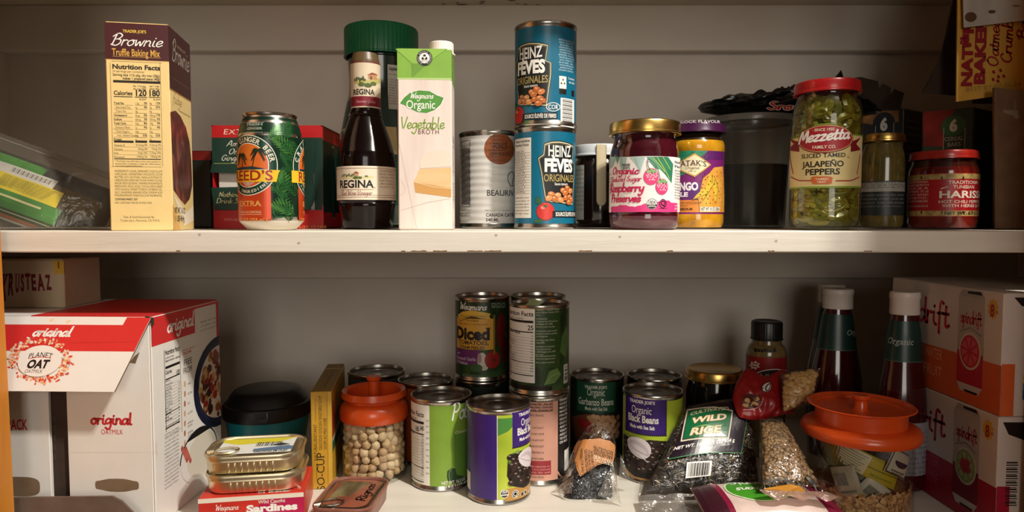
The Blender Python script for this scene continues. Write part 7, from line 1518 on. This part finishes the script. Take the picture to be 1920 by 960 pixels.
# ------------------------------------------------------------------ bags at the front of the lower board
def grains(S, w, h, n, cols, L, r, rnd_seed, keep, lift=-.0012, blobby=False, align=None):
    m = MB(); rn = random.Random(rnd_seed)
    for _ in range(n):
        u, v = rn.random()*w, rn.random()*h
        if not keep(u/w, v/h): continue
        p = S.at(u, v, lift); e = 1e-3; tu = (S.at(u+e, v, lift)-p).normalized(); tv = (S.at(u, v+e, lift)-p).normalized(); nn = tu.cross(tv).normalized()
        a = rn.uniform(0, 6.28) if align is None else rn.gauss(align, .5); d = (tu*math.cos(a)+tv*math.sin(a)+nn*rn.uniform(-.1, .1)).normalized(); b = nn.cross(d)
        if blobby: fr = Matrix((d, b, nn)).transposed(); k = rn.uniform(.8, 1.15); m.blob(p, (L*k, L*.85*k, r*k), rn.choice(cols), 1, fr)
        else:
            k = rn.uniform(.7, 1.2); b.normalize(); m.tube([p-d*L*k*.5, p-d*L*k*.2, p+d*L*k*.2, p+d*L*k*.5], [r*.25, r, r, r*.25], rn.choice(cols), 4)
    return m
def rice_bag():
    bl, br, tr, tl = at(1196, 946, .758), at(1434, 928, .762), at(1408, 742, .835), at(1282, 764, .828)
    bl.z = br.z = LO+.010
    def fnp(p, u, v): 
        a = bl.lerp(br, u); b = tl.lerp(tr, u); return a.lerp(b, v)
    ux = (br-bl).normalized(); uy = ((tl+tr)/2-(bl+br)/2).normalized(); w = (br-bl).length; h = ((tl+tr)/2-(bl+br)/2).length; n = ux.cross(uy).normalized()
    t = thing('rice_bag', 'clear bag of dark wild rice with a green panel, leaning at the front', 'bag', (bl+br)/2)
    inner = MB(); blk = ramp_mat('wild_rice_mass', [(.3, '#14110f'), (.55, '#2a2522'), (.75, '#443c35')], 160, 4, .5)
    S0 = pillow(bl, ux, uy, w, h, .0145, blk, inner, 26, 22, lambda p, u, v: fnp(p, .035+.93*u, .06+.86*v), wob=.003, seed=2)
    ccols = [mat(c, .35, noise_amt=.15) for c in ('#1a1614', '#2b2522', '#3a322c', '#4d443b', '#15110f')]+[mat('#7d6a44', .4), mat('#5f564c', .35)]
    g = grains(S0, w, h, 1500, ccols, .0115, .00075, 5, lambda u, v: .04 < u < .96 and .04 < v < .96, lift=.0004)
    inner.v += g.v; off = len(inner.v)-len(g.v); 
    mi = [inner.mi(mm) for mm in g.mats]; inner.f += [[q+off for q in f] for f in g.f]; inner.m += [mi[i] for i in g.m]; inner.smooth += g.smooth
    o = inner.build('wild_rice', loc=(bl+br)/2); props(o, 'long black grains filling the clear bag with the green panel', 'rice', kind='stuff')
    f = MB(); S = pillow(bl, ux, uy, w, h, .0185, CLEAR, f, 34, 28, lambda p, u, v: fnp(p, u, v), wob=.0016, seed=4); f.build('bag_film', t, sharp=180)
    m = MB(); S2 = Free(lambda u, v: S.fn(u, v), S.flat, .006, .006); A = Art(S2, lift=.0007, k=F/.80)
    def Q(px, py): return S2.inv(px, py)
    pur, gr = mat('#1f1320', .3, noise_amt=.1), mat('#14653c', .28, noise_amt=.05)
    poly = lambda pts, mm: A.fan(pts, mm)
    poly([(1290, 762), (1330, 744), (1372, 744), (1398, 776), (1394, 818), (1388, 850), (1330, 849), (1256, 861), (1270, 826), (1283, 790)], pur)
    A.line([(1256, 861), (1330, 849), (1389, 850), (1400, 776)], 1.5, K('#3f8a55'))
    A.line([(1289, 772), (1310, 765), (1340, 764), (1362, 768)], .8, K('#5a3a60'), True); A.text('TRADER JOE’S', 1306, 757, 4.5, K('#3a3236'), x1=1356)
    poly([(1288, 768), (1340, 763), (1374, 770), (1366, 823), (1320, 823), (1276, 829)], K('#d7d0bc')); poly([(1290, 770.5), (1340, 765.5), (1371.5, 772), (1364, 820.5), (1320, 820.5), (1279, 826)], K('#3a2a1c')); poly([(1291, 772), (1340, 767), (1370, 773), (1362.5, 819), (1320, 819), (1281, 824)], gr)
    cr = K('#e6d3ae'); A.text('CULTIVATED', 1294, 779, 7.5, K('#c8c09a'), x1=1366, bold=.03, arc=2)
    for mm, bo in ((K('#8a4a22'), .075), (cr, .04)): A.text('WILD', 1294, 795.5, 12.5, mm, x1=1361, bold=bo, shear=.05); A.text('RICE', 1293, 817, 14.5, mm, x1=1350, bold=bo, shear=.05)
    A.line([(1298, 803), (1320, 798), (1340, 800), (1356, 796)], 2.2, K('#7fae62'), True, True)
    A.text('NET WT. 16 OZ (1 LB) 454 g', 1263, 845, 6.4, WHITE, x1=1376, bold=.03, shear=.12, rot=.05)
    A.quad([(1288, 867), (1335, 864), (1332, 892), (1285, 897)], WHITE); rn = random.Random(4); x = 1291
    while x < 1329: q = rn.choice([.8, 1.4, 2.2]); A.quad([(x+.6, 869-.05*(x-1288)), (x+.6+q, 869-.05*(x-1288)), (x-2+q, 894-.1*(x-1288)), (x-2, 894-.1*(x-1288))], BLACK); x += q+rn.choice([.9, 1.5])
    A.ring(1257, 869, 3.6, 3, .7, K('#c9c2b8')); A.text('KOSHER', 1250, 877, 2.6, K('#c9c2b8'), x1=1262)
    A.into(m); m.build('printed_panel', t, sharp=180)
    # crimped bottom seal, flattened on the board
    m = MB(); a, b = at(1203, 943, .764), at(1424, 925, .757); 
    def seal(u, v):
        p = bl.lerp(br, u); d = Vector((-.004+.0*u, -.034+.008*u, 0)); z = LO+.0012+.010*(1-v)**1.2+.0040*abs(math.sin(u*15+v*3))*(.4+.6*v)+.004*u*(1-v)
        return Vector((p.x+d.x*v, p.y-.001+d.y*v, max(LO+.0008, z)))
    m.sheet(seal, 80, 10, film('sealed_film', '#e4e0da', .30, .12, wrinkle=1.0, haze=.55, hazecol='#8f8a84')); m.build('bag_seal', t, sharp=180)
rice_bag()
def seed_bag():
    c = at(1100, 925, .785); bx = c.x; z = LO; n = 40
    t = thing('grain_pouch', 'small clear bag of something fine and black with an orange label', 'bag', (bx, .79, z)); topx = at(1122, 806, .815).x
    def body(u, v, k, zt, r0x, r0y, top):
        a = 2*math.pi*u; s_ = max(0, 1-v)**.62; fold = 1+.10*math.sin(3*a+1)*v+.06*noise.noise(Vector((math.cos(a)*2, math.sin(a)*2, v*3)))
        cx = bx+.002+(topx-bx)*v; cy = .790+.024*v; sq = 1/max(abs(math.cos(a))**1.0*.9+.0, abs(math.sin(a))*.9, .72)
        return Vector((cx+r0x*s_*math.cos(a)*sq*fold*.86+top*math.cos(a)*v*.6, cy+r0y*s_*math.sin(a)*sq*fold*.86+top*.35*math.sin(a)*v, z+.0008+zt*v+(.0016 if zt < .07 else 0)))
    inner = MB(); inner.sheet(lambda u, v: body(u, v*.80, 0, .0600, .0282, .0172, .004), 48, 16, ramp_mat('black_seed_mass', [(.3, '#141416'), (.6, '#26272b'), (.8, '#3a3b40')], 260, 3, .35))
    vs = [body(i/48, .80, 0, .0600, .0282, .0172, .004) for i in range(48)]; inner.add(vs, [tuple(range(48))], MATS['black_seed_mass']); inner.add([body(i/48, 0, 0, .060, .0282, .0172, .004) for i in range(48)], [tuple(range(47, -1, -1))], MATS['black_seed_mass'])
    rn = random.Random(3); cs = [mat(h, .3, noise_amt=.1) for h in ('#1a1b1e', '#2b2c30', '#3d3e43')]
    for _ in range(900):
        u, v = .5+rn.random()*.5, rn.random()*.8; p = body(u, v, 0, .060, .0285, .0175, .004); d = Vector((rn.uniform(-1, 1), rn.uniform(-1, 1), rn.uniform(-1, 1))).normalized(); e = d*.0014; inner.tube([p-e, p, p+e], [.0002, .0006, .0002], rn.choice(cs), 4)
    o = inner.build('black_grains', loc=(bx, .79, z)); props(o, 'tiny black grains filling the small clear bag with the orange label', 'grains', kind='stuff')
    f = MB(); f.sheet(lambda u, v: body(u, v, 0, .076, .0345, .0226, .016), 56, 20, CLEAR); f.build('bag_film', t, sharp=180)
    # loose film corners: left, right and the twist at the top
    m = MB(); mm = film('sealed_film', '#e4e0da', .30, .12, wrinkle=.8, haze=.42, hazecol='#b5aea4'); cl = film('corner_film', '#efece6', .2, .1, wrinkle=.8, haze=.16, hazecol='#c4bdb2')
    def fin(pts, k=7, seed=0):
        m = MB()
        a, b, c_ = (Vector(p) for p in pts)
        def q(u, v):
            p = a.lerp(b, v).lerp(c_, u); p = p+Vector((0, 1, .3))*(.004*noise.noise(Vector((u*3+seed, v*4, 0))))*(1-abs(2*v-1)); p.z = max(LO+.0006, p.z); return p
        m.sheet(q, k*2, k*2, cl); m.build('film_corner', t, sharp=180)
    fin((at(1076, 890, .768), at(1072, 925, .764), at(1032, 924, .790)), seed=1); fin((at(1150, 866, .772), at(1120, 928, .760), at(1164, 944, .756)), seed=4); fin((at(1164, 852, .80), at(1160, 900, .785), at(1184, 902, .792)), seed=7)
    # orange label pasted over the front slope
    m = MB(); Y0 = .762
    S = Free(lambda u, v: body(.75+u/.2, v/.076, 0, .076, .0345, .0226, .016), Flat((bx, .768, z), (1, 0, .0), (0, .30, 1)), .004, .004)
    A = Art(S, lift=.0008, k=F/.785); orm = mat('#b97a42', .5, noise_amt=.05); k = K('#3a2414')
    top = [(1084, 829), (1100, 824), (1124, 822), (1144, 827), (1152, 836)]; L1 = [(1074, 838), (1080, 868), (1088, 894), (1096, 888), (1120, 872), (1150, 864), (1152, 846)]
    A.fan([(1080, 829), *top[1:], *L1[::-1]], orm, (1112, 848)); A.line([(1076, 840), (1082, 868), (1089, 891), (1119, 870), (1149, 862)], .8, k)
    for i, s_ in enumerate(['INGREDIENTS AND', 'PACKED FOR AND', 'DISTRIBUTED BY', 'STORE IN A COOL', 'AND DRY PLACE']):
        x0 = 1084+i*5.8; A.text(s_, x0, 842+i*1.0, 4.6, k, x1=x0+32, rot=-1.2, bold=.01)
    for i, s_ in enumerate(['NUTRITION', 'SERVING SIZE', 'AMOUNT PER', 'SERVING', 'CALORIES']): A.text(s_, 1112, 840+i*6, 4.6, K('#f0dcc0') if i > 2 else k, x1=1148, rot=-.22)
    A.into(m); m.build('label', t, sharp=180)
seed_bag()
def lentil_bag():
    bl, br, tr, tl = at(1424, 918, .690), at(1550, 922, .692), at(1466, 785, .770), at(1424, 785, .770)
    def fnp(p, u, v): return bl.lerp(br, u).lerp(tl.lerp(tr, u), v)
    ux = (br-bl).normalized(); uy = ((tl+tr)/2-(bl+br)/2).normalized(); w = (br-bl).length; h = ((tl+tr)/2-(bl+br)/2).length
    t = thing('lentil_bag', 'clear bag of brown lentils between the wild rice bag and the big orange lidded jar', 'bag', (bl+br)/2)
    inner = MB(); S0 = pillow(bl, ux, uy, w, h, .0095, ramp_mat('lentil_mass', [(.3, '#3d2c1a'), (.6, '#6a5134'), (.8, '#8a6e4a')], 150, 3, .6), inner, 20, 20, lambda p, u, v: fnp(p, .05+.9*u, .06+.88*v), seed=6)
    g = grains(S0, w, h, 1100, [mat(c, .5, noise_amt=.12) for c in ('#6d5233', '#846642', '#5b4328', '#9a7c54')], .0024, .0011, 8, lambda u, v: .05 < u < .95 and .04 < v < .96, lift=.0004, blobby=True)
    off = len(inner.v); inner.v += g.v; mi = [inner.mi(mm) for mm in g.mats]; inner.f += [[q+off for q in f] for f in g.f]; inner.m += [mi[i] for i in g.m]; inner.smooth += g.smooth
    o = inner.build('lentils', loc=(bl+br)/2); props(o, 'brown lentils filling the clear bag beside the big orange lidded jar', 'lentils', kind='stuff')
    f = MB(); S = pillow(bl, ux, uy, w, h, .0125, CLEAR, f, 26, 24, fnp, wob=.0012, seed=3); f.build('bag_film', t, sharp=180)
    m = MB(); S2 = Free(S.fn, S.flat, .006, .006); A = Art(S2, lift=.0006, k=F/.74); A.text('16 OZ (1 LB) 454g', 1430, 906, 5.6, BLACK, x1=1482, bold=.05); A.ell(1519, 900, 10, 6, BLACK, 20, rot=-.5); A.ell(1517, 899, 6, 3, K('#7a6a55'), 14, rot=-.5); A.ell(1520, 901, 3, 1.6, BLACK, 10, rot=-.5)
    A.fan([(1432, 916), (1480, 908), (1500, 912), (1510, 920), (1470, 922)], K('#c98a2c')); A.into(m); m.build('printed_panel', t, sharp=180)
    m = MB(); m.sheet(lambda u, v: (lambda p: Vector((p.x+.010*v*u+.004*v*v, p.y-.012*v, p.z-.0035*v+.0022*math.sin(u*20+v*2)*v)))(bl.lerp(br, u)), 40, 8, film('pink_seal', '#e8d0c4', .3, .12, wrinkle=.8, haze=.55, hazecol='#bf9a88')); m.build('bag_seal', t, sharp=180)
lentil_bag()
def pink_bag():
    x0, x1 = at(1308, 955, .715).x, at(1562, 955, .715).x; o = Vector((x0, .672, LO+.0175)); w, h = x1-x0, .076
    t = thing('grain_bag', 'white and crimson bag with an upside down green badge lying under the lentils', 'bag', (x0+w/2, .71, LO))
    wh, cr = mat('#cbb5ac', .3, noise_amt=.08), mat('#7d1636', .3, noise_amt=.06); m = MB()
    S = pillow(o, (1, 0, 0), (0, 1, .09), w, h, .0160, wh, m, 34, 16, wob=.0015, seed=5)
    A = Art(Free(S.fn, S.flat, .006, .006), lift=.0006, k=F/.70)
    A.box(.001, .004, w*.17, h-.004, mat('#3a1320', .35)); A.put([[(w*.13, h-.004), (w*.165, .004), (w*.205, .004), (w*.17, h-.004)]], cr); A.put([[(w*.80, h-.004), (w*.999, h-.004), (w*.999, .004), (w*.86, .004)]], cr)
    u, v = A.P(1438, 925); g1, g2, w_ = K('#d7e0c0'), mat('#3f8a24', .3, noise_amt=.05), K('#f0f0e2')
    u = A.P(1440, 940)[0]; v = h*.60; el = lambda rx, ry, mm: A.put([[(u+rx*math.cos(2*math.pi*i/40), v+ry*math.sin(2*math.pi*i/40)) for i in range(40)]], mm)
    el(.0375, .0265, g1); el(.036, .0252, g2)
    pl, wd = script_polys('Wegmans', .22, .2); A.put([[(u+.024-X*.050/wd, v-.001-Y*.0048) for X, Y in q] for q in pl], w_)
    pl, wd = script_polys('Organic', .24, 0); A.put([[(u+.028-X*.056/wd, v+.018-Y*.0075) for X, Y in q] for q in pl], w_)
    A.into(m); m.build('bag_film', t, sharp=180)
    m = MB(); m.sheet(lambda a, b: Vector((x0+w*a, .672-.010*b, LO+.0172-.004*b+.0015*math.sin(a*45)*b)), 60, 4, wh); m.build('bag_seal', t, sharp=180)
pink_bag()
def nut_bag():
    c = at(1452, 735, .828)
    t = thing('nut_bag', 'red bag of peanuts with a clear end before the black lidded jar', 'bag', c)
    def four(pts, Y0, Y1): return [at(pts[0][0], pts[0][1], Y0), at(pts[1][0], pts[1][1], Y0), at(pts[2][0], pts[2][1], Y1), at(pts[3][0], pts[3][1], Y1)]
    bl, br, tr, tl = four([(1386, 782), (1486, 782), (1472, 700), (1398, 698)], .800, .838)
    ux = (br-bl).normalized(); uy = ((tl+tr)/2-(bl+br)/2).normalized(); w = (br-bl).length; h = ((tl+tr)/2-(bl+br)/2).length
    red = mat('#8e1418', .28, noise_amt=.08); m = MB()
    def fnp(p, u, v):
        q = bl.lerp(br, u).lerp(tl.lerp(tr, u), v); q = q+ux*(-.011*(1-u)*(1-(2*v-1)**2)+.006*u*math.sin(v*7))+uy*(.005*math.sin(u*8+1)*v-.004*math.sin(u*5)*(1-v)); return q+Vector((0, .0022*noise.noise(Vector((u*9, v*7, 1))), 0))
    S = pillow(bl, ux, uy, w, h, .0095, red, m, 44, 34, fnp, wob=.0035, seed=11)
    A = Art(Free(S.fn, S.flat, .006, .006), lift=.0006, k=F/.80)
    A.ell(1438, 726, 9.5, 10.5, BLACK, 26, rot=-.3); A.ell(1438, 726, 8, 9, K('#cfc6bd'), 24, rot=-.3); A.ell(1440, 726, 4.6, 7.6, BLACK, 20, rot=-.5); A.ell(1440, 726, 2.2, 5.2, K('#cfc6bd'), 16, rot=-.5)
    A.fan([(1393, 744), (1408, 738), (1424, 742), (1428, 752), (1420, 763), (1404, 767), (1392, 760)], K('#4a1512'))
    for px, py, rx, ry, ro in ((1419, 748, 6.5, 4.5, .5), (1408, 758, 6.5, 4.2, .2), (1416, 757, 5.5, 4, -.4), (1401, 751, 5.5, 4, .9), (1398, 760, 5, 3.4, .1)): A.ell(px, py, rx, ry, K('#d0a468'), 14, rot=ro)
    A.line([(1394, 769), (1412, 768), (1426, 760), (1431, 746)], 1.2, K('#d88f8a'), True)
    A.into(m); m.build('bag_film', t, sharp=180)
    # peanuts behind the clear window on the right
    b0, b1, t1, t0 = four([(1466, 778), (1523, 756), (1541, 690), (1462, 698)], .790, .822)
    ux, uy = (b1-b0).normalized(), ((t0+t1)/2-(b0+b1)/2).normalized(); w, h = (b1-b0).length, ((t0+t1)/2-(b0+b1)/2).length
    f2 = lambda p, u, v: b0.lerp(b1, u).lerp(t0.lerp(t1, u), v)
    n = MB(); cs = [mat(q, .45, noise_amt=.1) for q in ('#c69a5c', '#d8ae70', '#b0844a', '#cca468')]; tan = ramp_mat('peanut_mass', [(.3, '#5d4220'), (.7, '#8d6a3c')], 90, 3, .6)
    S0 = pillow(b0, ux, uy, w, h, .0085, tan, n, 16, 16, lambda p, u, v: f2(p, .06+.88*u, .05+.9*v), seed=2)
    g = grains(S0, w, h, 260, cs, .0038, .0022, 12, lambda u, v: .06 < u < .94 and .05 < v < .95, lift=.0004, blobby=True)
    off = len(n.v); n.v += g.v; mi = [n.mi(mm) for mm in g.mats]; n.f += [[q+off for q in f] for f in g.f]; n.m += [mi[i] for i in g.m]; n.smooth += g.smooth
    o = n.build('peanuts', loc=(b0+b1)/2); props(o, 'shelled peanuts showing in the clear end of the red bag', 'peanuts', kind='stuff')
    m2 = MB(); pillow(b0, ux, uy, w, h, .0125, CLEAR, m2, 24, 24, f2, wob=.001, seed=5); m2.build('window_film', t, sharp=180)
nut_bag()
# big jar with oats and packets
def oat_jar():
    y = .742; x = at(1606, 800, y+.0).x+.004; rb, rr_ = .0535, .0605; hb = zpx(843, y-.058)-LZ
    hf = .1215
    storage_jar(x, y, rb, rr_, hb, hb+.0112, hf-.0035, hf, .0460, .0545, 'large glass jar of oats and packets with an orange plastic lid', zpx(740, y)-LZ)
    m = MB(); oc = ramp_mat('oat_mass', [(.3, '#7a5838'), (.55, '#a37c52'), (.8, '#c09a6c')], 130, 4, .7)
    R = rb-.004; ht = .036; prof = [(.001, .005), (R-.006, .005), (R, .009), (R, ht*.6), (R-.004, ht), (R*.5, ht+.004), (.001, ht+.005)]; m.lathe(prof, (x, y, LZ), oc, 56, wob=lambda a, z: 1-.10*max(0, math.sin(a*2+1))*(z > ht*.7))
    rn = random.Random(4); cs = [mat(h, .6, noise_amt=.1) for h in ('#9c7348', '#b88d5e', '#c9a376', '#855f3a')]
    for _ in range(900):
        a = rn.uniform(-2.1, 1.3); zz = rn.uniform(.007, ht+.002); p = Vector((x+(R+.0004)*math.sin(a), y-(R+.0004)*math.cos(a), LZ+zz)); fr = Matrix.Rotation(-a, 3, 'Z').inverted() @ Matrix.Rotation(rn.uniform(0, 3.1), 3, 'Y'); m.blob(p, (.0033, .0008, .0022), rn.choice(cs), 0, fr)
    o = m.build('oats', loc=(x, y, LZ)); props(o, 'rolled oats filling the bottom of the big orange lidded jar', 'oats', kind='stuff')
    # packets standing in the jar, curved against the glass
    def packet(name, label, a0, z0, rot, w, h, base, art, rin=.0):
        RR = rb-.0042-rin; c, s_ = math.cos(rot), math.sin(rot)
        P = lambda u, v, o_=0: (lambda uu, vv: Vector((x+(RR+o_)*math.sin(a0+uu/RR), y-(RR+o_)*math.cos(a0+uu/RR), LZ+z0+vv)))(u*c-v*s_, u*s_+v*c)
        t = thing(name, label, 'packet', P(0, 0)); m = MB()
        b = lambda u, v: .0022*max(0, 1-abs(2*u/w)**3)**.5*max(0, 1-abs(2*v/h)**3)**.5
        m.sheet(lambda i, j: P((i-.5)*w, (j-.5)*h, b((i-.5)*w, (j-.5)*h)), 18, 14, base); m.sheet(lambda i, j: P((.5-i)*w, (j-.5)*h, -b((i-.5)*w, (j-.5)*h)-.0004), 18, 14, base); m.build('wrapper', t, sharp=180)
        m = MB(); S = Free(lambda u, v: P(u, v, b(u, v)), Flat(P(0, 0), (math.cos(a0)*c, math.sin(a0)*c, s_), (-math.cos(a0)*s_, -math.sin(a0)*s_, c)), .005, .005); A = Art(S, lift=.0004, k=1700); art(A, w, h); A.into(m); m.build('print', t, sharp=180)
    yl, wh, gn = mat('#b3a02a', .4, noise_amt=.08), mat('#b9b2a6', .4, noise_amt=.06), mat('#49542e', .4, noise_amt=.1)
    def a1(A, w, h):
        for i in range(9): A.box(-w*.42+i*w*.094, -h*.35, -w*.42+i*w*.094+.0012, h*.42, K('#4a4418'))
    def a2(A, w, h):
        A.box(-w*.48, -h*.45, -w*.02, h*.45, K('#c9c2a4')); 
        for i in range(7): A.box(-w*.45, h*.32-i*h*.11, -w*(.06+.03*(i % 3)), h*.345-i*h*.11, K('#5a5448'))
        A.box(-w*.02, -h*.02, w*.48, h*.03, K('#6a6420')); A.box(w*.05, -h*.3, w*.4, -h*.22, K('#8a8430'))
    def a3(A, w, h):
        A.put([[(.62*w*.5*math.cos(q)*(1), h*.08+.40*h*.6*math.sin(q)) for q in [math.pi+math.pi*i/20 for i in range(21)]]], K('#2a2340')); A.frame if False else None
        [A.box(-w*.30+i*w*.1, -h*.36, -w*.24+i*w*.1, -h*.30, K('#2a2430')) for i in range(6)]; A.box(-w*.25, -h*.43, w*.22, -h*.40, K('#4a4448'))
        A.put(ribbon([(-w*.46, -h*.46), (-w*.46, h*.46), (w*.46, h*.46), (w*.46, -h*.46), (-w*.46, -h*.46)], .0012, cap=False), K('#2a2430'))
    def a4(A, w, h): A.box(-w*.4, -h*.1, w*.1, h*.3, K('#6a675e')); A.box(-w*.3, -h*.35, w*.3, -h*.28, K('#6a675e'))
    packet('drink_packet', 'olive packet with dark stripes against the left side of the big jar', -1.0, .073, -.25, .034, .030, mat('#6a6626', .4, noise_amt=.1), a1, .0058)
    packet('drink_packet', 'yellow packet with cream print in the middle of the big jar', -.28, .0665, -.42, .072, .024, yl, a2, .0052)
    packet('tea_packet', 'pale packet with a dark half round picture at the right of the big jar', .38, .0700, -.45, .029, .026, wh, a3, .0)
    packet('drink_packet', 'dull green packet under the yellow one in the big jar', -.25, .050, -.30, .050, .020, gn, a4, .0105)
    packet('sugar_packet', 'white paper packet sunk in the oats of the big jar', -.12, .041, .9, .020, .030, wh, a4, .0052)
    packet('sugar_packet', 'crumpled pale packet above the oats at the left of the big jar', -.72, .048, .35, .026, .032, mat('#9c9280', .45, noise_amt=.15), a4, .0)
oat_jar()
